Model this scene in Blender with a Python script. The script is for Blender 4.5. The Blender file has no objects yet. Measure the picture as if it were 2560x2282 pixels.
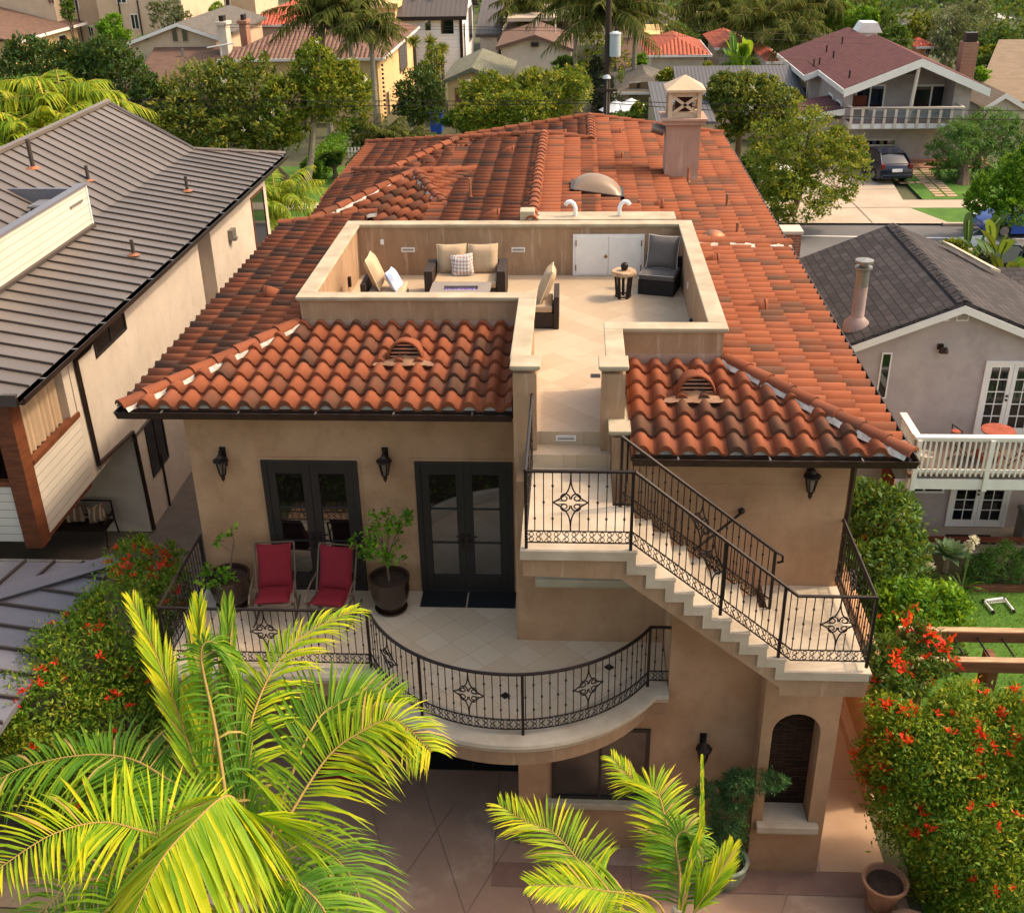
import bpy, bmesh, math, random
import numpy as np
from mathutils import Vector, Matrix
S = bpy.context.scene
COL = S.collection
PI = math.pi
rnd = random.Random(7)
# ------------------------------------------------------------------ camera
F_PX, TH, YAW, ROLL = 2759.94, 0.474418631, 0.0608484646, -0.018309735
CAM = np.array([0.0, -15.6, 13.9])
_ct, _st = math.cos(TH), math.sin(TH)
_f = np.array([-math.sin(YAW)*_ct, math.cos(YAW)*_ct, -_st])
_r = np.array([math.cos(YAW), math.sin(YAW), 0.0])
_u = np.cross(_r, _f)
_c, _s = math.cos(ROLL), math.sin(ROLL)
RGT, UPV, FWD = _c*_r+_s*_u, -_s*_r+_c*_u, _f
def ray(px, py):
    return RGT*((px-1280)/F_PX) - UPV*((py-1141)/F_PX) + FWD
def at(px, py, ax, val):
    """the point on plane ax=val seen at photo pixel px,py"""
    d = ray(px, py); i = 'xyz'.index(ax)
    return CAM + d*((val-CAM[i])/d[i])
def atd(px, py, dist):
    d = ray(px, py); return CAM + d/np.linalg.norm(d)*dist
cd = bpy.data.cameras.new('camera'); cam = bpy.data.objects.new('camera', cd); COL.objects.link(cam)
cam.matrix_world = Matrix(((RGT[0], UPV[0], -FWD[0], CAM[0]), (RGT[1], UPV[1], -FWD[1], CAM[1]), (RGT[2], UPV[2], -FWD[2], CAM[2]), (0, 0, 0, 1)))
cd.sensor_width = 36; cd.sensor_fit = 'HORIZONTAL'; cd.lens = F_PX/2560*36
cd.clip_start = 0.1; cd.clip_end = 3000
S.camera = cam
# ------------------------------------------------------------------ materials
def lin(c):
    if isinstance(c, str):
        c = [int(c[i:i+2], 16)/255 for i in (1, 3, 5)]
    return tuple((x/12.92 if x <= .04045 else ((x+.055)/1.055)**2.4) for x in c)+(1,)
MATS = {}
class N:
    def __init__(s, name):
        s.m = bpy.data.materials.new(name); s.m.use_nodes = True
        s.t = s.m.node_tree; s.b = s.t.nodes['Principled BSDF']; MATS[name] = s.m
    def n(s, typ, **k):
        x = s.t.nodes.new('ShaderNode'+typ)
        for a, v in k.items():
            if a in x.inputs.keys() if isinstance(a, str) else False: x.inputs[a].default_value = v
            else: setattr(x, a, v)
        return x
    def l(s, a, b): s.t.links.new(a, b)
    def val(s, x, **k):
        for a, v in k.items(): x.inputs[a].default_value = v
        return x
    def noise(s, scale, detail=4, coord='Object', rough=.55, stretch=None):
        tc = s.n('TexCoord'); src = tc.outputs[coord]
        if coord == 'World':
            pass
        if stretch:
            mp = s.n('Mapping'); mp.inputs['Scale'].default_value = stretch; s.l(src, mp.inputs[0]); src = mp.outputs[0]
        nz = s.n('TexNoise'); nz.inputs['Scale'].default_value = scale; nz.inputs['Detail'].default_value = detail
        nz.inputs['Roughness'].default_value = rough
        s.l(src, nz.inputs['Vector']); return nz.outputs[0]
    def ramp(s, fac, stops):
        r = s.n('ValToRGB'); s.l(fac, r.inputs[0])
        e = r.color_ramp.elements
        while len(e) < len(stops): e.new(.5)
        for q, (p, c) in zip(e, stops): q.position = p; q.color = c if len(c) == 4 else lin(c)
        return r.outputs[0]
    def mix(s, a, b, fac, blend='MIX'):
        m = s.n('Mix'); m.data_type = 'RGBA'; m.blend_type = blend
        for sock, v in ((m.inputs[0], fac), (m.inputs[6], a), (m.inputs[7], b)):
            if hasattr(v, 'links'): s.l(v, sock)
            else: sock.default_value = v
        return m.outputs[2]
    def math(s, op, a, b=0.0):
        m = s.n('Math'); m.operation = op
        for sock, v in ((m.inputs[0], a), (m.inputs[1], b)):
            if hasattr(v, 'links'): s.l(v, sock)
            else: sock.default_value = v
        return m.outputs[0]
    def bump(s, h, strength=.3, dist=.02):
        b = s.n('Bump'); b.inputs['Strength'].default_value = strength; b.inputs['Distance'].default_value = dist
        s.l(h, b.inputs['Height']); s.l(b.outputs[0], s.b.inputs['Normal'])
    def attr(s, name):
        a = s.n('Attribute'); a.attribute_name = name; return a.outputs['Fac']
    def rough(s, r, spec=.5, metal=0):
        s.b.inputs['Roughness'].default_value = r; s.b.inputs['Specular IOR Level'].default_value = spec; s.b.inputs['Metallic'].default_value = metal
    def color(s, c):
        if hasattr(c, 'links'): s.l(c, s.b.inputs['Base Color'])
        else: s.b.inputs['Base Color'].default_value = c
def mat(name, col, rough=.7, var=.18, scale=3, bump=0, bscale=None, col2=None, metal=0, spec=.4, stretch=None, bdist=.01):
    s = N(name); a = lin(col)
    b = lin(col2) if col2 else tuple(x*(1-var) for x in a[:3])+(1,)
    a2 = a if col2 else tuple(min(1, x*(1+var*.6)) for x in a[:3])+(1,)
    nz = s.noise(scale, 5, stretch=stretch)
    s.color(s.ramp(nz, [(.32, b), (.68, a2)])); s.rough(rough, spec, metal)
    if bump: s.bump(s.noise(bscale or scale*10, 4), bump, bdist)
    return s.m
def leafmat(name, cols, trans=.35, rough=.5, spec=.25):
    s = N(name); c = s.ramp(s.attr('tint'), [(i/(len(cols)-1), lin(x)) for i, x in enumerate(cols)])
    s.color(c); s.rough(rough, spec)
    tr = s.n('BsdfTranslucent'); s.l(s.mix(c, lin('#d9c83a'), .18), tr.inputs['Color'])
    mx = s.n('MixShader'); mx.inputs[0].default_value = trans
    out = s.t.nodes['Material Output']; s.l(s.b.outputs[0], mx.inputs[1]); s.l(tr.outputs[0], mx.inputs[2]); s.l(mx.outputs[0], out.inputs['Surface'])
    return s.m
def glassmat(name, col, rough=.06, spec=.6):
    s = N(name); s.color(lin(col)); s.rough(rough, spec); return s.m
# ------------------------------------------------------------------ mesh building
ORG = {}
def tag(o, label=None, cat=None, group=None, kind=None):
    if label: o['label'] = label
    if cat: o['category'] = cat
    if group: o['group'] = group
    if kind: o['kind'] = kind
    return o
def thing(name, loc, label, cat, group=None, rz=0):
    o = bpy.data.objects.new(name, None); COL.objects.link(o); o.location = loc; o.rotation_euler = (0, 0, rz)
    o.empty_display_size = .2
    ORG[o.name] = Vector(loc); return tag(o, label, cat, group)
def copy_tree(o, parent=None):
    c = o.copy(); COL.objects.link(c)
    if parent: c.parent = parent
    for ch in list(o.children): copy_tree(ch, c)
    return c
class MB:
    def __init__(s): s.v = []; s.f = []; s.mi = []; s.t = []
    def poly(s, pts, mi=0, t=0.5):
        i = len(s.v); s.v += [tuple(p) for p in pts]; s.f.append(tuple(range(i, i+len(pts)))); s.mi.append(mi); s.t.append(t); return s
    def grid(s, rows, mi=0, t=.5, closed=False):
        i = len(s.v); m = len(rows[0])
        for r in rows: s.v += [tuple(p) for p in r]
        for a in range(len(rows)-1):
            for b in range(m if closed else m-1):
                c = (b+1) % m
                s.f.append((i+a*m+b, i+a*m+c, i+(a+1)*m+c, i+(a+1)*m+b)); s.mi.append(mi); s.t.append(t)
        return s
    def box(s, x0, x1, y0, y1, z0, z1, mi=0, t=.5):
        i = len(s.v)
        s.v += [(x, y, z) for z in (z0, z1) for y in (y0, y1) for x in (x0, x1)]
        for q in ((0, 2, 3, 1), (4, 5, 7, 6), (0, 1, 5, 4), (2, 6, 7, 3), (0, 4, 6, 2), (1, 3, 7, 5)):
            s.f.append(tuple(i+k for k in q)); s.mi.append(mi); s.t.append(t)
        return s
    def obox(s, c, ax, ay, az, mi=0, t=.5):
        """oriented box: centre and three half-axis vectors"""
        c, ax, ay, az = map(np.array, (c, ax, ay, az)); i = len(s.v)
        s.v += [tuple(c+ax*a+ay*b+az*d) for d in (-1, 1) for b in (-1, 1) for a in (-1, 1)]
        for q in ((0, 2, 3, 1), (4, 5, 7, 6), (0, 1, 5, 4), (2, 6, 7, 3), (0, 4, 6, 2), (1, 3, 7, 5)):
            s.f.append(tuple(i+k for k in q)); s.mi.append(mi); s.t.append(t)
        return s
    def prism(s, pts, d, mi=0, t=.5):
        """planar polygon pts (3d) extruded by vector d"""
        a = [Vector(p) for p in pts]; b = [p+Vector(d) for p in a]
        n = len(a); i = len(s.v); s.v += [tuple(p) for p in a+b]
        s.f.append(tuple(range(i, i+n))[::-1]); s.f.append(tuple(range(i+n, i+2*n))); s.mi += [mi, mi]; s.t += [t, t]
        for k in range(n):
            j = (k+1) % n; s.f.append((i+k, i+j, i+n+j, i+n+k)); s.mi.append(mi); s.t.append(t)
        return s
    def tube(s, path, r, n=6, mi=0, t=.5, cap=True, flat=None):
        P = [Vector(p) for p in path]; R = r if hasattr(r, '__len__') else [r]*len(P)
        i = len(s.v); prev = None
        for k, p in enumerate(P):
            d = (P[min(k+1, len(P)-1)]-P[max(k-1, 0)])
            d = d.normalized() if d.length > 1e-9 else Vector((0, 0, 1))
            if prev is None:
                a = d.orthogonal().normalized() if abs(d.z) < .99 else Vector((1, 0, 0))
                if abs(d.z) < .9: a = Vector((0, 0, 1)).cross(d).normalized()
            else:
                a = (prev-d*prev.dot(d)); a = a.normalized() if a.length > 1e-6 else d.orthogonal().normalized()
            prev = a; b = d.cross(a)
            for q in range(n):
                w = 2*PI*(q+.5)/n; s.v.append(tuple(p+(a*math.cos(w)+b*math.sin(w))*R[k]))
        for k in range(len(P)-1):
            for q in range(n):
                c = (q+1) % n; s.f.append((i+k*n+q, i+k*n+c, i+(k+1)*n+c, i+(k+1)*n+q)); s.mi.append(mi); s.t.append(t)
        if cap:
            s.f.append(tuple(i+q for q in range(n))[::-1]); s.f.append(tuple(i+(len(P)-1)*n+q for q in range(n))); s.mi += [mi, mi]; s.t += [t, t]
        return s
    def lathe(s, prof, c=(0, 0, 0), n=24, mi=0, t=.5, sx=1, sy=1):
        rows = [[(c[0]+r*sx*math.cos(2*PI*k/n), c[1]+r*sy*math.sin(2*PI*k/n), c[2]+z) for k in range(n)] for r, z in prof]
        return s.grid(rows, mi, t, True)
    def ball(s, c, r, n=12, m=8, mi=0, t=.5, sz=1):
        return s.lathe([(r*math.sin(PI*k/m)+1e-4, -r*sz*math.cos(PI*k/m)) for k in range(m+1)], c, n, mi, t)
    def cushion(s, c, ax, ay, az, mi=0, p=.55, n=8):
        """pillow: half-axes ax, ay in its plane, az half thickness, puffed"""
        c, ax, ay, az = map(np.array, (c, ax, ay, az))
        for sg in (1, -1):
            rows = []
            for i in range(n+1):
                u = -1+2*i/n; row = []
                for j in range(n+1):
                    v = -1+2*j/n
                    h = ((1-u**4)*(1-v**4))**p
                    k = 1-.07*(1-abs(u)**2)*(abs(v)**3); k2 = 1-.07*(1-abs(v)**2)*(abs(u)**3)
                    row.append(c+ax*u*k2+ay*v*k+az*h*sg)
                rows.append(row if sg > 0 else row[::-1])
            s.grid(rows, mi)
        return s
    def build(s, name, mats, parent=None, smooth=False, bevel=0, sub=0, local=False, segs=2, ang=35, solid=0):
        if not isinstance(mats, (list, tuple)): mats = [mats]
        o0 = Vector((0, 0, 0))
        if parent is not None and not local: o0 = ORG[parent.name]
        me = bpy.data.meshes.new(name)
        me.from_pydata([tuple(Vector(v)-o0) for v in s.v] if o0.length > 0 else s.v, [], s.f)
        for m in mats: me.materials.append(MATS[m] if isinstance(m, str) else m)
        if len(mats) > 1: me.polygons.foreach_set('material_index', s.mi)
        a = me.attributes.new('tint', 'FLOAT', 'FACE'); a.data.foreach_set('value', s.t)
        uvmap(me)
        return link(name, me, parent, smooth, bevel, sub, segs, ang, solid)
def uvmap(me):
    n = len(me.polygons); L = len(me.loops)
    if not n: return
    nor = np.empty(n*3, 'f'); me.polygons.foreach_get('normal', nor); nor = nor.reshape(-1, 3)
    vi = np.empty(L, 'i'); me.loops.foreach_get('vertex_index', vi)
    co = np.empty(len(me.vertices)*3, 'f'); me.vertices.foreach_get('co', co); co = co.reshape(-1, 3)
    tot = np.empty(n, 'i'); me.polygons.foreach_get('loop_total', tot)
    fi = np.repeat(np.arange(n), tot); nn = nor[fi]
    t = np.stack([-nn[:, 1], nn[:, 0], np.zeros(L)], 1); tl = np.linalg.norm(t, axis=1)
    flat = tl < .05; t[flat] = (1, 0, 0); tl[flat] = 1; t /= tl[:, None]
    b = np.cross(nn, t); p = co[vi]
    uv = np.stack([(p*t).sum(1), (p*b).sum(1)], 1).astype('f')
    me.uv_layers.new(name='UVMap').data.foreach_set('uv', uv.ravel())
def link(name, me, parent=None, smooth=False, bevel=0, sub=0, segs=2, ang=35, solid=0):
    o = bpy.data.objects.new(name, me); COL.objects.link(o)
    if parent is not None:
        o.parent = parent; ORG[o.name] = ORG.get(parent.name, Vector((0, 0, 0)))
    else: ORG[o.name] = Vector((0, 0, 0))
    if solid:
        m = o.modifiers.new('solid', 'SOLIDIFY'); m.thickness = solid; m.offset = 0
    if bevel:
        m = o.modifiers.new('bevel', 'BEVEL'); m.width = bevel; m.segments = segs; m.limit_method = 'ANGLE'; m.angle_limit = math.radians(ang)
    if sub:
        m = o.modifiers.new('sub', 'SUBSURF'); m.levels = sub; m.render_levels = sub
    if smooth:
        me.polygons.foreach_set('use_smooth', [True]*len(me.polygons))
        if smooth == 'auto':
            try: me.set_sharp_from_angle(angle=math.radians(40))
            except Exception: pass
    return o
def rawmesh(name, co, faces4, tint, mats, parent=None, local=False, smooth=False, mi=None):
    """numpy quads"""
    co = np.asarray(co, 'f')
    if parent is not None and not local: co = co-np.array(ORG[parent.name], 'f')
    me = bpy.data.meshes.new(name); nf = len(faces4); k = faces4.shape[1]
    me.vertices.add(len(co)); me.vertices.foreach_set('co', co.ravel())
    me.loops.add(nf*k); me.loops.foreach_set('vertex_index', faces4.astype('i').ravel())
    me.polygons.add(nf); me.polygons.foreach_set('loop_start', np.arange(0, nf*k, k, dtype='i'))
    if not isinstance(mats, (list, tuple)): mats = [mats]
    for m in mats: me.materials.append(MATS[m])
    if mi is not None: me.polygons.foreach_set('material_index', np.asarray(mi, 'i'))
    me.update(calc_edges=True)
    a = me.attributes.new('tint', 'FLOAT', 'FACE'); a.data.foreach_set('value', np.asarray(tint, 'f'))
    return link(name, me, parent, smooth)
# ------------------------------------------------------------------ foliage
def leaf_arrays(P, D, U, length, width, fold=.25):
    """one bent diamond (two quads) per leaf. P base, D direction, U up-ish"""
    Rt = np.cross(D, U); Rt /= np.maximum(np.linalg.norm(Rt, axis=1), 1e-6)[:, None]
    Nn = np.cross(Rt, D); L = length[:, None]; W = width[:, None]
    v = np.stack([P, P+D*L*.45+Rt*W*.5+Nn*W*fold, P+D*L-Nn*L*.08, P+D*L*.45-Rt*W*.5+Nn*W*fold], 1).reshape(-1, 3)
    return v, np.arange(len(v)).reshape(-1, 4)
def crown(name, blobs, n, size, matname, parent=None, seed=1, aspect=.45, clump=.3, dens=14, tint=(.0, 1.), up=.35, droop=0., local=False, inner=.12):
    """leaf clumps through the volume of the ellipsoids blobs [(x,y,z,rx,ry,rz)]"""
    g = np.random.default_rng(seed); blobs = np.array(blobs, float)
    area = (blobs[:, 3]*blobs[:, 4]+blobs[:, 3]*blobs[:, 5]+blobs[:, 4]*blobs[:, 5]); pr = area/area.sum()
    K = max(4, int(n/dens)); b = blobs[g.choice(len(blobs), K, p=pr)]
    d = g.normal(size=(K, 3)); d[:, 2] += .25; d /= np.linalg.norm(d, axis=1)[:, None]
    rad = np.where(g.random(K) < inner, g.uniform(.2, .7, K), g.uniform(.74, 1.06, K))
    cc = b[:, :3]+d*b[:, 3:]*rad[:, None]
    # drop clumps deep inside another blob
    keep = np.ones(K, bool)
    for q in blobs:
        keep &= ~((((cc-q[:3])/q[3:])**2).sum(1) < .42)
    keep |= g.random(K) < .15
    cc, d, b = cc[keep], d[keep], b[keep]; K = len(cc)
    ct = g.uniform(0, 1, K); cs = clump*(b[:, 3:].mean(1))*g.uniform(.5, 1.3, K)
    idx = np.repeat(np.arange(K), dens); M = len(idx)
    off = g.normal(size=(M, 3))*.5; off[:, 2] *= .7
    P = cc[idx]+off*cs[idx][:, None]
    D = d[idx]*.5+g.normal(size=(M, 3))*.7; D[:, 2] += up-droop; D /= np.linalg.norm(D, axis=1)[:, None]
    U = g.normal(size=(M, 3))*.6+d[idx]*.6; U[:, 2] += .6; U /= np.linalg.norm(U, axis=1)[:, None]
    L = size*g.uniform(.65, 1.3, M)
    co, f = leaf_arrays(P, D, U, L, L*aspect)
    tn = np.clip(tint[0]+(tint[1]-tint[0])*(ct[idx]*.6+g.random(M)*.4), 0, 1)
    return rawmesh(name, co, f, tn, matname, parent, local)
def frond_arrays(path, nl, ll, lw, up=(0, 0, 1), lift=.35, sweep=.6, droop=.5, rw=.02, seed=0, prof=None, hang=0., start=.12, segs=3):
    """pinnate palm leaf: curved rachis plus folded leaflets; returns co, quads, tint"""
    g = np.random.default_rng(seed); path = np.array(path, float); m = 40
    t = np.linspace(0, 1, len(path)); T = np.linspace(0, 1, m)
    # smooth curve
    if len(path) == 3:
        C = ((1-T)**2)[:, None]*path[0]+(2*T*(1-T))[:, None]*(2*path[1]-.5*path[0]-.5*path[2])+(T**2)[:, None]*path[2]
    else:
        C = np.zeros((m, 3)); k = len(path)-1
        for i, u in enumerate(T):
            x = u*k; a = min(int(x), k-1); w = x-a
            p0, p1, p2, p3 = path[max(a-1, 0)], path[a], path[a+1], path[min(a+2, k)]
            C[i] = .5*((2*p1)+(-p0+p2)*w+(2*p0-5*p1+4*p2-p3)*w*w+(-p0+3*p1-3*p2+p3)*w**3)
    d = np.gradient(C, axis=0); d /= np.linalg.norm(d, axis=1)[:, None]
    up = np.array(up, float); side = np.cross(d, up); side /= np.maximum(np.linalg.norm(side, axis=1), 1e-5)[:, None]
    nor = np.cross(side, d)
    co = []; fa = []; ti = []
    rr = rw*(1-.85*T)
    sq = [C+side*rr[:, None]+nor*0, C+nor*rr[:, None], C-side*rr[:, None], C-nor*rr[:, None]]
    base = 0; sv = np.stack(sq, 1).reshape(-1, 3); co.append(sv)
    for i in range(m-1):
        for q in range(4):
            c = (q+1) % 4; fa.append((i*4+q, i*4+c, (i+1)*4+c, (i+1)*4+q)); ti.append(1.0)
    base = len(sv)
    for sg in (1, -1):
        for k in range(nl):
            u = start+(1-start)*(k+g.uniform(-.2, .2))/nl; u = min(max(u, start), .995)
            x = u*(m-1); a = min(int(x), m-2); w = x-a
            p = C[a]*(1-w)+C[a+1]*w; dd = d[a]; ss = side[a]*sg; nn = nor[a]
            pl = prof(u) if prof else (math.sin(PI*min(1, .22+u*.78))**.6*.85+.15)
            L = ll*pl*g.uniform(.88, 1.08); W = lw*(.5+.5*pl)*g.uniform(.85, 1.1)
            sw = (sweep*(.55+.9*u) if sweep < 1 else sweep*(.95+.15*u))+g.uniform(-.07, .07)
            v = ss*math.cos(sw)+dd*math.sin(sw)+nn*(lift+g.uniform(-.1, .1)); v /= np.linalg.norm(v)
            dr = droop*g.uniform(.6, 1.4)+(.45 if g.random() < .06 else 0)
            c0 = p+ss*rw*.3; pts = []
            for q in range(segs+1):
                s_ = q/segs; pp = c0+v*L*s_+np.array([0, 0, -1.])*L*(dr*s_*s_+hang*s_)
                pts.append(pp)
            wd = np.cross(v, nn); wd /= max(np.linalg.norm(wd), 1e-5); fold = nn*.5
            tw = g.uniform(-.25, .25); base_t = .12+.4*g.random(); dead = .97 if g.random() < .035 else 0
            i0 = base
            ws = [.35, 1, .8, .0] if segs == 3 else [.4, 1., 0.]
            for q, pp in enumerate(pts):
                h = W*.5*ws[q]
                co.append([pp-wd*h+nn*h*(.5+tw), pp, pp+wd*h+nn*h*(.5-tw)]); base += 3
            for q in range(segs):
                b0 = i0+q*3; fa.append((b0, b0+1, b0+4, b0+3)); fa.append((b0+1, b0+2, b0+5, b0+4))
                tt = dead if dead else min(.8, max(0, base_t+.16*q/segs+.2*u)); ti += [tt, tt]
    return np.concatenate([np.asarray(c, float).reshape(-1, 3) for c in co]), np.array(fa), np.array(ti)
def merge(parts):
    co, fa, ti, b = [], [], [], 0
    for c, f, t in parts:
        co.append(c); fa.append(f+b); ti.append(t); b += len(c)
    return np.concatenate(co), np.concatenate(fa), np.concatenate(ti)
def arc3(c, a, b, k=8, bulge=(0, 0, 0)):
    return [Vector(a).lerp(Vector(b), i/k)+Vector(bulge)*math.sin(PI*i/k) for i in range(k+1)]
# ------------------------------------------------------------------ surface materials
def stucco(name, c1, c2, stain=None, scale=.9):
    s = N(name)
    base = s.ramp(s.noise(scale, 6, rough=.6), [(.3, c1), (.7, c2)])
    fine = s.noise(9, 5); base = s.mix(base, lin(c1), s.math('MULTIPLY', fine, .35)); md = s.noise(2.6, 6, rough=.7, stretch=(1, 1, .6)); base = s.mix(base, tuple(x*.62 for x in lin(c1)[:3])+(1,), s.ramp(md, [(.5, (0, 0, 0, 1)), (.75, (.38, .38, .38, 1))]))
    if stain:
        st = s.noise(1, 5, stretch=(5, 5, .6), rough=.65)
        base = s.mix(base, lin(stain), s.ramp(st, [(.48, (0, 0, 0, 1)), (.72, (.4, .4, .4, 1))]))
        st2 = s.noise(1.6, 4, stretch=(5, 5, .5), rough=.6)
        base = s.mix(base, lin('#d9c3b0'), s.ramp(st2, [(.58, (0, 0, 0, 1)), (.76, (.5, .5, .5, 1))]))
    s.color(base); s.rough(.9, .2); s.bump(s.math('ADD', s.noise(60, 4), s.math('MULTIPLY', s.noise(7, 5), 1.5)), .28, .012); return s.m
stucco('tan_stucco', '#9a7657', '#bd9978')
stucco('tan_stucco_stained', '#94765c', '#ae9173', '#75593f')
stucco('pink_stucco', '#a58575', '#b59685', '#937060')
stucco('grey_stucco', '#a79a96', '#b8ada8', scale=1.5)
stucco('cream_stucco', '#c0b3a4', '#cfc3b5')
stucco('white_stucco', '#cfc6bd', '#ddd5cb')
stucco('beige_stucco', '#bfa78c', '#cdb79d')
stucco('warm_stucco', '#d2b07e', '#dfc08f')
mat('limestone', '#b3a78f', .75, scale=2.2, col2='#9c8d76', bump=.12, bscale=30)
mat('limestone_pale', '#bcae9a', .75, scale=2, col2='#a4947f', bump=.1, bscale=30)
mat('iron', '#2c2320', .5, .25, 8, metal=.5, spec=.5)
mat('bronze_gutter', '#3d2f28', .45, .3, 4, metal=.5)
mat('door_paint', '#282320', .5, .15, 5)
mat('copper', '#b5714c', .55, scale=5, col2='#7d5f4b', metal=.35)
mat('lead_tan', '#a07a5c', .6, scale=6, col2='#7d5a44', metal=.1)
mat('mortar', '#cfc8bd', .9, scale=9, col2='#9d9488', bump=.4, bscale=25)
mat('underlay', '#4a2c22', .95, .3, 3)
glassmat('dark_glass', '#14110f', .03, .9); MATS['dark_glass'].node_tree.nodes['Principled BSDF'].inputs['IOR'].default_value = 1.9
glassmat('house_glass', '#10151a', .05, .9)
glassmat('curtain_glass', '#5c5349', .1, .6)
mat('white_paint', '#e4e0da', .5, .06, 3)
mat('white_plastic', '#e8e8ea', .4, .05, 3)
mat('grey_metal', '#8b8883', .4, .2, 5, metal=.6)
mat('brass', '#8d6a3a', .35, .2, 8, metal=.8)
mat('wood_brown', '#6b3a1f', .65, .35, 3, bump=.2, bscale=20, stretch=(1, 1, 6))
mat('beam_wood', '#7a4f35', .75, scale=3, col2='#59382a', bump=.3, bscale=25, stretch=(1, 6, 6))
mat('beam_top', '#b89c7a', .8, scale=3, col2='#8d7457', bump=.3, bscale=25, stretch=(1, 6, 6))
mat('redwood', '#6d3520', .8, .3, 3, stretch=(1, 1, 6))
mat('soil', '#3a2a20', .95, .4, 12, bump=.5, bscale=40)
mat('black_rubber', '#17181a', .85, .2, 20, bump=.3, bscale=120)
mat('rock', '#8d7460', .9, scale=4, col2='#6b5546', bump=.6, bscale=9)
mat('bark', '#6b5a48', .9, .4, 6, bump=.6, bscale=18, stretch=(2, 2, .6))
mat('pale_bark', '#9a8f7d', .9, .3, 5, bump=.4, bscale=18, stretch=(1, 1, 3))
# terracotta: colour from each tile's own tint, flashed along the tile
s = N('terracotta')
tn = s.attr('tint'); nz = s.noise(2.2, 5)
f = s.math('ADD', tn, s.math('MULTIPLY', s.math('SUBTRACT', nz, .5), .55))
c = s.ramp(f, [(.0, '#523d33'), (.2, '#604233'), (.36, '#75432f'), (.5, '#804830'), (.68, '#884f36'), (.84, '#7e4b37'), (1., '#67453a')])
dirt = s.noise(5, 6, rough=.7); c = s.mix(c, lin('#5b4a41'), s.ramp(dirt, [(.55, (0, 0, 0, 1)), (.8, (.35, .35, .35, 1))]))
s.color(c); s.rough(.8, .12); s.bump(s.noise(45, 4), .25, .008)
# same clay on the small far roofs: rows of barrels by wave texture on UV
def barrel(name, c1, c2, sc=5.0):
    s = N(name); tc = s.n('TexCoord'); mp = s.n('Mapping'); mp.inputs['Scale'].default_value = (1, 1, 1); s.l(tc.outputs['UV'], mp.inputs[0])
    sx = s.n('SeparateXYZ'); s.l(mp.outputs[0], sx.inputs[0])
    w = s.math('ABSOLUTE', s.math('SINE', s.math('MULTIPLY', sx.outputs[0], PI/.3)))
    row = s.math('FRACT', s.math('DIVIDE', sx.outputs[1], .38))
    c = s.ramp(s.noise(3, 5), [(.35, c1), (.65, c2)])
    s.color(s.mix(c, lin('#4a2a20'), s.ramp(row, [(.0, (.55, .55, .55, 1)), (.16, (0, 0, 0, 1))])))
    s.rough(.7, .3)
    h = s.math('SUBTRACT', s.math('MULTIPLY', w, 1.0), s.math('MULTIPLY', row, .35)); s.bump(h, 1., .09); return s.m
barrel('clay_far_red', '#b5492f', '#c86248'); barrel('clay_far_brown', '#6d4c3c', '#80604e'); barrel('clay_far_rust', '#9c4a30', '#b0583a')
def shingle(name, c1, c2, c3, w=.33, h=.2, mortar=.012):
    s = N(name); tc = s.n('TexCoord'); br = s.n('TexBrick')
    s.l(tc.outputs['UV'], br.inputs['Vector']); br.offset = .5
    br.inputs['Color1'].default_value = lin(c1); br.inputs['Color2'].default_value = lin(c2); br.inputs['Mortar'].default_value = lin(c3)
    br.inputs['Scale'].default_value = 1; br.inputs['Mortar Size'].default_value = mortar; br.inputs['Brick Width'].default_value = w; br.inputs['Row Height'].default_value = h
    br.inputs['Bias'].default_value = -.1
    s.color(s.mix(br.outputs[0], lin(c3), s.math('MULTIPLY', s.noise(1.5, 5), .5))); s.rough(.9, .2)
    s.bump(s.math('ADD', br.outputs['Fac'], s.math('MULTIPLY', s.noise(80, 3), .5)), -.5, .015); return s.m
shingle('dark_shingle', '#514b4b', '#3a3738', '#222022', .34, .2, .012)
shingle('brown_shingle', '#7a6052', '#6a5348', '#54433b', .5, .2)
shingle('grey_shingle', '#6f6a63', '#625d57', '#4c4845', .5, .2)
shingle('green_shingle', '#7f7d68', '#6d6c5a', '#55554a', .5, .2)
shingle('maroon_shingle', '#6b4240', '#60393a', '#4b2f30', .6, .22)
shingle('tan_shingle', '#93806c', '#86745f', '#6a5c4d', .5, .2)
shingle('red_brick', '#8a3d28', '#75311f', '#a58c78', .22, .075, .012)
def lines(name, col, dark, period, axis=1, w=.1, rough=.6, bump=.4, var=.12):
    s = N(name); tc = s.n('TexCoord'); sx = s.n('SeparateXYZ'); s.l(tc.outputs['UV'], sx.inputs[0])
    fr = s.math('FRACT', s.math('DIVIDE', sx.outputs[axis], period))
    m = s.ramp(fr, [(0, (1, 1, 1, 1)), (w*.7, (1, 1, 1, 1)), (w, (0, 0, 0, 1))])
    a = lin(col); b = tuple(x*(1-var) for x in a[:3])+(1,)
    s.color(s.mix(s.ramp(s.noise(.8, 5), [(.3, b), (.7, a)]), lin(dark), m)); s.rough(rough, .35); s.bump(m, -bump, .01); return s.m
lines('white_siding', '#cfc5b6', '#92887b', .18, 1, .1)
lines('white_siding_far', '#f0ebe8', '#cfc8c4', .3, 1, .1)
lines('seam_roof_far', '#5b5450', '#3c3735', .4, 0, .12)
lines('corrugated', '#5d5c5e', '#3d3c3f', .22, 0, .3)
lines('wood_door', '#7a4322', '#4f2a15', .16, 0, .1)
lines('brown_siding', '#7c4e34', '#553320', .25, 0, .1)
lines('navy_siding', '#1d2a4a', '#141d36', .2, 1, .12)
lines('louver', '#c9c2ba', '#55504c', .035, 1, .5)
shingle('stacked_stone', '#4d392c', '#2c2119', '#140f0c', .24, .042, .006)
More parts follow.
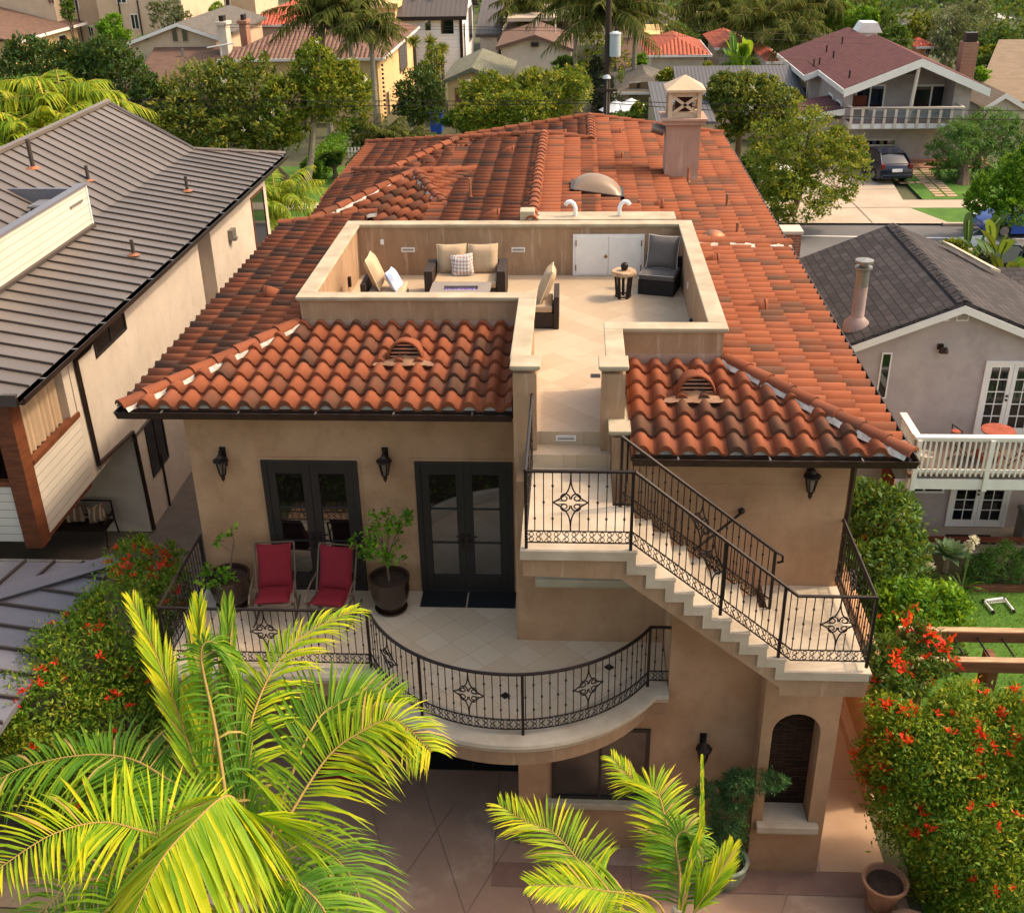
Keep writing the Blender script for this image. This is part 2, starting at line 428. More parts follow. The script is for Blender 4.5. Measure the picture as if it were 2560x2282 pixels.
s = N('roof_metal'); s.color(s.ramp(s.noise(.35, 5), [(.3, '#615953'), (.7, '#786f69')])); s.rough(.42, .5, .25)
s = N('roof_metal_dark'); s.color(lin('#483f3a')); s.rough(.5, .4, .2)
s = N('carport_metal'); s.color(s.ramp(s.noise(.5, 5), [(.3, '#6d6c74'), (.7, '#7d7b82')])); s.rough(.45, .5, .25)
# diagonal limestone paving
def paving(name, c1, c2, joint, size=.42, rot=45, msize=.006, patch=.5, rough=.6):
    s = N(name); tc = s.n('TexCoord'); mp = s.n('Mapping'); mp.inputs['Rotation'].default_value = (0, 0, math.radians(rot)); s.l(tc.outputs['Object'], mp.inputs[0])
    br = s.n('TexBrick'); br.offset = 0; br.inputs['Scale'].default_value = 1; br.inputs['Brick Width'].default_value = size; br.inputs['Row Height'].default_value = size; br.inputs['Mortar Size'].default_value = msize
    br.inputs['Color1'].default_value = lin(c1); br.inputs['Color2'].default_value = lin(c2); br.inputs['Mortar'].default_value = lin(joint); s.l(mp.outputs[0], br.inputs['Vector'])
    c = s.mix(br.outputs[0], lin(c1), s.math('MULTIPLY', s.noise(.7, 5), patch)); c = s.mix(c, lin(c2), s.math('MULTIPLY', s.noise(6, 5), .4))
    s.color(c); s.rough(rough, .35); return s.m
paving('stone_paving', '#bfac93', '#ab957a', '#93806a', .46, 45, .004, .35)
paving('balcony_paving', '#d2c0a6', '#c2a98b', '#a08b70', .42, 45, .006)
def ground(name, c1, c2, c3, scale=.5, bump=.15, rough=.9):
    s = N(name); a = s.ramp(s.noise(scale, 7, rough=.65), [(.3, c1), (.5, c2), (.66, c3)])
    s.color(s.mix(a, lin(c1), s.math('MULTIPLY', s.noise(14, 5), .35))); s.rough(rough, .25); s.bump(s.noise(70, 4), bump, .01); return s.m
ground('court_concrete', '#8c7160', '#987e6c', '#c0a894', .45)
ground('path_concrete', '#a88a70', '#b2947a', '#bda088', .5)
ground('pale_concrete', '#a39483', '#aea08e', '#b8ab99', .4)
ground('dark_concrete', '#5a5048', '#6a5f55', '#7a6e62', .5)
ground('asphalt', '#5b5a5b', '#656364', '#706e6d', .3)
ground('lawn_base', '#3d5f20', '#4a6f26', '#5a7a2f', 1.2, .5)
ground('earth', '#4a4a36', '#58573f', '#3f5230', .05)
mat('line_paint', '#d8d6d2', .7, .1, 4)
mat('boulder_tan', '#9b7d66', .9, scale=3, col2='#7e614e', bump=.5, bscale=8)
# foliage
leafmat('leaf_magnolia', ['#1c3010', '#354f19', '#526822', '#82862e', '#ab9838'], .27)
leafmat('leaf_magnolia_dark', ['#182c10', '#284418', '#3a5a20', '#5c762e'], .22)
leafmat('leaf_yellowish', ['#2f4a12', '#4a661a', '#6a8022', '#96982e', '#b39a35'], .3)
leafmat('leaf_bright', ['#2e5a12', '#4a7d18', '#6a9a1e', '#90b52c'], .35)
leafmat('leaf_mid', ['#23401a', '#375a20', '#4d7326', '#6d8c32'], .3)
leafmat('leaf_grey', ['#3a4a30', '#4f5f3c', '#6a7450', '#858a62'], .25)
leafmat('leaf_pepper', ['#2a5224', '#3a6a2c', '#4d8036', '#629242'], .35)
leafmat('leaf_cypress', ['#16261a', '#203522', '#2b422a'], .1)
leafmat('leaf_honeysuckle', ['#2c5212', '#48761a', '#6c902a', '#98a42c', '#c0b43a'], .4)
leafmat('frond_gold', ['#35640c', '#5a8a10', '#90aa14', '#cfc41a', '#b89a58'], .36, .5, .2)
leafmat('frond_green', ['#23480c', '#366410', '#548014', '#88a01c', '#b09656'], .3, .5, .2)
leafmat('frond_far', ['#1f2c12', '#2e3c18', '#444e20', '#626430', '#7a6e46'], .15, .9, .05)
leafmat('frond_areca', ['#34560e', '#547812', '#7a9418', '#aaa820', '#b8a444'], .35)
leafmat('conifer', ['#1d3a22', '#2a5230', '#3f6d3a', '#6a9448'], .2)
leafmat('hedge_leaf', ['#3f6a1a', '#568420', '#6f9a2a'], .3)
leafmat('grass_blade', ['#3c6a18', '#528422', '#6c9a2e'], .35)
leafmat('petal_red', ['#e02010', '#f0341c', '#f8553a'], .4)
leafmat('petal_white', ['#e8e2c8', '#f2eeda'], .35)
leafmat('petal_orange', ['#e06a20', '#e84040'], .35)
# ------------------------------------------------------------------ main house
H = thing('tile_roofed_house', (-1, 3, 0), 'large tan stucco house with red barrel tile roof, roof terrace and curved balcony', 'house')
def tiles(name, pts, parent, tw=.31, ex=.45, seed=1, org=None, mats=('terracotta', 'mortar'), seg=9, r=.098, deck=True, eave=True, tintbias=0.):
    """barrel tiles over the convex planar polygon pts (first two points: eave)"""
    g = random.Random(seed)
    P = [Vector(p) for p in pts]; n = (P[1]-P[0]).cross(P[2]-P[0]).normalized()
    if n.z < 0: n = -n
    v = (Vector((0, 0, 1))-n*n.z).normalized(); u = v.cross(n)
    o = Vector(org) if org else P[0]
    us = [(p-o).dot(u) for p in P]; vs = [(p-o).dot(v) for p in P]
    bm = bmesh.new(); tl = bm.faces.layers.float.new('tint')
    i0, i1 = math.floor(min(us)/tw), math.ceil(max(us)/tw); j0, j1 = math.floor(min(vs)/ex), math.ceil(max(vs)/ex)
    bw = .66
    prof = [(bw*k/seg, math.sin(PI*k/seg)**.72) for k in range(seg+1)]+[(bw+(1-bw)*k/3, -.3*math.sin(PI*k/3)) for k in (1, 2, 3)]
    def pt(a, b, h): return o+u*a+v*b+n*h
    mi = []
    for i in range(i0, i1):
        dj = g.uniform(-.012, .012)
        for j in range(j0, j1):
            t = g.random(); t = (.14+t*.7 if t < .27 else .38+t*.42)+tintbias; jit = g.uniform(-.006, .006)
            b0 = j*ex+jit-.02; b1 = (j+1)*ex+.0
            lo, hi, un = [], [], []
            for w, h in prof:
                c = bw/2; wl = c+(w-c)*1.04; wh = c+(w-c)*(.97 if w <= bw else 1)
                lo.append(bm.verts.new(pt((i+wl)*tw, b0, .05+max(h, -.3)*r*1.08)))
                hi.append(bm.verts.new(pt((i+wh)*tw, b1, .0+h*r*.92)))
                un.append(bm.verts.new(pt((i+wl)*tw, b0+.004, -.02+h*r*.86)))
            for k in range(len(prof)-1):
                for q, sm in (((lo[k], lo[k+1], hi[k+1], hi[k]), True), ((un[k], un[k+1], lo[k+1], lo[k]), False)):
                    f = bm.faces.new(q); f[tl] = t+(0 if sm else -.1); f.smooth = sm; f.material_index = 0
            if eave and j == 0 and abs(vs[0]) < .05:
                ring = [bm.verts.new(pt((i+w)*tw, b0+.05, h*r*.86-.005)) for w, h in prof[:seg+1]]
                f = bm.faces.new(ring+[bm.verts.new(pt((i+bw)*tw, b0+.05, -.05)), bm.verts.new(pt(i*tw, b0+.05, -.05))]); f.material_index = 1; f[tl] = .5
    if deck:
        f = bm.faces.new([bm.verts.new(p-n*.025) for p in P]); f.material_index = 2
    cen = sum(P, Vector())/len(P)
    for a in range(len(P)):
        p, q = P[a], P[(a+1) % len(P)]
        if a == 0 and eave: p, q = p-v*.06, q-v*.06
        e = (q-p).normalized(); m = e.cross(n)
        if m.dot(cen-p) > 0: m = -m
        bmesh.ops.bisect_plane(bm, geom=bm.verts[:]+bm.edges[:]+bm.faces[:], dist=1e-5, plane_co=p, plane_no=m, clear_outer=True)
    o0 = ORG[parent.name]
    for w in bm.verts: w.co -= o0
    me = bpy.data.meshes.new(name); bm.to_mesh(me); bm.free()
    for m in mats+('underlay',): me.materials.append(MATS[m])
    return link(name, me, parent)
def caps(a, b, parent, seed=1, r=.115, L=.42, name='ridge_cap', lift=.06, mort=True, conv=1):
    """half-round ridge tiles from a up to b over a rough mortar bed"""
    g = random.Random(seed); a, b = Vector(a), Vector(b); d = b-a; n = max(1, round(d.length/L)); d.normalize()
    sd = d.cross(Vector((0, 0, 1))).normalized(); up = sd.cross(d); m = MB(); LL = (b-a).length/n
    for k in range(n):
        t = .3+.5*g.random(); p0 = a+d*(LL*k-.03); p1 = a+d*(LL*(k+1)+.02); rows = []
        for p, rr, h in ((p0, r*1.08, lift+.02), (p0+d*.001, r*1.08, lift+.02), (p1, r*.93, lift)):
            rows.append([p+sd*math.cos(PI*q/8)*rr+up*(math.sin(PI*q/8)*rr*.85+h-.03) for q in range(9)])
        i = len(m.v); m.grid(rows[1:], 0, t)
        rows2 = [[p0+sd*math.cos(PI*q/8)*r*.9+up*(math.sin(PI*q/8)*r*.7+lift-.03) for q in range(9)], rows[0]]
        m.grid(rows2, 0, t-.15)
    if mort:
        K = int(d.dot(b-a)/.09); rows = []
        for k in range(K+1):
            p = a+(b-a)*(k/K); w = r*(1.25+.35*g.random()); w2 = r*(1.25+.35*g.random())
            rows.append([p+sd*w+up*-.02, p+sd*r*.8+up*.07, p+up*.08, p-sd*r*.8+up*.07, p-sd*w2-up*.02])
        m.grid(rows, 1)
    return m.build(name, ['terracotta', 'mortar'], parent, smooth='auto')
R = [None]
def roof(name, pts, **k):
    o = tiles('roof_tiles' if name is None else name, pts, H, **k); return o
fl = roof('roof_slope', [(-6.78, -.65, 6.98), (-.9, -.65, 6.98), (-.9, 2.12, 7.26), (-4.72, 2.12, 7.26)], seed=3, org=(-6.6, -.65, 6.98))
lp = roof('roof_slope', [(-6.78, 9.3, 6.98), (-6.78, -.65, 6.98), (-4.72, 2.12, 7.26), (-4.72, 9.3, 7.26)], seed=4, org=(-6.78, -.6, 6.98), tintbias=-.05)
fr = roof('roof_slope', [(.82, -1.88, 6.9), (4.57, -1.88, 6.9), (2.41, .62, 7.22), (.82, .62, 7.22)], seed=5, org=(.86, -1.88, 6.9), tw=.325)
zr = lambda x: 6.88+.147*(4.72-x)
rp = roof('roof_slope', [(4.57, -1.88, zr(4.57)), (4.57, 20, zr(4.57)), (2.38, 20, zr(2.38)), (2.38, .65, zr(2.38))], seed=6, org=(4.57, -1.83, zr(4.57)), tintbias=.03)
rb = roof('roof_slope', [(2.38, 6.9, zr(2.38)), (2.38, 20, zr(2.38)), (.45, 19.8, zr(.45)), (.45, 6.9, zr(.45))], seed=7, org=(4.57, -1.83, zr(4.57)), eave=False, tintbias=.03)
rc = roof('roof_slope', [(.45, 6.9, zr(.45)), (.45, 16.2, zr(.45)), (-.88, 16.2, zr(-.88)), (-.88, 6.9, zr(-.88))], seed=8, org=(4.57, -1.83, zr(4.57)), eave=False, tintbias=.03)
zl = lambda x: 7.823+.14*x-.123*0
A2 = Vector((-3.97, 12.01, 7.6)); HL = Vector((-6.3, 9.4, 6.95)); H2 = Vector(at(894*1.2537, 423*1.2537, 'z', 7.33)); R2 = Vector((-2.55, 12.75, 7.466))
A3 = Vector((-3.35, 16.8, 7.45)); B3 = Vector((-6.35, 18.7, 6.95)); E3 = Vector((-6.35, 11.6, 6.95)); M3 = Vector((-.88, 16.2, zr(-.88)))
zl = lambda x: zr(-.88)-.14*(-.88-x)
lm = roof('roof_slope', [(-3.0, 6.95, zl(-3.0)), (-.88, 6.95, zl(-.88)), (-.88, 16.2, zl(-.88)), (-2.7, 16.75, zl(-2.7)), (-4.4, 14.2, zl(-4.4)), (-2.85, 11, zl(-2.85))][:0] or [(-3.3, 16.8, zl(-3.3)), (-3.3, 6.9, zl(-3.3)), (-.88, 6.9, zl(-.88)), (-.88, 16.2, zl(-.88))], seed=9, eave=False, tintbias=-.04)
lm2 = roof('roof_slope', [(-4.5, 14.2, zl(-4.5)), (-4.5, 13.4, zl(-4.5)), (-3.3, 12.3, zl(-3.3)), (-3.3, 16.5, zl(-3.3))], seed=10, eave=False)
P2b = Vector(at(860+70*.42116, 1035*.42116, 'z', 7.08))
f2n = (HL-A2).cross(H2-A2); zf2 = lambda x, y: A2.z-(f2n.x*(x-A2.x)+f2n.y*(y-A2.y))/f2n.z
roof('roof_slope', [tuple(HL), (-5.2, 6.9, zf2(-5.2, 6.9)), (-2.4, 6.9, zf2(-2.4, 6.9)), tuple(H2), tuple(A2)], seed=11, eave=False, tw=.33)
roof('roof_slope', [(P2b.x-.3, P2b.y, 6.98), tuple(HL), tuple(A2), tuple(P2b)], seed=12, eave=False, tintbias=-.04)
roof('roof_slope', [tuple(H2), tuple(R2), tuple(A2)], seed=13, eave=False)
roof('roof_slope', [tuple(B3), tuple(E3), tuple(A3)], seed=14, eave=False, tintbias=-.04)
H3 = A3+(E3-A3)*.62
roof('roof_slope', [tuple(H3), (-4.0, 14.2, 7.27), (-2.66, 16.6, 7.47), tuple(A3)], seed=15, eave=False)
roof('roof_slope', [(-3.4, 19.6, zr(.45)-.14*3.85), (-3.4, 16.2, zr(.45)-.14*3.85), (.45, 16.2, zr(.45)), (.45, 19.8, zr(.45))], seed=16, eave=False)
k = 20
for a, b, p in (((-6.82, -.7, 6.99), (-4.72, 2.1, 7.3), fl), ((4.62, -1.94, 6.93), (2.4, .62, 7.27), fr), ((-6.8, 9.35, 7.03), (-4.5, 9.3, 7.32), lp),
                ((-.88, 6.95, 7.75), (-.88, 16.25, 7.75), rc), ((.5, 16.2, 7.56), (-.88, 16.2, 7.75), rc), ((.45, 16.1, 7.56), (.45, 19.9, 7.56), rb),
                (A3+Vector((0, 0, .05)), M3+Vector((0, 0, .03)), lm), (B3+Vector((0, 0, .05)), A3+Vector((0, 0, .05)), lm), (H3+Vector((0, 0, .03)), A3+Vector((0, 0, .05)), lm),
                (HL+Vector((-.1, -.1, .03)), A2+Vector((0, 0, .04)), lm2), (H2+Vector((0, 0, .03)), A2+Vector((0, 0, .04)), lm2), (P2b+Vector((0, 0, .06)), A2+Vector((0, 0, .04)), lm2), (R2+Vector((0, 0, .04)), A2+Vector((0, 0, .04)), lm2),
                ((-3.4, 19.7, 7.0), (.45, 19.85, 7.56), rb), ((4.6, 20.05, 6.95), (.45, 19.85, 7.56), rb), ((4.63, 8.0, 6.95), (2.45, 7.1, 7.28), rp)):
    k += 1; caps(a, b, p, seed=k, mort=k in (21, 22, 23, 30, 31, 36))
# roof box and walls
m = MB()
m.box(-6.18, -.82, 0, 9.2, 0, 6.5); m.box(-6.0, 4.0, 9.203, 19.3, 0, 6.85); m.box(-.82, 4.0, 0, 9.2, 0, 6.5); m.box(-6.18, -.87, 0, .2, 6.503, 6.9); m.box(-6.18, -5.98, .203, 9.2, 6.503, 6.9); m.box(3.8, 4.0, .203, 9.2, 6.503, 6.86)
m.build('wall', 'tan_stucco', H)
m = MB(); m.box(-.81, 4.0, -1.35, .0-.003, 2.9, 6.15); m.box(.82, 4.0, -1.35, -1.15, 6.153, 6.84); m.box(3.8, 4.0, -1.147, -.003, 6.153, 6.84)
m.build('bay_wall', 'tan_stucco', H)
m = MB(); m.box(-.79, 2.95, -2.45, -.003, 0, 3.0); m.prism([(1.47, -2.45, 3.0), (2.9, -2.45, 3.0), (2.9, -2.45, 4.2), (1.47, -2.45, 5.3)], (0, 1.09, 0))
m.build('lower_wall', 'tan_stucco', H); MB().box(-3.0, -2.75, -.6, -.003, 0, 2.78).build('balcony_pier', 'tan_stucco', H)
# eaves: soffit and gutters
m = MB(); m.box(-6.77, -.87, -.63, 0, 6.84, 6.93); m.box(-6.77, -6.18, 0, 9.2, 6.84, 6.93); m.box(.82, 4.55, -1.86, -1.35, 6.78, 6.86); m.box(4.0, 4.55, -1.35, 19.8, 6.78, 6.86)
m.build('soffit', 'bronze_gutter', H)
def gutter(path, brackets=True):
    m = MB(); P = [Vector(p) for p in path]
    prof = [(-.0, .0), (0, -.1), (.05, -.13), (.1, -.12), (.125, -.02), (.135, 0), (.115, 0), (.1, -.1), (.05, -.11), (.012, -.09), (.012, 0)]
    rows = []
    for i, p in enumerate(P):
        d0 = (P[i]-P[i-1]).normalized() if i else (P[1]-P[0]).normalized(); d1 = (P[i+1]-P[i]).normalized() if i < len(P)-1 else d0
        n0 = Vector((-d0.y, d0.x, 0))*-1; n1 = Vector((-d1.y, d1.x, 0))*-1; nn = (n0+n1); nn = nn/ (1+n0.dot(n1))
        rows.append([p+nn*a+Vector((0, 0, b)) for a, b in prof])
    m.grid(rows, 0)
    if brackets:
        for a, b in zip(P, P[1:]):
            n = int((b-a).length/1.05)
            d = (b-a).normalized(); nn = Vector((d.y, -d.x, 0))
            for q in range(1, n+1):
                c = a+d*((b-a).length*(q-.5)/n)+nn*.06; m.obox(c+Vector((0, 0, -.01)), d*.012, nn*.07, (0, 0, .006), 1)
    return m
gutter([(-6.8, 9.3, 6.96), (-6.8, -.66, 6.96), (-.9, -.66, 6.96)]).build('gutter', ['bronze_gutter', 'grey_metal'], H)
gutter([(.84, -1.9, 6.89), (4.6, -1.9, 6.89), (4.6, 19.9, 6.89)]).build('gutter', ['bronze_gutter', 'grey_metal'], H)
MB().tube([(4.62, -1.55, 6.78), (4.1, -1.3, 6.6), (4.07, -1.27, 6.4), (4.07, -1.27, 4.45)], .045, 6).build('downspout', 'bronze_gutter', H)
# ---- roof terrace
m = MB(); m.box(-4.6, 2.3, 2.2, 6.85, 6.6, 6.7); m.box(-.7, 2.3, .8, 2.196, 6.6, 6.7); m.box(-.68, .55, -.78, .796, 6.4, 6.7); m.box(-.68, .57, -1.13, -.783, 6.2, 6.49)
fl_ = m.build('terrace_floor', 'stone_paving', H)
MB().box(.30, .46, 1.26, 1.42, 6.701, 6.706).build('floor_drain', 'iron', fl_).rotation_euler = (0, 0, 0)
Z0 = 6.2
m = MB(); W = m.box
W(-4.66, -.67, 2.15, 2.33, Z0, 7.72); W(-4.66, -4.48, 2.333, 6.697, Z0, 7.72); W(-4.66, 2.35, 6.7, 6.88, Z0, 7.72); W(2.17, 2.35, .883, 6.697, Z0, 7.72)
W(.54, 2.35, .7, .88, Z0, 7.72); W(-.86, -.67, -.63, 2.147, Z0, 7.72); W(.54, .73, -.63, .697, Z0, 7.72)
W(-.86, -.52, -1.0, -.633, 3.31, 7.72); W(.42, .76, -1.0, -.633, Z0, 7.72); W(.58, .80, -1.38, -1.003, 5.9, 6.9); W(.58, .80, -1.0, -.1, 5.9, 6.9) if 0 else None
W(-.84, -.66, -1.347, -1.003, 3.31, 5.9)
par = m.build('parapet_wall', 'tan_stucco_stained', H)
m = MB(); m.box(-4.62, -.9, 2.137, 2.147, 7.2, 7.36); m.box(.76, 2.33, .687, .697, 7.15, 7.36); m.build('flashing', 'pink_stucco', par)
def coping(boxes, parent, name='parapet_cap', z=7.8, m_='limestone'):
    m = MB()
    for x0, x1, y0, y1 in boxes:
        m.box(x0, x1, y0, y1, z-.055, z); m.box(x0+.022, x1-.022, y0+.022, y1-.022, z-.085, z-.053)
    return m.build(name, m_, parent, bevel=.012)
coping([(-4.72, -.62, 2.09, 2.37), (-4.72, -4.42, 2.373, 6.637), (-4.72, 2.41, 6.64, 6.94), (2.12, 2.41, .943, 6.637), (.48, 2.41, .64, .94), (-.92, -.62, -.62, 2.087), (.48, .77, -.62, .637)], par)
coping([(-.9, -.46, -1.05, -.62)], par, 'pier_cap', 7.86); coping([(.37, .8, -1.05, -.62)], par, 'pier_cap', 7.86)
coping([(.52, .84, -1.42, -.12)], par, 'pier_cap', 7.02)
m = MB(); m.box(-.9, 2.1, 6.95, 7.55, 7.0, 7.82); m.box(-1.12, -.82, 6.944, 7.3, 7.0, 7.98); m.build('roof_curb', 'limestone', H, bevel=.01)
# terrace fittings
hd = MB().box(-.02, 1.45, 6.66, 6.698, 6.7, 7.58).build('hatch_door', 'white_paint', H, bevel=.008)
for x0, x1 in ((.04, .705), (.725, 1.39)): MB().box(x0, x1, 6.642, 6.658, 6.74, 7.53).build('door_leaf', 'white_paint', hd, bevel=.006)
MB().ball((.66, 6.61, 7.13), .035).build('handle', 'brass', hd, smooth=True)
for x in (.045, 1.385):
    for z in (6.88, 7.4): MB().tube([(x, 6.635, z-.06), (x, 6.635, z+.06)], .012).build('hinge', 'brass', hd)
def grille(x0, x1, z0, z1, y):
    g_ = MB().box(x0, x1, y-.012, y, z0, z1).build('wall_vent', 'white_paint', H)
    MB().box(x0+.025, x1-.025, y-.016, y-.0125, z0+.02, z1-.02).build('louver', 'louver', g_)
for x in (-3.45, -1.15): grille(x-.14, x+.14, 7.2, 7.3, 6.697)
grille(-.24, .06, 6.55, 6.64, -.782)
MB().box(-4.02, -3.95, 6.69, 6.697, 7.36, 7.47).build('light_switch', 'white_plastic', H)
MB().box(-4.478, -4.47, 3.6, 3.75, 7.1, 7.22).build('outlet_cover', 'white_plastic', H)
MB().box(-4.478, -4.42, 5.3, 5.38, 6.9, 7.1).build('outlet_cover', 'bronze_gutter', H)
MB().box(2.162, 2.169, 4.6, 4.72, 7.1, 7.22).build('outlet_cover', 'white_plastic', H)
MB().tube([(2.17, 3.0, 7.0), (2.06, 3.0, 7.02), (2.02, 3.0, 6.97)], .02).ball((2.08, 3, 7.07), .035).build('hose_tap', 'iron', H)
for px, py, xe in ((1378, 519, -.16), (1553, 518, .16)):
    b = at(px+60 if px < 1400 else px-5, 555, 'y', 7.2); x = b[0]
    MB().tube([(x, 7.2, 7.7), (x, 7.2, 8.0), (x+xe*.2, 7.2, 8.07), (x+xe*.6, 7.2, 8.12), (x+xe, 7.2, 8.11), (x+xe*1.3, 7.2, 8.05)], .045, 8).build('white_pipe', 'white_plastic', H, smooth=True)
# ---- chimney, skylight, roof vents
cx, cy = 2.72, 13.3; cz0 = zr(cx)-.1
zt = at(1745, 312, 'y', cy-.4)[2]
ch = MB().box(cx-.42, cx+.42, cy-.4, cy+.4, cz0-.2, zt).build('chimney', 'pink_stucco', H)
MB().prism([(cx-.48, cy-.46, cz0-.1), (cx+.48, cy-.46, cz0-.1), (cx+.44, cy-.42, cz0+.22), (cx-.44, cy-.42, cz0+.22)], (0, .05, 0)).build('chimney_flashing', 'pink_stucco', ch)
m = MB(); m.box(cx-.52, cx+.52, cy-.5, cy+.5, zt, zt+.1); m.box(cx-.57, cx+.57, cy-.55, cy+.55, zt+.1, zt+.16)
m.build('chimney_slab', 'pink_stucco', ch, bevel=.01)
zc = zt+.16; hw = .36; hh = .62; m = MB()
for sx, sy in ((1, 1), (1, -1), (-1, 1), (-1, -1)): m.box(cx+sx*hw-.05, cx+sx*hw+.05, cy+sy*hw-.05, cy+sy*hw+.05, zc, zc+hh)
m.box(cx-hw, cx+hw, cy-hw, cy+hw, zc, zc+.13); m.box(cx-hw, cx+hw, cy-hw, cy+hw, zc+hh-.12, zc+hh)
for ax in (0, 1):
    for sg in (1, -1):
        for d in (1, -1):
            c = Vector((cx+(sg*hw if ax else 0), cy+(0 if ax else sg*hw), zc+hh/2)); w = Vector((0, 1, 0)) if ax else Vector((1, 0, 0))
            dd = (w*d*.3+Vector((0, 0, .2))); m.obox(c, dd, Vector((1, 0, 0))*.035 if ax else Vector((0, 1, 0))*.035, dd.cross(Vector((1, 0, 0)) if ax else Vector((0, 1, 0))).normalized()*.035)
m.box(cx-.2, cx+.2, cy-.2, cy+.2, zc, zc+hh-.05, 1)
m.build('chimney_lantern', ['beige_stucco', 'underlay'], ch)
m = MB(); e = hw+.13; q = [(cx-e, cy-e, zc+hh), (cx+e, cy-e, zc+hh), (cx+e, cy+e, zc+hh), (cx-e, cy+e, zc+hh)]; m.box(cx-e, cx+e, cy-e, cy+e, zc+hh, zc+hh+.06)
q = [Vector(p)+Vector((0, 0, .06)) for p in q]; ap = Vector((cx, cy, zc+hh+.36))
for i in range(4): m.poly([q[i], q[(i+1) % 4], ap])
m.build('chimney_cap', 'beige_stucco', ch, bevel=.006)
MB().tube([(cx-.45, cy+.1, zt-.25), (cx-.75, cy+.1, zt-.15)], .13, 10).build('vent_cowl', 'grey_metal', ch, smooth='auto')
# skylight dome lying on the right slope
sk = Vector(at(1493, 475, 'z', zr(.55)+.1)); sx_ = .62; sy_ = .52; m = MB()
def onr(x, y, h): return Vector((x, y, zr(x)+h))
for a, b, c2_, d2_ in ((-sx_, sx_, -sy_, -sy_+.07), (-sx_, sx_, sy_-.07, sy_), (-sx_, -sx_+.07, -sy_, sy_), (sx_-.07, sx_, -sy_, sy_)):
    m.prism([onr(sk.x+a, sk.y+c2_, -.05), onr(sk.x+b, sk.y+c2_, -.05), onr(sk.x+b, sk.y+d2_, -.05), onr(sk.x+a, sk.y+d2_, -.05)], (0, 0, .2))
skl = m.build('skylight', 'bronze_gutter', H)
glassmat('dome_glass', '#85715f', .35, .4)
m = MB(); rows = []
for i in range(15):
    u = -1+2*i/14; rows.append([onr(sk.x+u*(sx_-.05), sk.y+v*(sy_-.05), .13+.34*max(0, (1-u*u)*(1-v*v))**.62) for v in [-1+2*j/12 for j in range(13)]])
m.grid(rows); m.build('dome', 'dome_glass', skl, smooth=True)
# raised vent tiles and pipes on the slopes
def zroof(x, y): return zr(x) if x > -.88 else zl(x)
def vent_tile(px, py, side, zt=None, o=None):
    z = 7.3
    for _ in range(8): p = at(px, py, 'z', z); z = (zroof(p[0], p[1]) if zt is None else zt(p[0]))+.1
    p = Vector(p); m = MB(); d = Vector((side, 0, -.14)).normalized(); s2 = Vector((0, 1, 0)); n = Vector((0, 0, 1)); rows = []
    for k, (f_, r_, h_) in enumerate(((0, .17, .05), (.16, .15, .02), (.55, .03, -.09))):
        rows.append([p-d*(f_-.2)+s2*math.cos(PI*q/10)*r_+n*(math.sin(PI*q/10)*r_*1.15+h_-.1) for q in range(11)])
    m.grid(rows, 0, .62); m.poly([r_-d*.05 for r_ in rows[0]], 1)
    m.build('vent_tile', ['terracotta', 'underlay'], H, smooth='auto', solid=.012)
for px, py, sd in ((1399, 334, 1), (1537, 331, 1), (1268, 375, 1), (1034, 383, 1), (1228, 535, 1), (1540, 392, 1), (1638, 511, 1), (1774, 649, 1)): vent_tile(px, py, sd)
vent_tile(1890, 765, 1); vent_tile(688, 730, -1, lambda x: 6.97+.131*(x+6.93))
for px, py, h_ in ((1176, 500, .5), (1720, 460, .42), (1816, 527, .4), (1842, 590, .3), (1597, 522, .2)):
    z = 7.3
    for _ in range(8): p = at(px, py, 'z', z); z = zroof(p[0], p[1])+.02
    MB().tube([p, p+np.array([0, 0, h_])], .035, 8, t=.5).lathe([(.14, .0), (.06, .06), (.045, .1)], p, 12, t=.6).build('vent_pipe', 'copper', H)
p = at(1462, 521, 'z', 7.5); MB().ball(tuple(p+np.array([0, 0, -.08])), .16, t=.6).build('vent_dome', 'copper', H, smooth=True)
p = at(1784, 590, 'z', 7.25); MB().ball(tuple(p+np.array([0, 0, -.02])), .24, t=.6, sz=.6).build('vent_dome', 'copper', H, smooth=True)
# half-round louvred dormer vents on the front slopes
def dormer(px, py, zf, sl, w=.27):
    z = 7.1
    for _ in range(8): p = at(px, py, 'z', z); z = zf(p[1])
    x, y, z = p; m = MB(); rows = []
    for yy, rr, hh_ in ((0, w, .02), (.04, w*1.03, .02), (.25, w*1.0, -.03), (.5, w*.9, -.13), (.7, w*.8, -.2)):
        rows.append([(x+rr*math.cos(PI*q/12), y+yy, zf(y+yy)+hh_+.06+rr*1.15*math.sin(PI*q/12)) for q in range(13)])
    m.grid(rows, 0, .55)
    d = m.build('roof_vent', 'terracotta', H, smooth='auto', solid=.03)
    m = MB()
    for q in range(4): m.obox((x, y+.07, zf(y)+.12+q*.065), (w*.93*math.sqrt(max(.05, 1-((.05+q*.06)/(w*1.1))**2)), 0, 0), (0, .035, -.01), (0, .005, .012), 0)
    m.poly([(x+w*.93*math.cos(PI*q/12), y+.14, zf(y)+.06+w*1.08*math.sin(PI*q/12)) for q in range(13)], 1); m.build('louver', ['copper', 'underlay'], d)
    m = MB(); g = random.Random(int(px)); rows = []
    for q in range(21):
        u = -1+q/10; dr = .12+.035*abs(math.sin(q*.75))+.012*g.random(); rows.append([(x+u*w*1.35, y+.04-.02*abs(u), zf(y)+.1*(1-abs(u))+.06), (x+u*w*1.75, y-dr*.4-.05, zf(y-dr)+.1), (x+u*w*1.85, y-dr*.6-.09, zf(y-dr-.1)+.085)])
    m.grid(rows); m.build('lead_apron', 'lead_tan', d, smooth=True)
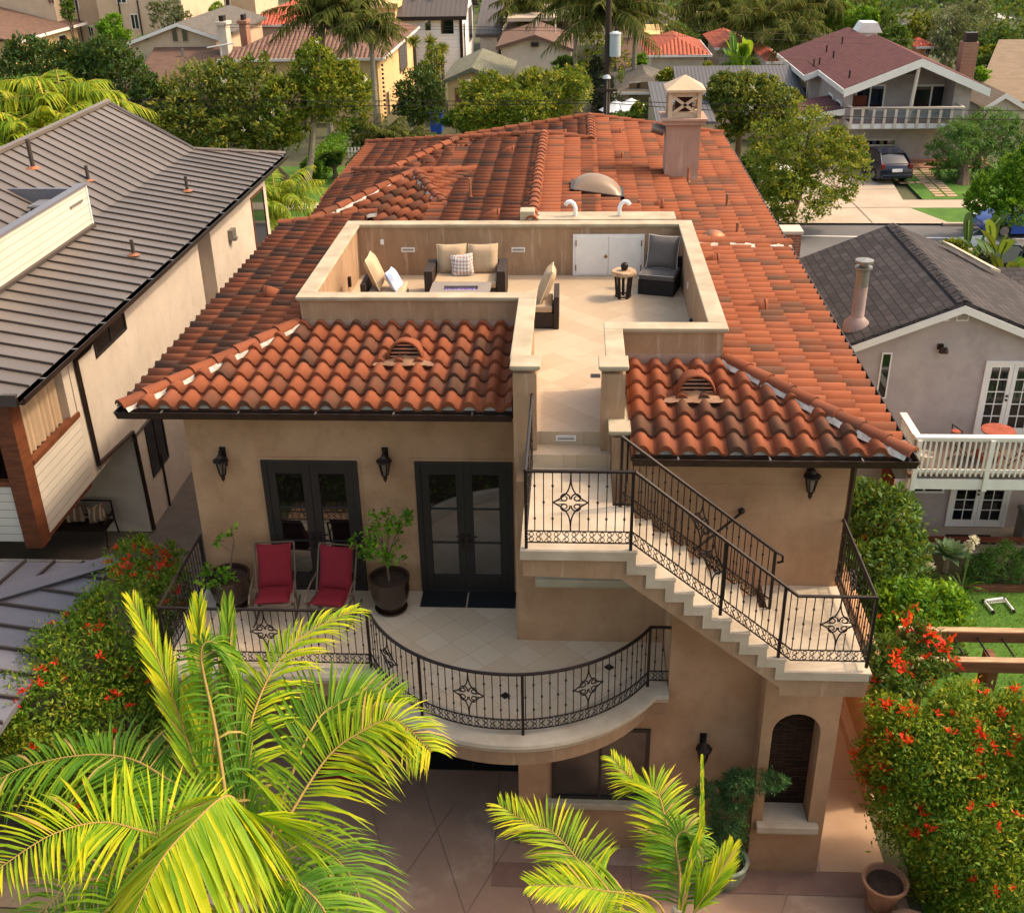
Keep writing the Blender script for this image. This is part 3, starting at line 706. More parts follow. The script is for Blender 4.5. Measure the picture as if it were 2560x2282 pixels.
dormer(1013, 912, lambda y: 6.97+.101*(y+.75), .1); dormer(1740, 1002, lambda y: 6.88+.13*(y+2), .13)
# ---- french doors, lamps
def french(x0, x1, z0, z1, y, parent=H, glass='dark_glass'):
    m = MB(); f_ = .09
    m.box(x0, x0+f_, y-.05, y+.02, z0, z1); m.box(x1-f_, x1, y-.05, y+.02, z0, z1); m.box(x0+f_, x1-f_, y-.05, y+.02, z1-f_, z1); m.box(x0+f_, x1-f_, y-.05, y+.02, z0, z0+.05)
    d = m.build('french_door', 'door_paint', parent, bevel=.006); mid = (x0+x1)/2
    for a, b in ((x0+f_, mid-.004), (mid+.004, x1-f_)):
        m = MB(); s_ = .13; yy = y-.035; w = (y-.035, y+.01)
        m.box(a, a+s_, *w, z0+.05, z1-f_); m.box(b-s_, b, *w, z0+.05, z1-f_); m.box(a+s_, b-s_, *w, z1-f_-.14, z1-f_); m.box(a+s_, b-s_, *w, z0+.05, z0+.32)
        gh = (z1-f_-.14)-(z0+.32)
        for q in (1, 2): zz = z0+.32+gh*q/3; m.box(a+s_, b-s_, y-.03, y-.004, zz-.012, zz+.012)
        m.build('door_leaf', 'door_paint', d, bevel=.004)
        MB().box(a+s_, b-s_, y-.008, y, z0+.32, z1-f_-.14).build('glass', glass, d)
        hx = b-.05 if a < mid-.1 and b < mid+.01 else a+.05
        MB().box(hx-.025, hx+.025, y-.05, y-.037, z0+.85, z0+1.15).tube([(hx, y-.05, z0+1.02), (hx, y-.1, z0+1.02), (hx+(-.12 if hx < mid else .12), y-.1, z0+1.02)], .012).build('handle', 'iron', d)
    m = MB(); m.box(x0-.05, x0, y-.012, y, z0, z1+.05); m.box(x1, x1+.05, y-.012, y, z0, z1+.05); m.box(x0, x1, y-.012, y, z1, z1+.05); m.build('door_surround', 'tan_stucco', d)
french(-5.02, -3.45, 3.3, 5.78, 0); french(-2.52, -.95, 3.3, 5.78, 0)
french(-2.55, -.95, 0, 2.3, 0)
def sconce(x, y, z, sc=1.0, name='wall_lantern'):
    m = MB(); T = lambda p: (x+p[0]*sc, y+p[1]*sc, z+p[2]*sc)
    m.box(x-.05*sc, x+.05*sc, y-.02*sc, y, z-.12*sc, z+.22*sc)
    m.tube([T(p) for p in ((0, -.02, .1), (0, -.1, .2), (0, -.17, .22), (0, -.17, .14))], .018*sc, 6)
    m.lathe([(.001, .19*sc), (.035*sc, .16*sc), (.06*sc, .11*sc), (.125*sc, .07*sc), (.13*sc, .05*sc), (.1*sc, .045*sc)], T((0, -.17, 0)), 8)
    m.lathe([(.05*sc, -.2*sc), (.03*sc, -.24*sc), (.035*sc, -.27*sc), (.001, -.33*sc)], T((0, -.17, 0)), 8)
    for q in range(6):
        a = 2*PI*q/6; m.tube([T((.095*math.cos(a), -.17+.095*math.sin(a), .05)), T((.05*math.cos(a), -.17+.05*math.sin(a), -.2))], .009*sc, 4)
    m.tube([T(p) for p in ((0, -.02, -.1), (.0, -.06, -.2), (0, -.12, -.26), (0, -.17, -.27))], .012*sc, 5)
    o = m.build(name, 'iron', H)
    MB().lathe([(.085*sc, .045*sc), (.042*sc, -.19*sc)], T((0, -.17, 0)), 6).build('lamp_glass', 'curtain_glass', o)
    return o
sconce(-5.62, 0, 5.78); sconce(-2.98, 0, 5.8); sconce(3.43, -1.35, 6.33); sconce(2.04, -2.45, 2.22)
# windows
def window(x0, x1, z0, z1, y, parent=H, frame='door_paint', glass='dark_glass', sill=None, mull=1, f_=.06, surround=0):
    m = MB(); m.box(x0, x0+f_, y-.03, y+.01, z0, z1); m.box(x1-f_, x1, y-.03, y+.01, z0, z1); m.box(x0+f_, x1-f_, y-.03, y+.01, z1-f_, z1); m.box(x0+f_, x1-f_, y-.03, y+.01, z0, z0+f_)
    for q in range(1, mull+1): xx = x0+(x1-x0)*q/(mull+1); m.box(xx-f_*.4, xx+f_*.4, y-.03, y+.01, z0+f_, z1-f_)
    w = m.build('window', frame, parent); MB().box(x0+f_, x1-f_, y-.012, y-.003, z0+f_, z1-f_).build('glass', glass, w)
    if sill: MB().box(x0-.1, x1+.1, y-.14, y-.001, z0-.12, z0-.002).box(x0-.07, x1+.07, y-.1, y-.002, z0-.17, z0-.122).build('sill', sill, w, bevel=.012)
    return w
window(-.27, 1.24, 1.06, 2.5, -2.45, sill='limestone', glass='house_glass')
window(-.44, .9, 4.53, 5.8, -1.35, sill='limestone')
# niche pier under the lower landing
x0, x1, yf, zt_ = 2.82, 3.92, -2.85, 3.98; a0, a1, zs, zsp = 2.98, 3.68, 1.02, 2.83; cxn = (a0+a1)/2; rn = (a1-a0)/2
m = MB(); arc = [(cxn-rn*math.cos(PI*q/12), zsp+rn*math.sin(PI*q/12)) for q in range(13)]
m.box(x0, a0, yf, -2.0, 0, zt_); m.box(a1, x1, yf, -2.0, 0, zt_); m.box(a0, a1, yf, -2.0, 0, zs)
for q in range(12):
    (xa, za), (xb, zb) = arc[q], arc[q+1]
    m.prism([(xa, yf, za), (xb, yf, zb), (xb, yf, zt_), (xa, yf, zt_)], (0, .85, 0))
nic = m.build('niche_pier', 'tan_stucco', H)
MB().box(a0-.002, a1+.002, yf+.4, yf+.43, zs, zsp+rn).build('stone_panel', 'stacked_stone', nic)
MB().box(a0+.002, a1-.002, yf-.02, yf+.398, zs, zs+.06).box(a0-.1, a1+.14, yf-.14, yf-.003, zs-.07, zs+.06).box(a0-.07, a1+.11, yf-.1, yf-.003, zs-.13, zs-.072).build('sill', 'limestone_pale', nic, bevel=.015)
# ---- curved balcony
cxb, cyb, rb_ = -.85, -1.22, 2.35
ang0 = math.atan2(-2.15-cyb, -3.0-cxb); ang1 = math.atan2(-2.42-cyb, 1.15-cxb)
if ang0 > 0: ang0 -= 2*PI
arcpts = [(cxb+rb_*math.cos(ang0+(ang1-ang0+0)*q/48), cyb+rb_*math.sin(ang0+(ang1-ang0)*q/48)) for q in range(49)] if ang1 > ang0 else None
if arcpts is None:
    arcpts = [(cxb+rb_*math.cos(ang0+(ang1+2*PI-ang0)*q/48), cyb+rb_*math.sin(ang0+(ang1+2*PI-ang0)*q/48)) for q in range(49)]
railpath = [(-6.2, -.05), (-6.2, -2.15)]+[(-3.02, -2.15)]+arcpts[1:]+[(1.46, -2.42)]
def offset_path(P, d):
    P = [Vector((p[0], p[1], 0)) for p in P]; out = []
    for i, p in enumerate(P):
        d0 = (P[i]-P[i-1]).normalized() if i else (P[1]-P[0]).normalized(); d1 = (P[i+1]-P[i]).normalized() if i < len(P)-1 else d0
        n0 = Vector((d0.y, -d0.x, 0)); n1 = Vector((d1.y, -d1.x, 0)); nn = (n0+n1)/max(.45, 1+n0.dot(n1)); out.append(p-nn*-d if False else p+nn*d)
    return out
outp = offset_path(railpath, -.2)
if outp[1].x > -6.2: outp = offset_path(railpath, .2)
sg_ = 1 if (offset_path(railpath, .2)[1].x < -6.2) else -1
m = MB(); prof = [(-.34, 3.302), (.14, 3.302), (.2, 3.27), (.215, 3.22), (.19, 3.17), (.15, 3.155), (.15, 3.11), (.1, 3.07), (.05, 3.03), (.02, 3.03)]
paths = [offset_path(railpath, sg_*d) for d, z in prof]
m.grid([[paths[k][i]+Vector((0, 0, prof[k][1])) for k in range(len(prof))] for i in range(len(railpath))])
bal = MB(); ip = offset_path(railpath, sg_*.0); base = [p for p in ip]+[Vector((1.46, -.02, 0)), Vector((-6.2, -.02, 0))]
bal.poly([p+Vector((0, 0, 3.296)) for p in base]); balo = bal.build('balcony_floor', 'balcony_paving', H)
m.build('balcony_coping', 'limestone_pale', balo, smooth='auto')
m = MB(); ip2 = offset_path(railpath, sg_*.04); m.grid([[p+Vector((0, 0, 3.05)), p+Vector((0, 0, 2.78))] for p in ip2]); b2_ = [p for p in ip2]+[Vector((1.46, -.02, 0)), Vector((-6.2, -.02, 0))]
m.poly([p+Vector((0, 0, 2.78)) for p in b2_][::-1]); m.build('balcony_fascia', 'tan_stucco_stained', balo, smooth='auto')
for x, y in ((-.95, -2.72), (.6, -2.0)): 
    q = .085; MB().poly([(x-q, y, 3.3), (x, y-q, 3.3), (x+q, y, 3.3), (x, y+q, 3.3)]).build('floor_drain', 'iron', balo)
# ---- wrought iron railings
def railing(path, height, posts, motifs, name='railing', start=0, spacing=.115, z_=None, open_=False, bb=(.10, .27)):
    """path: 3d base points; scrolls, balusters and diamond motifs follow it"""
    P = [Vector(p) for p in path]; seg = [(P[i+1]-P[i]).length for i in range(len(P)-1)]; tot = sum(seg)
    def at_s(s_):
        s_ = min(max(s_, 0), tot)
        for i, L in enumerate(seg):
            if s_ <= L or i == len(seg)-1: return P[i].lerp(P[i+1], min(1, s_/max(L, 1e-6)))
            s_ -= L
    Z = Vector((0, 0, 1)); Q = lambda s_, h: at_s(s_)+Z*h
    m = MB(); N_ = max(len(P), 2); dense = [0]; acc = 0
    for L in seg: acc += L; dense.append(acc)
    for h, r_ in ((height, .026), (bb[0], .011), (bb[1], .011)):
        m.tube([Q(s_, h) for s_ in dense], r_, 6)
    root = m.build(name, 'iron', H)
    for s_ in posts:
        p = at_s(s_); MB().box(p.x-.02, p.x+.02, p.y-.02, p.y+.02, p.z, p.z+height-.005).build('post', 'iron', root)
    nb = int(round(tot/spacing)); sp = tot/nb; mot = []
    for c in motifs: mot.append(round(c/sp)*sp)
    for k in range(1, nb):
        s_ = k*sp
        if any(abs(s_-q) < .02 for q in posts): continue
        near = [abs(s_-c) for c in mot]; dmin = min(near) if near else 9
        if dmin < .5*sp: continue
        m = MB(); lo, hi = bb[1], height-.02
        if dmin < 1.5*sp:
            mid = (lo+hi)/2; hh_ = (hi-lo)*.3
            m.tube([Q(s_, lo), Q(s_, mid-hh_*.55)], .0075, 5); m.tube([Q(s_, mid+hh_*.55), Q(s_, hi)], .0075, 5)
        else:
            m.tube([Q(s_, lo), Q(s_, hi)], .0075, 5)
            for fr_ in ((.22, .78) if k % 2 else (.5,)):
                c = Q(s_, lo+(hi-lo)*fr_); m.lathe([(.004, -.022), (.016, -.012), (.016, .012), (.004, .022)], c, 6)
        m.build('baluster', 'iron', root)
    for c in mot:
        m = MB(); lo, hi = bb[1], height-.02; mid = (lo+hi)/2; hw_ = sp*1.95; hv = (hi-lo)/2
        for a in (1, -1):
            for b in (1, -1):
                m.tube([Q(c+a*hw_*((1-t)**1.0-.32*math.sin(PI*t)*1.0), mid+b*hv*(t-.12*math.sin(PI*t))) for t in [i/8 for i in range(9)]], .0105, 5)
                pts = []
                for i in range(20):
                    th = PI*1.08-2.55*PI*i/19; rr = .074*(1-.68*i/19)
                    pts.append((.082+rr*math.cos(th), .07+rr*math.sin(th)))
                m.tube([Q(c+a*x_*sp/.115*.93, mid+b*y_*.93) for x_, y_ in pts], [.0105]*12+[.0105-.0004*i for i in range(8)], 5)
            m.tube([Q(c+a*hw_*.98, mid), Q(c+a*hw_*.7, mid+.03), Q(c+a*hw_*.45, mid+.02)], .006, 4); m.tube([Q(c+a*hw_*.98, mid), Q(c+a*hw_*.7, mid-.03), Q(c+a*hw_*.45, mid-.02)], .006, 4)
        m.build('scroll_motif', 'iron', root)
    m = MB(); per = sp*2; n_ = int(tot/per); bh = (bb[1]-bb[0])/2; mz = (bb[0]+bb[1])/2
    for k in range(n_):
        s0 = (tot-n_*per)/2+k*per
        if any(s0+.03 < q < s0+per-.03 for q in posts) and per < .2: continue
        for b in (1, -1):
            for a in (1, -1):
                pts = []; cc = s0+per/2
                for i in range(6): t = i/5; pts.append((per*.5*(1-t*.55)-.004, bh*(.95-.95*math.sin(t*PI/2)*.96)))
                x0_, y0_ = pts[-1]; rr0 = bh*.46
                for i in range(1, 13):
                    th = -PI/2-1.9*PI*i/12; rr = rr0*(1-.6*i/12); pts.append((per*.225+rr*math.cos(th), bh*.5+rr*math.sin(th)))
                m.tube([Q(cc+a*x_, mz+b*y_) for x_, y_ in pts], .0058, 4, cap=False)
    m.build('scroll_band', 'iron', root)
    return root
r3 = lambda L, z: [(x, y, z) for x, y in L]
railing(r3([(-6.2, -.05), (-6.2, -2.15)], 3.302), 1.06, (.03, 2.1), (1.05,))
railing(r3([(-6.2, -2.15), (-3.02, -2.15)], 3.302), 1.06, (3.16,), (1.6,))
arc_ = [(-3.02, -2.15)]+arcpts[1:]
def plen(L): return sum(math.dot(*0) if 0 else math.hypot(b[0]-a[0], b[1]-a[1]) for a, b in zip(L, L[1:]))
AL = plen(arc_)
railing(r3(arc_, 3.302), 1.06, (AL*.27, AL*.57, AL-.01), (AL*.13, AL*.42, AL*.75))
railing(r3([(1.15, -2.42), (1.46, -2.42)], 3.302), 1.06, (), ())
# ---- stairs to the roof
yf = -3.45; zU, zL_ = 6.28, 4.41; nst = 9; rs = (zU-zL_)/nst; xs0, xs1 = .84, 2.90; tr = (xs1-xs0)/8
m = MB(); st = [(-.64, zU)]
zz = zU; xx = xs0
for q in range(nst):
    st.append((xx, zz)); zz -= rs; st.append((xx, zz))
    if q < nst-1: xx += tr
st.append((4.06, zL_))
body = [(a, b-.03) for a, b in st]+[(4.04, 3.98), (2.88, 3.98), (2.86, 4.12), (.66, 5.84), (-.62, 5.87)]
m.prism([(a, yf+.03, b) for a, b in body], (0, 1.12, 0))
m.box(-.62, .55, -2.296, -1.1, 5.9, 6.249); m.box(2.9, 4.04, -2.296, -1.353, 3.98, 4.38)
sto = m.build('staircase', 'tan_stucco_stained', H)
m = MB(); zz = zU
# treads and risers in stone, with a stepped face band
m.box(-.655, xs0+.015, yf-.012, -2.25, zU-.03, zU); m.box(-.655, .57, -2.247, -1.13, zU-.03, zU)
band = []
for q in range(8):
    z_ = zU-rs*(q+1); xa = xs0+tr*q; m.box(xa, xa+tr+.015, yf-.012, -2.25, z_-.03, z_); 
for q in range(9):
    z_ = zU-rs*q; xa = xs0+tr*min(q, 8); m.box(xa-.02, xa, yf-.008, -2.253, z_-rs, z_-.031)
m.box(2.9, 4.07, yf-.012, -1.353, zL_-.03, zL_)
wb = .115
up_ = st; lo_ = [(-.64, zU-wb)]+[(a-(wb if 1 else 0), b-wb) for a, b in st[1:-1]]+[(4.06, zL_-wb)]
for q in range(len(st)-1):
    (ax_, az_), (bx_, bz_) = up_[q], up_[q+1]; (cx_, cz_), (dx_, dz_) = lo_[q+1], lo_[q]
    m.prism([(ax_, yf-.01, az_-.031 if q % 2 == 0 else az_-.031), (bx_, yf-.01, bz_-.031), (cx_, yf-.01, cz_-.02), (dx_, yf-.01, dz_-.02)], (0, .05, 0))
m.box(4.045, 4.065, yf-.01, -1.353, zL_-wb-.02, zL_-.031); m.box(-.66, -.64, yf-.01, -1.13, zU-wb-.02, zU-.031)
m.build('stair_tread', 'limestone_pale', sto)
sl = -(zU-zL_)/ (xs1-xs0)
RH = 1.14
railing([(-.58, -1.05, zU), (-.58, yf+.05, zU)], RH, (2.33,), (1.2,))
railing([(-.58, yf+.05, zU), (.79, yf+.05, zU)], RH, (1.35,), (.62,))
railing([(.79, yf+.05, zU), (2.98, yf+.05, zL_+.06), (4.0, yf+.05, zL_+.06)], RH, (1.55, 2.62, 3.87), (1.38, 3.45))
railing([(4.0, yf+.05, zL_+.02), (4.0, -1.1, zL_+.02)], RH, (2.3,), (1.1,))
railing([(.66, -2.27, zU+.0), (2.87, -2.27, 4.5)], 1.08, (.02, 2.83), (1.42,))
MB().tube([(2.87, -2.27, 5.58), (2.97, -2.27, 5.52), (2.98, -2.27, 5.42), (2.9, -2.27, 5.4)], .02).tube([(1.75, -2.2, 5.55), (2.5, -1.42, 5.72), (2.5, -1.36, 5.72)], .02).ball((2.5, -1.38, 5.72), .05).build('handrail_bracket', 'iron', H)
# ------------------------------------------------------------------ ground
def struct(o): o['kind'] = 'structure'; return o
def sheet(name, pts, z, m): return struct(MB().poly([(x, y, z) for x, y in pts]).build(name, m))
sheet('ground', [(-500, -60), (600, -60), (600, 1200), (-500, 1200)], -.03, 'earth')
sheet('courtyard_paving', [(-7.2, -14), (5.2, -14), (5.2, -2.86), (4.0, -2.86), (4.0, .5), (-6.9, .5)], 0, 'court_concrete')
sheet('stained_band', [(2.4, -3.31), (5.2, -3.31), (5.2, -2.86), (2.4, -2.86)], .004, 'band_concrete') if 'band_concrete' in MATS else None
ground('band_concrete', '#75594f', '#836659', '#937566', .8)
sheet('paving_band', [(-1.2, -3.31), (5.2, -3.31), (5.2, -2.84), (-1.2, -2.84)], .004, 'band_concrete')
sheet('side_path', [(4.0, -2.83), (5.03, -2.83), (5.03, 21), (4.0, 21)], .006, 'path_concrete')
jm = mat('joint_dark', '#6e5b4e', .9)
def joint(a, b, w=.004, z=.009):
    a, b = Vector((a[0], a[1], z)), Vector((b[0], b[1], z)); n = (b-a).cross(Vector((0, 0, 1))).normalized()*w
    return struct(MB().poly([a-n, b-n, b+n, a+n]).build('paving_joint', 'joint_dark'))
for a, b in (((-2.66, -.86), (-1.1, -5.1)), ((-3.5, -1.3), (-2.3, -4.8)), ((-1.9, -1.5), (-3.3, -4.9)), ((-.95, -2.4), (-2.4, -6)), ((-1.22, -.8), (-1.19, -2.84)), ((-1.2, -3.31), (5.1, -3.31)), ((-1.2, -2.84), (5.1, -2.84)), ((4.0, -.76), (5.03, -.76)), ((4.0, 2.2), (5.03, 2.2)), ((-.7, -3.32), (0.2, -5.4)), ((1.0, -2.84), (1.0, -3.31)), ((3.4, -3.31), (2.6, -5.2))): joint(a, b)
sheet('side_yard_paving', [(-10.2, -4), (-6.9, -4), (-6.9, 22), (-14, 22), (-14, 0)], -.006, 'dark_concrete')
ln = sheet('lawn', [(5.4, -6), (30, -6), (30, 5.15), (5.4, 5.15)], -.004, 'lawn_base')
sheet('patio', [(7.3, 6.7), (16, 6.7), (16, 7.9), (7.3, 7.9)], .02, 'pale_concrete')
# the street and its verges, running left to right behind the houses
sheet('road', [(-200, 28.3), (200, 26.3), (200, 34.55), (-200, 36.5)], -.005, 'asphalt')
def kerb(name, x0, x1, y0, y1, z1=.13): return struct(MB().box(x0, x1, y0, y1, -.03, z1).build(name, 'pale_concrete', bevel=.02))
kerb('kerb', -100, 9.0, 35.0, 35.25); kerb('kerb', 16.7, 100, 34.6, 34.85)
for a, b in (((9.4, 33.15), (13.2, 32.9)), ((13.4, 32.88), (40, 31.5))):
    struct(MB().poly([(a[0], a[1]-.06, .003), (b[0], b[1]-.06, .003), (b[0], b[1]+.06, .003), (a[0], a[1]+.06, .003)]).build('road_line', 'line_paint'))
struct(MB().poly([(17.0, 32.75, .0035), (17.12, 32.75, .0035), (18.3, 34.2, .0035), (18.18, 34.2, .0035)]).build('road_line', 'line_paint'))
sheet('verge', [(-100, 35.25), (9.0, 35.25), (9.0, 37.4), (-100, 37.4)], .08, 'lawn_base')
sheet('verge', [(17.0, 34.85), (60, 34.85), (60, 37.6), (15.9, 37.6)], .08, 'lawn_base')
sheet('sidewalk', [(-100, 37.4), (60, 37.6), (60, 39.1), (-100, 38.9)], .085, 'pale_concrete')
sheet('driveway', [(8.9, 34.9), (17.1, 34.75), (15.9, 37.7), (17.0, 48), (10.0, 48), (10.3, 37.4)], .09, 'pale_concrete')
sheet('front_lawn', [(17.0, 39.1), (40, 39.1), (40, 47), (17.2, 47)], .095, 'lawn_base')
sheet('front_lawn', [(-20, 38.9), (10.1, 38.9), (10.1, 47), (-20, 47)], .09, 'lawn_base')
for a, b in (((11.9, 38), (13.0, 44.5)), ((13.6, 34.9), (13.3, 47)), ((10.2, 37.5), (16, 37.6)), ((10.1, 41), (16.3, 41.2))): joint(a, b, .03, .098)
sheet('path_strip', [(13.1, 39.2), (13.35, 39.2), (12.6, 43.4), (12.35, 43.4)], .102, 'lawn_base')
for k in range(13):
    x, y = 18.3+.0*k+.02*k, 39.6+k*.52
    for d in (-.3, .3): struct(MB().box(x+d-.24, x+d+.24, y, y+.34, .09, .12).build('stepping_stone', 'path_concrete'))
for k in range(5): struct(MB().box(16.9+k*.42-.17, 16.9+k*.42+.17, 42.3+.02*k, 42.62+.02*k, .09, .12).build('stepping_stone', 'path_concrete'))
# ------------------------------------------------------------------ left neighbour
L = thing('metal_roofed_house', (-13, 11, 0), 'modern cream house with brown standing seam metal roof left of the tile roofs', 'house')
m = MB(); m.box(-20, -10.3, 4.8, 13.45, 2.9, 5.95); m.box(-20, -10.3, 7.2, 13.45, 0, 2.897); m.box(-20, -10.75, 13.453, 14.6, 0, 5.95); m.box(-20, -10.3, 14.603, 20.8, 0, 5.95); m.box(-14.5, -10.3, 4.8, 7.197, 2.72, 2.897)
m.build('wall', 'cream_stucco', L)
MB().box(-20, -10.33, 2.5, 4.797, 2.6, 2.72).build('porch_floor', 'wood_brown', L)
ek, kx, rx = -9.8, -12.4, -15.1; ez, kz, rz_ = 6.05, 6.52, 7.95
y0, y1, yb2, ypk = 1.75, 22.0, 20.6, 20.7
m = MB()
rl = [(ek, ez), (kx, kz), (rx, rz_), (-19, 6.2)]
ye = [21.9, 20.4, 20.7, 20.7]
for (xa, za), (xb, zb), ya, yb in zip(rl, rl[1:], ye, ye[1:]):
    m.prism([(xa, y0, za), (xa, ya, za), (xb, yb, zb), (xb, y0, zb)], (0, 0, -.12))
ro = m.build('metal_roof', 'roof_metal', L)
m = MB(); y = 2.2
while y < 21.8:
    pts = [(ek+.02, y, ez+.005)]
    for (xa, za), (xb, zb), ya, yb in zip(rl[:2], rl[1:3], ye, ye[1:]):
        f_ = 1.0 if y < min(ya, yb) else max(0, (ya-y)/(ya-yb)) if ya > yb else 1
        if y > ya: break
        pts.append((xa+(xb-xa)*f_, y, za+(zb-za)*f_))
        if f_ < 1: break
    for a, b in zip(pts, pts[1:]):
        a, b = Vector(a), Vector(b); c = (a+b)/2; d = (b-a)/2
        if d.length > .05: m.obox(c+Vector((0, 0, .02)), d, (0, .011, 0), (0, 0, .022))
    y += .52
m.build('roof_seam', 'roof_metal_dark', ro)
m = MB(); m.tube([(rx, y0, rz_+.05), (rx, 20.7, rz_+.05)], .09, 6); m.tube([(rx, 20.72, rz_+.03), (kx, 20.42, kz+.03), (ek, 21.92, ez+.03)], .06, 5); m.build('roof_trim', 'roof_metal', ro)
gutter([(-9.8, 21.9, 6.06), (-9.8, 1.7, 6.06)][::-1]).build('gutter', ['bronze_gutter', 'grey_metal'], L) if 0 else None
g_ = MB(); P_ = [(-.0, 0), (0, -.12), (.13, -.12), (.15, 0), (.13, 0), (.12, -.1), (.012, -.1)]
g_.grid([[(-9.8+a, y_, 6.05+b) for a, b in P_] for y_ in (1.7, 21.9)])
for q in range(14): g_.box(-9.8, -9.66, 2.6+q*1.45, 2.64+q*1.45, 6.03, 6.055, 1)
g_.build('gutter', ['bronze_gutter', 'grey_metal'], L)
MB().box(-15, -9.82, 1.72, 1.8, 5.88, 6.1).build('fascia', 'roof_metal_dark', L)
MB().tube([(-9.74, 5.0, 5.95), (-9.9, 5.05, 5.7), (-10.25, 5.07, 5.4), (-10.25, 5.14, 2.95), (-10.25, 7.1, 2.76), (-10.25, 7.14, 2.6), (-10.25, 7.25, .05)], .055, 6).build('downspout', 'bronze_gutter', L)
MB().tube([(-10.27, 8.5, 1.5), (-10.27, 8.5, 0)], .03, 5).build('drain_pipe', 'bronze_gutter', L)
def xwindow(x, y0, y1, z0, z1, parent, frame='door_paint', glass='house_glass', mull=1, f_=.06, name='window'):
    m = MB(); a, b = x, x+.03
    m.box(a, b, y0, y0+f_, z0, z1); m.box(a, b, y1-f_, y1, z0, z1); m.box(a, b, y0+f_, y1-f_, z1-f_, z1); m.box(a, b, y0+f_, y1-f_, z0, z0+f_)
    for q in range(1, mull+1): yy = y0+(y1-y0)*q/(mull+1); m.box(a, b, yy-f_*.5, yy+f_*.5, z0+f_, z1-f_)
    w = m.build(name, frame, parent); MB().box(x, x+.012, y0+f_, y1-f_, z0+f_, z1-f_).build('glass', glass, w); return w
xwindow(-10.298, 6.1, 7.9, 5.02, 5.75, L); xwindow(-10.298, 7.85, 9.0, 1.15, 2.55, L, mull=1)
xwindow(-10.298, 18.9, 20.4, 3.6, 5.3, L, frame='wood_brown', mull=0)
MB().box(-10.296, -10.15, 16.2, 16.55, 4.7, 5.0).box(-10.27, -10.1, 16.28, 16.48, 4.66, 4.75).build('wall_lamp', 'grey_metal', L)
MB().box(-10.29, -10.26, 7.0, 8.9, 2.55, 2.62).build('window_awning_bar', 'grey_metal', L)
# porch bay: timber corner post, lap siding, curtain, rail
MB().box(-10.62, -10.28, 2.22, 2.6, 2.62, 5.9).build('timber_post', 'wood_brown', L)
m = MB(); m.box(-10.36, -10.3, 2.603, 4.797, 2.72, 4.25); m.box(-14.5, -10.625, 2.3, 2.36, 2.72, 3.95); m.build('siding', 'white_siding', L)
MB().box(-10.4, -10.26, 2.603, 4.797, 4.253, 4.36).box(-14.5, -10.625, 2.26, 2.4, 3.953, 4.06).build('rail_cap', 'wood_brown', L)
m = MB(); rows = []
for q in range(61): t = q/60; rows.append([(-10.5+.05*math.sin(q*1.05)+.02*math.sin(q*2.7), 2.7+t*2.05, z) for z in (4.3, 5.1, 5.9)])
m.grid(rows); mat('curtain_cloth', '#b79d80', .9, .1, 3); m.build('porch_curtain', 'curtain_cloth', L, smooth=True)
MB().box(-10.55, -10.32, 4.5, 4.797, 2.9, 5.95).build('porch_pier', 'cream_stucco', L)
MB().box(-14.5, -11.0, 4.2, 4.7, 2.73, 5.9).build('porch_wall', 'dark_glass', L)
# roof deck with lap siding parapet
p = at(550*.42116, 1345*.42116, 'z', 6.47); xd = p[0]; yd = p[1]
dk = MB().box(xd-.12, xd, 1.8, yd, 6.3, 7.5).build('deck_parapet', 'white_siding', L)
MB().box(xd-.17, xd+.04, 1.75, yd+.03, 7.5, 7.56).build('parapet_cap', 'carport_metal', dk)
MB().box(xd-.13, xd+.02, yd+.002, yd+.06, 6.3, 7.5).build('corner_board', 'white_paint', dk)
MB().box(xd, xd+.1, 1.8, yd, 6.42, 6.55).build('flashing', 'roof_metal_dark', dk)
m = MB(); m.box(-18.5, xd-.18, yd-.1, yd+.02, 7.0, 7.45); m.build('deck_fascia', 'carport_metal', L)
MB().box(-18.5, xd-.2, yd-.3, yd-.25, 5.6, 7.0).box(-18.5, xd-.2, 1.8, yd-.3, 5.5, 5.6).build('deck_wall', 'white_stucco', L)
gt = at(110*1.2537, 405*1.2537, 'z', 7.25); tb = thing('glass_patio_table', (gt[0], gt[1], 5.6), 'small glass topped dark patio table behind the white siding parapet', 'table')
MB().box(gt[0]-.55, gt[0]+.55, gt[1]-.35, gt[1]+.35, 7.2, 7.25).build('frame', 'grey_metal', tb); MB().box(gt[0]-.47, gt[0]+.47, gt[1]-.27, gt[1]+.27, 7.251, 7.26).build('glass_top', 'carport_metal', tb)
for a in (-.45, .45):
    for b in (-.28, .28): MB().box(gt[0]+a-.04, gt[0]+a+.04, gt[1]+b-.04, gt[1]+b+.04, 5.6, 7.2).build('leg', 'iron', tb)
def zlr(x): return ez+(ek-x)*(kz-ez)/(ek-kx) if x > kx else kz+(kx-x)*(rz_-kz)/(kx-rx)
for px, py, h_ in ((84, 425, .62), (222, 455, .45), (469, 480, .45), (335, 640, .4)):
    z = 7
    for _ in range(10): p = at(px, py, 'z', z); z = zlr(p[0])
    MB().tube([p, p+np.array([0, 0, h_])], .045, 8).lathe([(.16, .03), (.06, .08)], p, 10, 1).build('vent_pipe', ['roof_metal_dark', 'copper'], L)
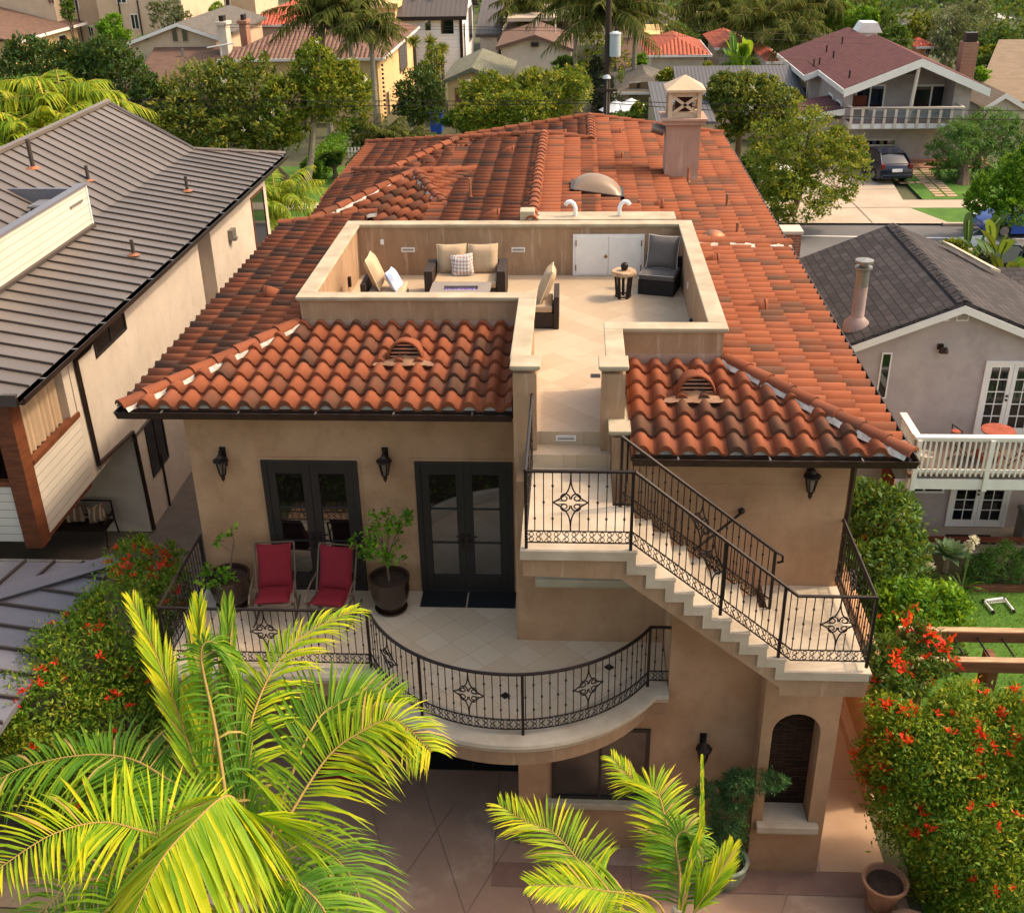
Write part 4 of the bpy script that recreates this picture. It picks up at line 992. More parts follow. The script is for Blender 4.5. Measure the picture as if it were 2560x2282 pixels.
# carport roof in front
CP = thing('carport', (-11.2, -2, 0), 'low grey standing seam carport roof beside the balcony shrub', 'carport')
hx, hy, hz = -8.4, 1.15, 3.0; sl2 = .15
def cz(x, y): return hz+sl2*min(hx-x, hy-y)
m = MB(); D_ = 7
m.prism([(hx, hy, hz), (hx-D_, hy-D_, hz+sl2*D_), (hx-D_-6, hy-D_, hz+sl2*D_), (hx-D_-6, hy, hz)], (0, 0, -.1))
m.prism([(hx, hy, hz), (hx, hy-9, hz), (hx-D_, hy-9, hz+sl2*D_), (hx-D_, hy-D_, hz+sl2*D_)], (0, 0, -.1))
cr = m.build('metal_roof', 'carport_metal', CP); m = MB()
for k in range(1, 18):
    t = k*.55
    if t < 8.5: a, b = Vector((hx, hy-t, hz)), Vector((hx-min(t, D_), hy-t, hz+sl2*min(t, D_))); m.obox((a+b)/2+Vector((0, 0, .03)), (b-a)/2, (0, .018, 0), (0, 0, .03))
    a, b = Vector((hx-t, hy, hz)), Vector((hx-t, hy-min(t, D_), hz+sl2*min(t, D_))); m.obox((a+b)/2+Vector((0, 0, .03)), (b-a)/2, (.018, 0, 0), (0, 0, .03))
m.build('roof_seam', 'roof_metal_dark', cr)
a, b = Vector((hx+.05, hy+.05, hz+.06)), Vector((hx-D_, hy-D_, hz+sl2*D_+.06)); d = (b-a).normalized(); n = d.cross(Vector((0, 0, 1))).normalized(); c = (a+b)/2
MB().obox(c+n*.09, (b-a)/2, n*.1, (0, 0, .012)).obox(c-n*.1, (b-a)/2, n*.1, (0, 0, .012)).build('hip_cap', 'carport_metal', cr)
MB().box(hx-13, hx-.01, hy, hy+.08, hz-.1, hz+.01).build('gutter', 'grey_metal', CP)
for x, y in ((-8.7, .8), (-8.7, -6), (-14, .8)): MB().box(x-.1, x+.1, y-.1, y+.1, 0, 2.95).build('post', 'wood_brown', CP)
# bench under the porch
B = thing('garden_bench', (-11.9, 6.75, 0), 'black metal bench with striped cushions under the neighbour porch', 'bench', rz=0)
m = MB(); m.tube([(-12.9, 7.05, .95), (-11.1, 7.05, .95)], .025); m.tube([(-12.9, 7.05, .55), (-11.1, 7.05, .55)], .02)
for x in (-12.9, -11.1): m.tube([(x, 7.15, 0), (x, 7.05, .45), (x, 7.05, .95)], .022); m.tube([(x, 6.4, 0), (x, 6.5, .45), (x, 7.05, .45)], .022); m.tube([(x, 6.45, .62), (x, 7.05, .68)], .022)
m.build('frame', 'iron', B); MB().box(-12.88, -11.12, 6.45, 7.0, .42, .47).build('seat', 'iron', B)
lines('stripe_cloth', '#8b6a58', '#c8b49c', .16, 0, .35)
for k, x in enumerate((-12.5, -11.95, -11.4)):
    MB().cushion((x, 6.85, .7), (.24, 0, .02 if k < 2 else .08), (-.02, .06, .22), (0, -.08, .02)).build('cushion', 'stripe_cloth', thing('bench_cushion', (x, 6.8, .5), ['striped cushion furthest under the porch on the metal bench', 'striped cushion in the middle of the metal bench', 'striped cushion tilted at the right end of the metal bench'][k], 'cushion', 'cushions on the metal bench') if 0 else B, smooth=True)
# ------------------------------------------------------------------ right neighbour
Rn = thing('grey_stucco_house', (10, 12, 0), 'grey stucco house with dark shingle roof and white upper deck', 'house')
ax_, az_, el, ezr = 8.5, 5.79, 5.55, 4.6; yb = 21.0
pt_ = (az_-4.8)/(8.5-6.09); er = 14.5
m = MB(); m.prism([(6.0, 7.9, 0), (13.6, 7.9, 0), (13.6, 7.9, az_-pt_*(13.6-ax_)-.12), (ax_, 7.9, az_-.12), (6.0, 7.9, az_-pt_*(ax_-6.0)-.12)], (0, 5.8, 0)); m.build('wall', 'grey_stucco', Rn)
m = MB(); xl = 5.75; xr = 14.2; y0r = 7.7
m.prism([(xl, y0r, az_-pt_*(ax_-xl)), (ax_, y0r, az_), (ax_, y0r, az_-.1), (xl, y0r, az_-pt_*(ax_-xl)-.1)], (0, 6.3, 0)); m.prism([(ax_+.003, y0r, az_), (xr, y0r, az_-pt_*(xr-ax_)), (xr, y0r, az_-pt_*(xr-ax_)-.1), (ax_+.003, y0r, az_-.1)], (0, 6.3, 0))
rr_ = m.build('shingle_roof', 'dark_shingle', Rn)
m = MB(); k = 0; g = random.Random(4)
while k*.2 < 6.1:
    y = y0r+k*.2; m.prism([(ax_-.17, y, az_-.03), (ax_, y, az_+.045+.01*(k % 2)), (ax_+.17, y, az_-.03), (ax_, y, az_-.02)], (0, .24, -.012)); k += 1
m.build('ridge_cap', 'dark_shingle', rr_)
m = MB()
for sg, xe in ((-1, xl), (1, xr)):
    a, b = Vector((ax_, y0r-.03, az_-.09)), Vector((xe, y0r-.03, az_-pt_*abs(xe-ax_)-.09)); m.prism([a, b, b-Vector((0, 0, .17)), a-Vector((0, 0, .17))], (0, .05, 0))
m.build('barge_board', 'white_paint', Rn)
m = MB(); m.prism([(11.2, 13.6, az_-pt_*2.7+.02), (16, 13.6, az_-pt_*2.7+.02), (16, 10.6, az_-pt_*2.7-.95), (11.2, 10.6, az_-pt_*2.7-.95)], (0, 0, -.1)); m.build('side_roof', 'dark_shingle', Rn)
m = MB()
def zgr(x): return az_-pt_*abs(x-ax_)
pa, pb = None, None
for px, py, xx in ((2352, 618, 0),):
    z = 5
    for _ in range(12): p = at(px, py, 'z', z); z = zgr(p[0])
    pa = p
z = 5
for _ in range(12): p = at(2475, 685, 'z', z); z = zgr(p[0])
pb = p
m.prism([(pa[0], pa[1], pa[2]+.12), (pb[0], pb[1], pb[2]+.12), (pb[0]+.3, pb[1]+.1, pb[2]-.0), (pa[0]+.3, pa[1]+.1, pa[2]-.0)], (0, 0, .06)); m.build('skylight', 'limestone_pale', Rn)
for x0, x1 in ((7.99, 8.27), (8.42, 8.69)):
    v_ = MB().box(x0, x1, 7.87, 7.9, 5.28, 5.57).build('gable_vent', 'white_paint', Rn); MB().box(x0+.03, x1-.03, 7.862, 7.869, 5.31, 5.54).build('louver', 'louver', v_); v_.children[0].data.uv_layers[0]
m = MB(); m.box(8.12, 8.24, 7.84, 7.9, 4.62, 4.74); m.lathe([(.03, 0), (.075, -.14), (.06, -.16)], (8.2, 7.78, 4.72), 8); m.lathe([(.03, 0), (.07, -.1), (.06, -.13)], (8.27, 7.75, 4.7), 8); m.build('flood_light', 'bronze_gutter', Rn)
def wdoor(x0, x1, z0, z1, y, rows, cols=2):
    m = MB(); f_ = .06; mid = (x0+x1)/2
    m.box(x0, x0+f_, y-.05, y, z0, z1); m.box(x1-f_, x1, y-.05, y, z0, z1); m.box(x0+f_, x1-f_, y-.05, y, z1-f_, z1); d = m.build('french_door', 'white_paint', Rn)
    for a, b in ((x0+f_, mid-.005), (mid+.005, x1-f_)):
        m = MB(); s_ = .09; m.box(a, a+s_, y-.04, y, z0, z1-f_); m.box(b-s_, b, y-.04, y, z0, z1-f_); m.box(a+s_, b-s_, y-.04, y, z0, z0+.18); m.box(a+s_, b-s_, y-.04, y, z1-f_-.09, z1-f_)
        g0, g1 = z0+.18, z1-f_-.09
        for q in range(1, rows): zz = g0+(g1-g0)*q/rows; m.box(a+s_, b-s_, y-.03, y-.004, zz-.01, zz+.01)
        for q in range(1, cols): xx = a+s_+(b-a-2*s_)*q/cols; m.box(xx-.01, xx+.01, y-.029, y-.004, g0, g1)
        m.build('door_leaf', 'white_paint', d); MB().box(a+s_, b-s_, y-.012, y-.003, g0, g1).build('glass', 'house_glass', d)
    for zz in (z0+.9, z0+1.0): MB().ball((mid-.05, y-.07, zz), .028).build('handle', 'iron', d)
wdoor(9.25, 10.52, 2.5, 4.34, 7.9, 5); wdoor(9.0, 10.4, .05, 1.75, 7.9, 5)
window(6.93, 7.16, 3.4, 4.52, 7.9, Rn, 'white_paint', 'house_glass', mull=0, f_=.03); window(7.9, 8.85, .95, 1.9, 7.9, Rn, 'white_paint', 'house_glass', mull=1, f_=.05)
mat('flue_paint', '#a8908a', .6, scale=3, col2='#8f7c78')
# flue on the shingle slope
z = 4.9
for _ in range(12): p = at(2140, 815, 'z', z); z = zgr(p[0])
top = at(2190, 655, 'y', p[1]); hf = top[2]-p[2]
fl2 = MB().lathe([(.3, -.12), (.28, .1), (.16, .22), (.145, .25), (.145, hf*.6), (.15, hf*.6), (.15, hf*.62), (.14, hf*.62), (.14, hf*.9)], p, 18).build('flue', 'flue_paint', Rn, smooth='auto')
MB().lathe([(.141, hf*.62), (.141, hf*.88), (.19, hf*.9), (.19, hf*.93), (.1, hf*.94), (.1, hf*.98), (.2, hf*.99), (.2, hf*1.03), (.01, hf*1.05)], p, 18).build('flue_cap', 'grey_metal', fl2, smooth='auto')
# white deck: floor, beam, posts, railing
dx0, dx1, dy0, dz = 7.32, 13.2, 6.0, 2.45
dk = MB().box(dx0, dx1, dy0, 7.897, dz-.12, dz).build('deck_floor', 'dark_concrete', Rn)
m = MB(); m.box(dx0, dx1, dy0-.05, dy0-.003, dz-.34, dz-.1); m.box(dx0-.15, dx1, dy0+.3, dy0+.42, dz-.52, dz-.345); m.build('deck_beam', 'white_paint', dk)
for x in (7.45, 10.9): MB().box(x-.06, x+.06, dy0+.28, dy0+.42, 0, dz-.53).build('deck_post', 'white_paint', dk)
rl_ = MB(); rl_.box(dx0, dx1, dy0-.06, dy0+.1, dz+.86, dz+.92); rl_.box(dx0-.02, dx0+.14, dy0+.103, 7.2, dz+.86, dz+.92); rl_.box(dx0+.05, dx1, dy0-.02, dy0+.02, dz+.05, dz+.13); rl_.box(dx0+.05, dx1, dy0-.02, dy0+.02, dz+.8, dz+.857)
rl2 = rl_.build('deck_railing', 'white_paint', Rn, bevel=.005)
for x in (7.42, 8.95, 10.5): MB().box(x-.05, x+.05, dy0-.1, dy0-.022, dz-.36, dz+.855).build('post', 'white_paint', rl2)
x = 7.55
while x < 13: MB().box(x-.018, x+.018, dy0-.06, dy0-.022, dz-.02, dz+.8).build('baluster', 'white_paint', rl2); x += .118
y = dy0+.2
while y < 7.2: MB().box(dx0+.03, dx0+.066, y-.02, y+.02, dz, dz+.86).build('baluster', 'white_paint', rl2); y += .13
# on the deck
mat('red_mosaic', '#b0604a', .5, scale=9, col2='#8f4636')
bt = thing('bistro_table', (9.35, 6.75, dz), 'round red mosaic bistro table on the white deck', 'table')
MB().lathe([(.01, .72), (.36, .72), (.36, .69), (.01, .69)], (9.35, 6.75, dz), 24).build('table_top', 'red_mosaic', bt)
m = MB()
for q in range(3): a = 2*PI*q/3; m.tube([(9.35+.06*math.cos(a), 6.75+.06*math.sin(a), dz+.69), (9.35+.05*math.cos(a), 6.75+.05*math.sin(a), dz+.3), (9.35+.28*math.cos(a), 6.75+.28*math.sin(a), dz)], .015)
m.build('base', 'iron', bt)
def bistro_chair(x, y, rz, lab):
    t = thing('bistro_chair', (x, y, dz), lab, 'chair', 'folding bistro chairs on the white deck', rz)
    MB().lathe([(.01, .45), (.2, .45), (.2, .43), (.01, .43)], (0, 0, 0), 16).build('seat', 'red_mosaic', t, local=True)
    m = MB()
    for s_ in (-.18, .18): m.tube([(s_, -.22, 0), (s_, .18, .48), (s_, .24, .88)], .013); m.tube([(s_, .22, 0), (s_, -.18, .44)], .013)
    m.tube([(-.18, .24, .86), (0, .27, .9), (.18, .24, .86)], .013); m.tube([(-.18, .23, .7), (.18, .23, .7)], .01); m.build('frame', 'iron', t, local=True)
    MB().lathe([(.01, .0), (.1, .0), (.1, .015), (.01, .015)], (0, 0, 0), 12).build('back_disc', 'red_mosaic', t, local=True).location = (0, .25, .78); t.children[-1].rotation_euler = (1.4, 0, 0)
bistro_chair(8.6, 6.6, PI/2+.3, 'red seated bistro chair left of the mosaic table on the white deck'); bistro_chair(9.85, 6.5, -PI/2-.5, 'red seated bistro chair right of the mosaic table by the white railing')
pt2 = thing('deck_planter', (7.75, 6.35, dz), 'cream flower pot on the deck corner behind white balusters', 'flower pot'); MB().lathe([(.13, 0), (.18, .3), (.19, .32), (.16, .32), (.15, .26), (.01, .26)], (7.75, 6.35, dz), 16).build('pot', 'cream_stucco', pt2)
tag(MB().box(8.93, 9.97, 7.1, 7.5, .021, .04).build('door_mat', 'black_rubber'), 'dark mat on the patio below the white deck doors', 'door mat')
bn = thing('waste_bin', (10.75, 7.3, .02), 'grey plastic bin with domed lid against the grey stucco wall', 'bin'); MB().box(10.5, 11.0, 7.05, 7.55, .02, .75).build('body', 'grey_bin', bn, bevel=.05) if 'grey_bin' in MATS else None
mat('grey_bin', '#6d6f70', .5, .1, 4)
if not bn.children: MB().box(10.5, 11.0, 7.05, 7.55, .02, .75).build('body', 'grey_bin', bn, bevel=.05)
MB().box(10.47, 11.03, 7.02, 7.58, .75, .85).build('lid', 'grey_bin', bn, bevel=.06)
# timber fence, garden wall and pergola between the gardens
f_ = thing('timber_fence', (8, 8, 0), 'reddish brown timber fence running back beside the leafy shrub', 'fence'); m = MB()
for q in range(24): m.obox((7.35+.0*q, 6.9+q*.16, .85), (.012, 0, 0), (0, .075, 0), (0, 0, .85))
m.build('fence_board', 'redwood', f_); MB().box(7.3, 7.42, 6.8, 10.75, 1.7, 1.76).build('top_rail', 'redwood', f_)
m = thing('wooden_step_rail', (9, 6.75, 0), 'low reddish timber rail along the patio edge behind the plants', 'fence'); MB().box(7.5, 13, 6.68, 6.78, .32, .42).build('rail', 'redwood', m)
for x in (8.6, 10.0, 11.3): MB().box(x-.05, x+.05, 6.68, 6.78, 0, .318).build('post', 'redwood', m)
tag(MB().box(8.0, 16, 5.13, 5.25, -.01, .14).build('garden_edging', 'beam_wood', bevel=.01), 'brown timber edging between lawn and planting bed', 'edging')
gw = thing('garden_wall', (5.3, 7, 0), 'tan stucco boundary wall beside the sunny side path', 'wall'); MB().box(5.2, 5.4, -1.3, 19, 0, 2.0).build('wall', 'tan_stucco', gw, bevel=.02)
MB().box(5.03, 5.197, -.08, 12, .01, .2).box(5.03, 5.197, -1.5, -.083, .01, .26).build('plinth', 'path_concrete', gw)
mat('pergola_wood', '#7d5036', .75, scale=4, col2='#5e3a28', bump=.3, bscale=30, stretch=(.3, 4, 4))
pg = thing('pergola', (7, .3, 0), 'timber pergola beams with iron rods above the right lawn', 'pergola')
for y in (.58, -.27):
    b_ = MB().box(5.78, 12, y, y+.16, 1.98, 2.2).build('beam', 'pergola_wood', pg, bevel=.012); MB().box(5.79, 12, y+.012, y+.148, 2.2, 2.206).build('pale_top', 'beam_top', b_)  # each beam carries a paler strip along its top
m = MB()
for q in range(9): m.tube([(6.35+q*.42, -.15, 2.08), (6.3+q*.42, .62, 2.08)], .018)
m.build('rod', 'iron', pg)
MB().box(7.2, 7.36, .0, .4, 0, 1.98).build('post', 'pergola_wood', pg); MB().box(5.9, 6.05, -.25, -.1, 0, 1.98).build('post', 'pergola_wood', pg)
gl = thing('toy_goal', (9.2, 4.55, 0), 'small white toy goal frame lying on the lawn', 'toy goal'); A_ = [(9.0, 4.3), (8.93, 4.72), (9.4, 4.83), (9.44, 4.34)]
MB().tube([(x, y, .05) for x, y in A_], .03, 8).build('frame', 'white_plastic', gl)
m = MB()
for x, y in A_: m.ball((x, y, .05), .042, 8, 6)
m.build('corner_joint', 'iron', gl); m = MB()
for q in range(1, 9): t = q/9; m.tube([Vector((9.0, 4.62, .05)).lerp(Vector((9.4, 4.7, .05)), t), Vector((8.95, 4.75, .05)).lerp(Vector((9.4, 4.83, .05)), t)], .006, 4)
m.tube([(8.97, 4.62, .05), (9.41, 4.7, .05)], .006, 4); m.build('net', 'white_paint', gl)
# ------------------------------------------------------------------ terrace furniture
mat('wicker', '#33261f', .7, .4, 30, bump=.5, bscale=90); mat('wicker_black', '#1e1b1c', .7, .4, 30, bump=.5, bscale=90)
mat('tan_cushion', '#b39a7c', .9, .1, 6, bump=.15, bscale=200); mat('grey_cushion', '#5f5a57', .9, .1, 6, bump=.15, bscale=200); mat('piping_cream', '#d8c6a4', .9, .05, 5); mat('piping_white', '#cfcac4', .9, .05, 5)
s = N('check_pillow'); tc = s.n('TexCoord'); ck = s.n('TexChecker'); mp = s.n('Mapping'); mp.inputs['Rotation'].default_value = (0, 0, .78); mp.inputs['Scale'].default_value = (1, 1, 1); s.l(tc.outputs['UV'], mp.inputs[0]); s.l(mp.outputs[0], ck.inputs[0]); ck.inputs['Scale'].default_value = 22; ck.inputs['Color1'].default_value = lin('#d6cfc8'); ck.inputs['Color2'].default_value = lin('#a58f86'); s.color(ck.outputs[0]); s.rough(.9, .2)
mat('blue_pillow', '#cfd6e2', .9, scale=5, col2='#93a6c8')
TZ = 6.701
def piping(c, ax, ay, r=.008, k=.93):
    c, ax, ay = Vector(c), Vector(ax), Vector(ay); pts = []
    for a, b in ((-1, -1), (1, -1), (1, 1), (-1, 1), (-1, -1)): pts.append(c+ax*a*.98+ay*b*.98)
    out = []
    for p, q in zip(pts, pts[1:]):
        for i in range(6): t = i/6; mid = (p+q)/2; out.append((p.lerp(q, t)) + (c-mid)*.06*math.sin(PI*t))
    return out+[out[0]]
def pad(name, x0, x1, y0, y1, z0, z1, m_, parent, pm='piping_cream'):
    o = MB().box(x0, x1, y0, y1, z0, z1).build(name, m_, parent, smooth='auto', bevel=.035, segs=3); m = MB()
    for z in (z0+.03, z1-.018): m.tube([(x0+.012, y0+.012, z), (x1-.012, y0+.012, z), (x1-.012, y1-.012, z), (x0+.012, y1-.012, z), (x0+.012, y0+.012, z)], .008, 5)
    m.build('piping', pm, o); return o
def backpad(c, ax, ay, az, m_, parent, pm='piping_cream', name='back_cushion'):
    o = MB().cushion(c, ax, ay, az, p=.4).build(name, m_, parent, smooth=True); MB().tube(piping(c, ax, ay), .009, 5).build('piping', pm, o); return o
ls = thing('wicker_loveseat', (-2.11, 5.5, TZ), 'dark wicker loveseat with tan cushions against the terrace back wall', 'sofa')
m = MB(); m.box(-2.74, -1.49, 5.05, 5.85, TZ+.05, TZ+.27); m.box(-2.74, -1.49, 5.78, 5.9, TZ+.27, TZ+.62); m.build('base', 'wicker', ls, bevel=.01)
for x in (-2.91, -1.49): MB().box(x, x+.168, 5.0, 5.88, TZ, TZ+.62).build('arm', 'wicker', ls, bevel=.012)
pad('seat_cushion', -2.73, -1.5, 5.02, 5.7, TZ+.275, TZ+.41, 'tan_cushion', ls)
for x in (-2.43, -1.8): backpad((x, 5.68, TZ+.66), (.3, 0, .01), (0, .08, .29), (0, -.11, .03), 'tan_cushion', ls)
tp = thing('throw_pillow', (-2.2, 5.4, TZ+.42), 'checked grey white throw pillow on the tan loveseat', 'pillow'); MB().cushion((-2.2, 5.47, TZ+.6), (.23, 0, .03), (-.02, .07, .21), (0, -.08, .03), p=.5).build('pillow', 'check_pillow', tp, smooth=True)
def wchair(x, y, face, lab):
    """wicker armchair; face=+1 looks to +x"""
    t = thing('wicker_armchair', (x, y, TZ), lab, 'armchair', 'wicker armchairs round the fire table'); f = face
    bx = lambda a, b: (x+min(a*f, b*f), x+max(a*f, b*f))
    m = MB(); a, b = bx(-.3, .4); m.box(a, b, y-.38, y+.38, TZ+.03, TZ+.3); m.build('base', 'wicker', t, bevel=.01)
    a, b = bx(-.4, -.303); MB().box(a, b, y-.4, y+.4, TZ, TZ+.62).build('backrest', 'wicker', t, bevel=.01)
    a, b = bx(-.3, .4)
    pad('seat_cushion', *bx(-.28, .4), y-.37, y+.37, TZ+.303, TZ+.44, 'tan_cushion', t)
    backpad((x-f*.17, y, TZ+.76), (0, .31, 0), (-f*.12, 0, .3), (f*.1, 0, .03), 'tan_cushion', t); return t
wchair(-.66, 3.9, -1, 'tan cushioned wicker armchair nearest the terrace walkway'); wchair(-3.62, 4.6, 1, 'tan cushioned wicker armchair by the left terrace wall holding a blue pillow')
tp = thing('throw_pillow', (-3.45, 4.45, TZ+.5), 'pale blue white throw pillow on the left wicker armchair', 'pillow'); MB().cushion((-3.42, 4.5, TZ+.62), (.03, .2, 0), (-.1, .02, .19), (.08, 0, .03), p=.5).build('pillow', 'blue_pillow', tp, smooth=True)
ft = thing('fire_pit_table', (-2.1, 4.0, TZ), 'grey fire pit table with blue glass bed before the loveseat', 'table'); mat('grey_slab', '#857a70', .6, .12, 4)
m = MB(); m.box(-2.66, -2.42, 3.55, 4.42, TZ+.54, TZ+.6); m.box(-1.78, -1.55, 3.55, 4.42, TZ+.54, TZ+.6); m.box(-2.42, -1.78, 3.55, 3.98, TZ+.54, TZ+.6); m.box(-2.42, -1.78, 4.2, 4.42, TZ+.54, TZ+.6); m.build('table_top', 'grey_slab', ft)
MB().box(-2.45, -1.75, 3.7, 4.3, TZ, TZ+.539).build('base', 'wicker', ft); mat('fire_glass', '#3a3ab0', .15, scale=40, col2='#8a5a90', spec=.9)
g = random.Random(3); m = MB()
for _ in range(160): m.ball((g.uniform(-2.4, -1.8), g.uniform(4.0, 4.18), TZ+.55), .018, 5, 4)
m.build('fire_glass', 'fire_glass', ft)
st_ = thing('side_table', (.98, 5.3, TZ), 'round wood slab side table on black splayed legs', 'side table'); mat('wood_slab', '#c8ab88', .7, scale=8, col2='#8f7256', bump=.2)
g = random.Random(8); prof_ = [1+.05*g.uniform(-1, 1) for _ in range(24)]; rows = [[(.98+.24*s_*prof_[k]*math.cos(2*PI*k/24), 5.3+.24*s_*prof_[k]*math.sin(2*PI*k/24), TZ+z) for k in range(24)] for s_, z in ((.01, .55), (.96, .55), (1, .53), (1, .49), (.96, .47), (.01, .47))]
MB().grid(rows, closed=True).build('table_top', 'wood_slab', st_)
for q in range(5): a = 2*PI*q/5+.3; MB().obox((.98+.15*math.cos(a), 5.3+.15*math.sin(a), TZ+.235), (-.028*math.sin(a), .028*math.cos(a), 0), (.015*math.cos(a), .015*math.sin(a), 0), (-.02*math.cos(a)*-1, .02*math.sin(a), .235)).build('leg', 'iron', st_)
MB().lathe([(.16, .03), (.16, .055), (.13, .055), (.13, .03)], (.98, 5.3, TZ), 20).build('ring', 'iron', st_)
orb = thing('candle_orb', (.99, 5.3, TZ+.552), 'small dark pierced orb on the wood slab table', 'ornament'); MB().lathe([(.03, .0), (.06, .02), (.075, .07), (.065, .12), (.045, .15), (.035, .15), (.03, .1)], (.99, 5.3, TZ+.552), 16).build('orb', 'iron', orb, smooth=True)
sc_ = thing('slipper_chair', (1.72, 5.75, TZ), 'black wicker slipper chair with charcoal cushions in the terrace corner', 'chair', rz=-.28)
MB().box(-.36, .36, -.36, .36, 0, .3).build('base', 'wicker_black', sc_, local=True, bevel=.01); MB().box(-.36, .36, .3, .38, .3, .62).build('backrest', 'wicker_black', sc_, local=True, bevel=.01)
o = MB().box(-.35, .35, -.37, .3, .302, .42).build('seat_cushion', 'grey_cushion', sc_, local=True, smooth='auto', bevel=.03, segs=3); m = MB()
for z in (.33, .405): m.tube([(-.34, -.36, z), (.34, -.36, z), (.34, .29, z), (-.34, .29, z), (-.34, -.36, z)], .008, 5)
m.build('piping', 'piping_white', o, local=True)
o = MB().cushion((0, .2, .72), (.32, 0, 0), (0, .1, .32), (0, -.1, .03), p=.42).build('back_cushion', 'grey_cushion', sc_, local=True, smooth=True); MB().tube(piping((0, .2, .72), (.32, 0, 0), (0, .1, .32)), .009, 5).build('piping', 'piping_white', o, local=True)
# ------------------------------------------------------------------ balcony
BZ = 3.3; mat('red_cushion', '#75101e', .85, .12, 5, bump=.15, bscale=150); mat('taupe_metal', '#6d5a4c', .5, .15, 6, metal=.4)
def rocker(x, y, rz, lab):
    t = thing('patio_rocker', (x, y, BZ), lab, 'chair', 'red rocker chairs on the balcony', rz)
    m = MB(); sk_ = []
    # seat pad and back pad with seams, front is -y
    def pad2(a, b, w, th):
        a, b = Vector(a), Vector(b); d = (b-a); n = d.cross(Vector((1, 0, 0))).normalized(); 
        if n.z < 0 or n.y > .3: n = -n
        return MB().cushion((a+b)/2+n*th*.5, Vector((w, 0, 0)), d/2, n*th, p=.22, n=10)
    pad2((0, -.36, .44), (0, .16, .4), .29, .06).build('seat_cushion', 'red_cushion', t, local=True, smooth=True)
    o = pad2((0, .14, .43), (0, .42, 1.13), .29, .06).build('back_cushion', 'red_cushion', t, local=True, smooth=True)
    MB().ball((0, .24, .82), .018, 8, 6).build('button', 'red_cushion', o, local=True)
    for s_ in (-.32, .32):
        m = MB(); m.tube([(s_, -.42, .06), (s_, -.2, .02), (s_, .1, .015), (s_, .45, .07)], .016, 6); m.tube([(s_, .12, .02), (s_, .08, .38), (s_, .2, .62), (s_, .45, 1.12)], .016, 6)
        m.tube([(s_, .1, .36), (s_, -.38, .42)], .016, 6); m.tube([(s_*1.05, .22, .68), (s_*1.08, -.02, .66), (s_*1.1, -.3, .58), (s_*1.1, -.4, .5), (s_*1.08, -.36, .46), (s_*1.05, -.25, .42), (s_, -.18, .05)], .015, 6); m.build('side_frame', 'taupe_metal', t, local=True)
    m = MB(); m.tube([(-.32, .45, 1.12), (.32, .45, 1.12)], .016); m.tube([(-.32, .1, .37), (.32, .1, .37)], .016); m.tube([(-.32, -.38, .41), (.32, -.38, .41)], .014); m.build('cross_bar', 'taupe_metal', t, local=True)
rocker(-4.83, -.78, .1, 'red cushioned rocker nearest the leggy potted sapling'); rocker(-3.86, -.82, -.12, 'red cushioned rocker beside the potted bushy tree')
mat('glazed_pot', '#33221a', .25, .3, 5, spec=.7); mat('terracotta_pot', '#a77a5c', .85, scale=5, col2='#8a6248', bump=.2); mat('celadon_pot', '#9aa594', .4, scale=5, col2='#6f7a6c')
def planter(x, y, z, r, h, m_, lab, prof=None, soil=True, name='planter_pot'):
    t = thing(name, (x, y, z), lab, 'pot')
    pr = prof or [(r*.62, .03), (r*.9, h*.35), (r*1.0, h*.62), (r*.97, h*.82), (r*1.03, h*.9), (r*1.05, h), (r*.92, h), (r*.9, h*.86), (.01, h*.84)]
    MB().lathe(pr, (x, y, z), 32).build('pot', m_, t, smooth='auto'); MB().lathe([(.01, .001), (r*.8, .001), (r*.84, .04), (r*.78, .04), (r*.74, .02), (.01, .02)], (x, y, z), 32).build('saucer', m_, t, smooth='auto')
    if soil: MB().lathe([(r*.9, h*.87), (r*.5, h*.885), (.01, h*.88)], (x, y, z), 24).build('soil', 'soil', t)
    return t
planter(-5.65, -.52, BZ+.005, .335, .6, 'glazed_pot', 'glazed dark brown pot by the left balcony rail'); planter(-2.97, -.55, BZ+.005, .325, .62, 'glazed_pot', 'glazed dark brown pot between the two balcony doors')
def stem(path, r, name, parent, m_='bark'): return MB().tube(path, [r*(1-.6*i/(len(path)-1)) for i in range(len(path))], 6).build(name, m_, parent)
pl = thing('potted_tree', (-2.97, -.55, 3.83), 'bushy young citrus tree growing in the pot between balcony doors', 'tree')
stem([(-2.97, -.55, 3.83), (-2.99, -.54, 4.2), (-2.96, -.55, 4.5)], .022, 'trunk', pl); m = MB()
for q, (a, b) in enumerate(((-.4, .25), (-.2, .55), (.1, .65), (.33, .62), (.2, .3), (-.1, .3))): m.tube([(-2.97, -.55, 4.3), (-2.97+a*.5, -.6, 4.35+b*.6), (-2.97+a, -.6+.1*(q % 3), 4.35+b)], .009, 5)
m.build('branch', 'bark', pl)
crown('leaves', [(-3.0, -.6, 4.62, .3, .25, .28), (-3.36, -.6, 4.6, .2, .15, .13), (-2.9, -.6, 5.0, .28, .2, .13), (-2.66, -.6, 4.95, .12, .12, .2), (-3.1, -.6, 4.35, .16, .15, .12), (-3.42, -.7, 4.42, .12, .1, .07), (-2.85, -.65, 4.35, .15, .12, .12)], 760, .085, 'leaf_bright', pl, 21, .5, .5, 10, up=.1)
pl = thing('potted_sapling', (-5.65, -.52, 3.82), 'leggy sapling with few leaves in the pot by the rail', 'plant')
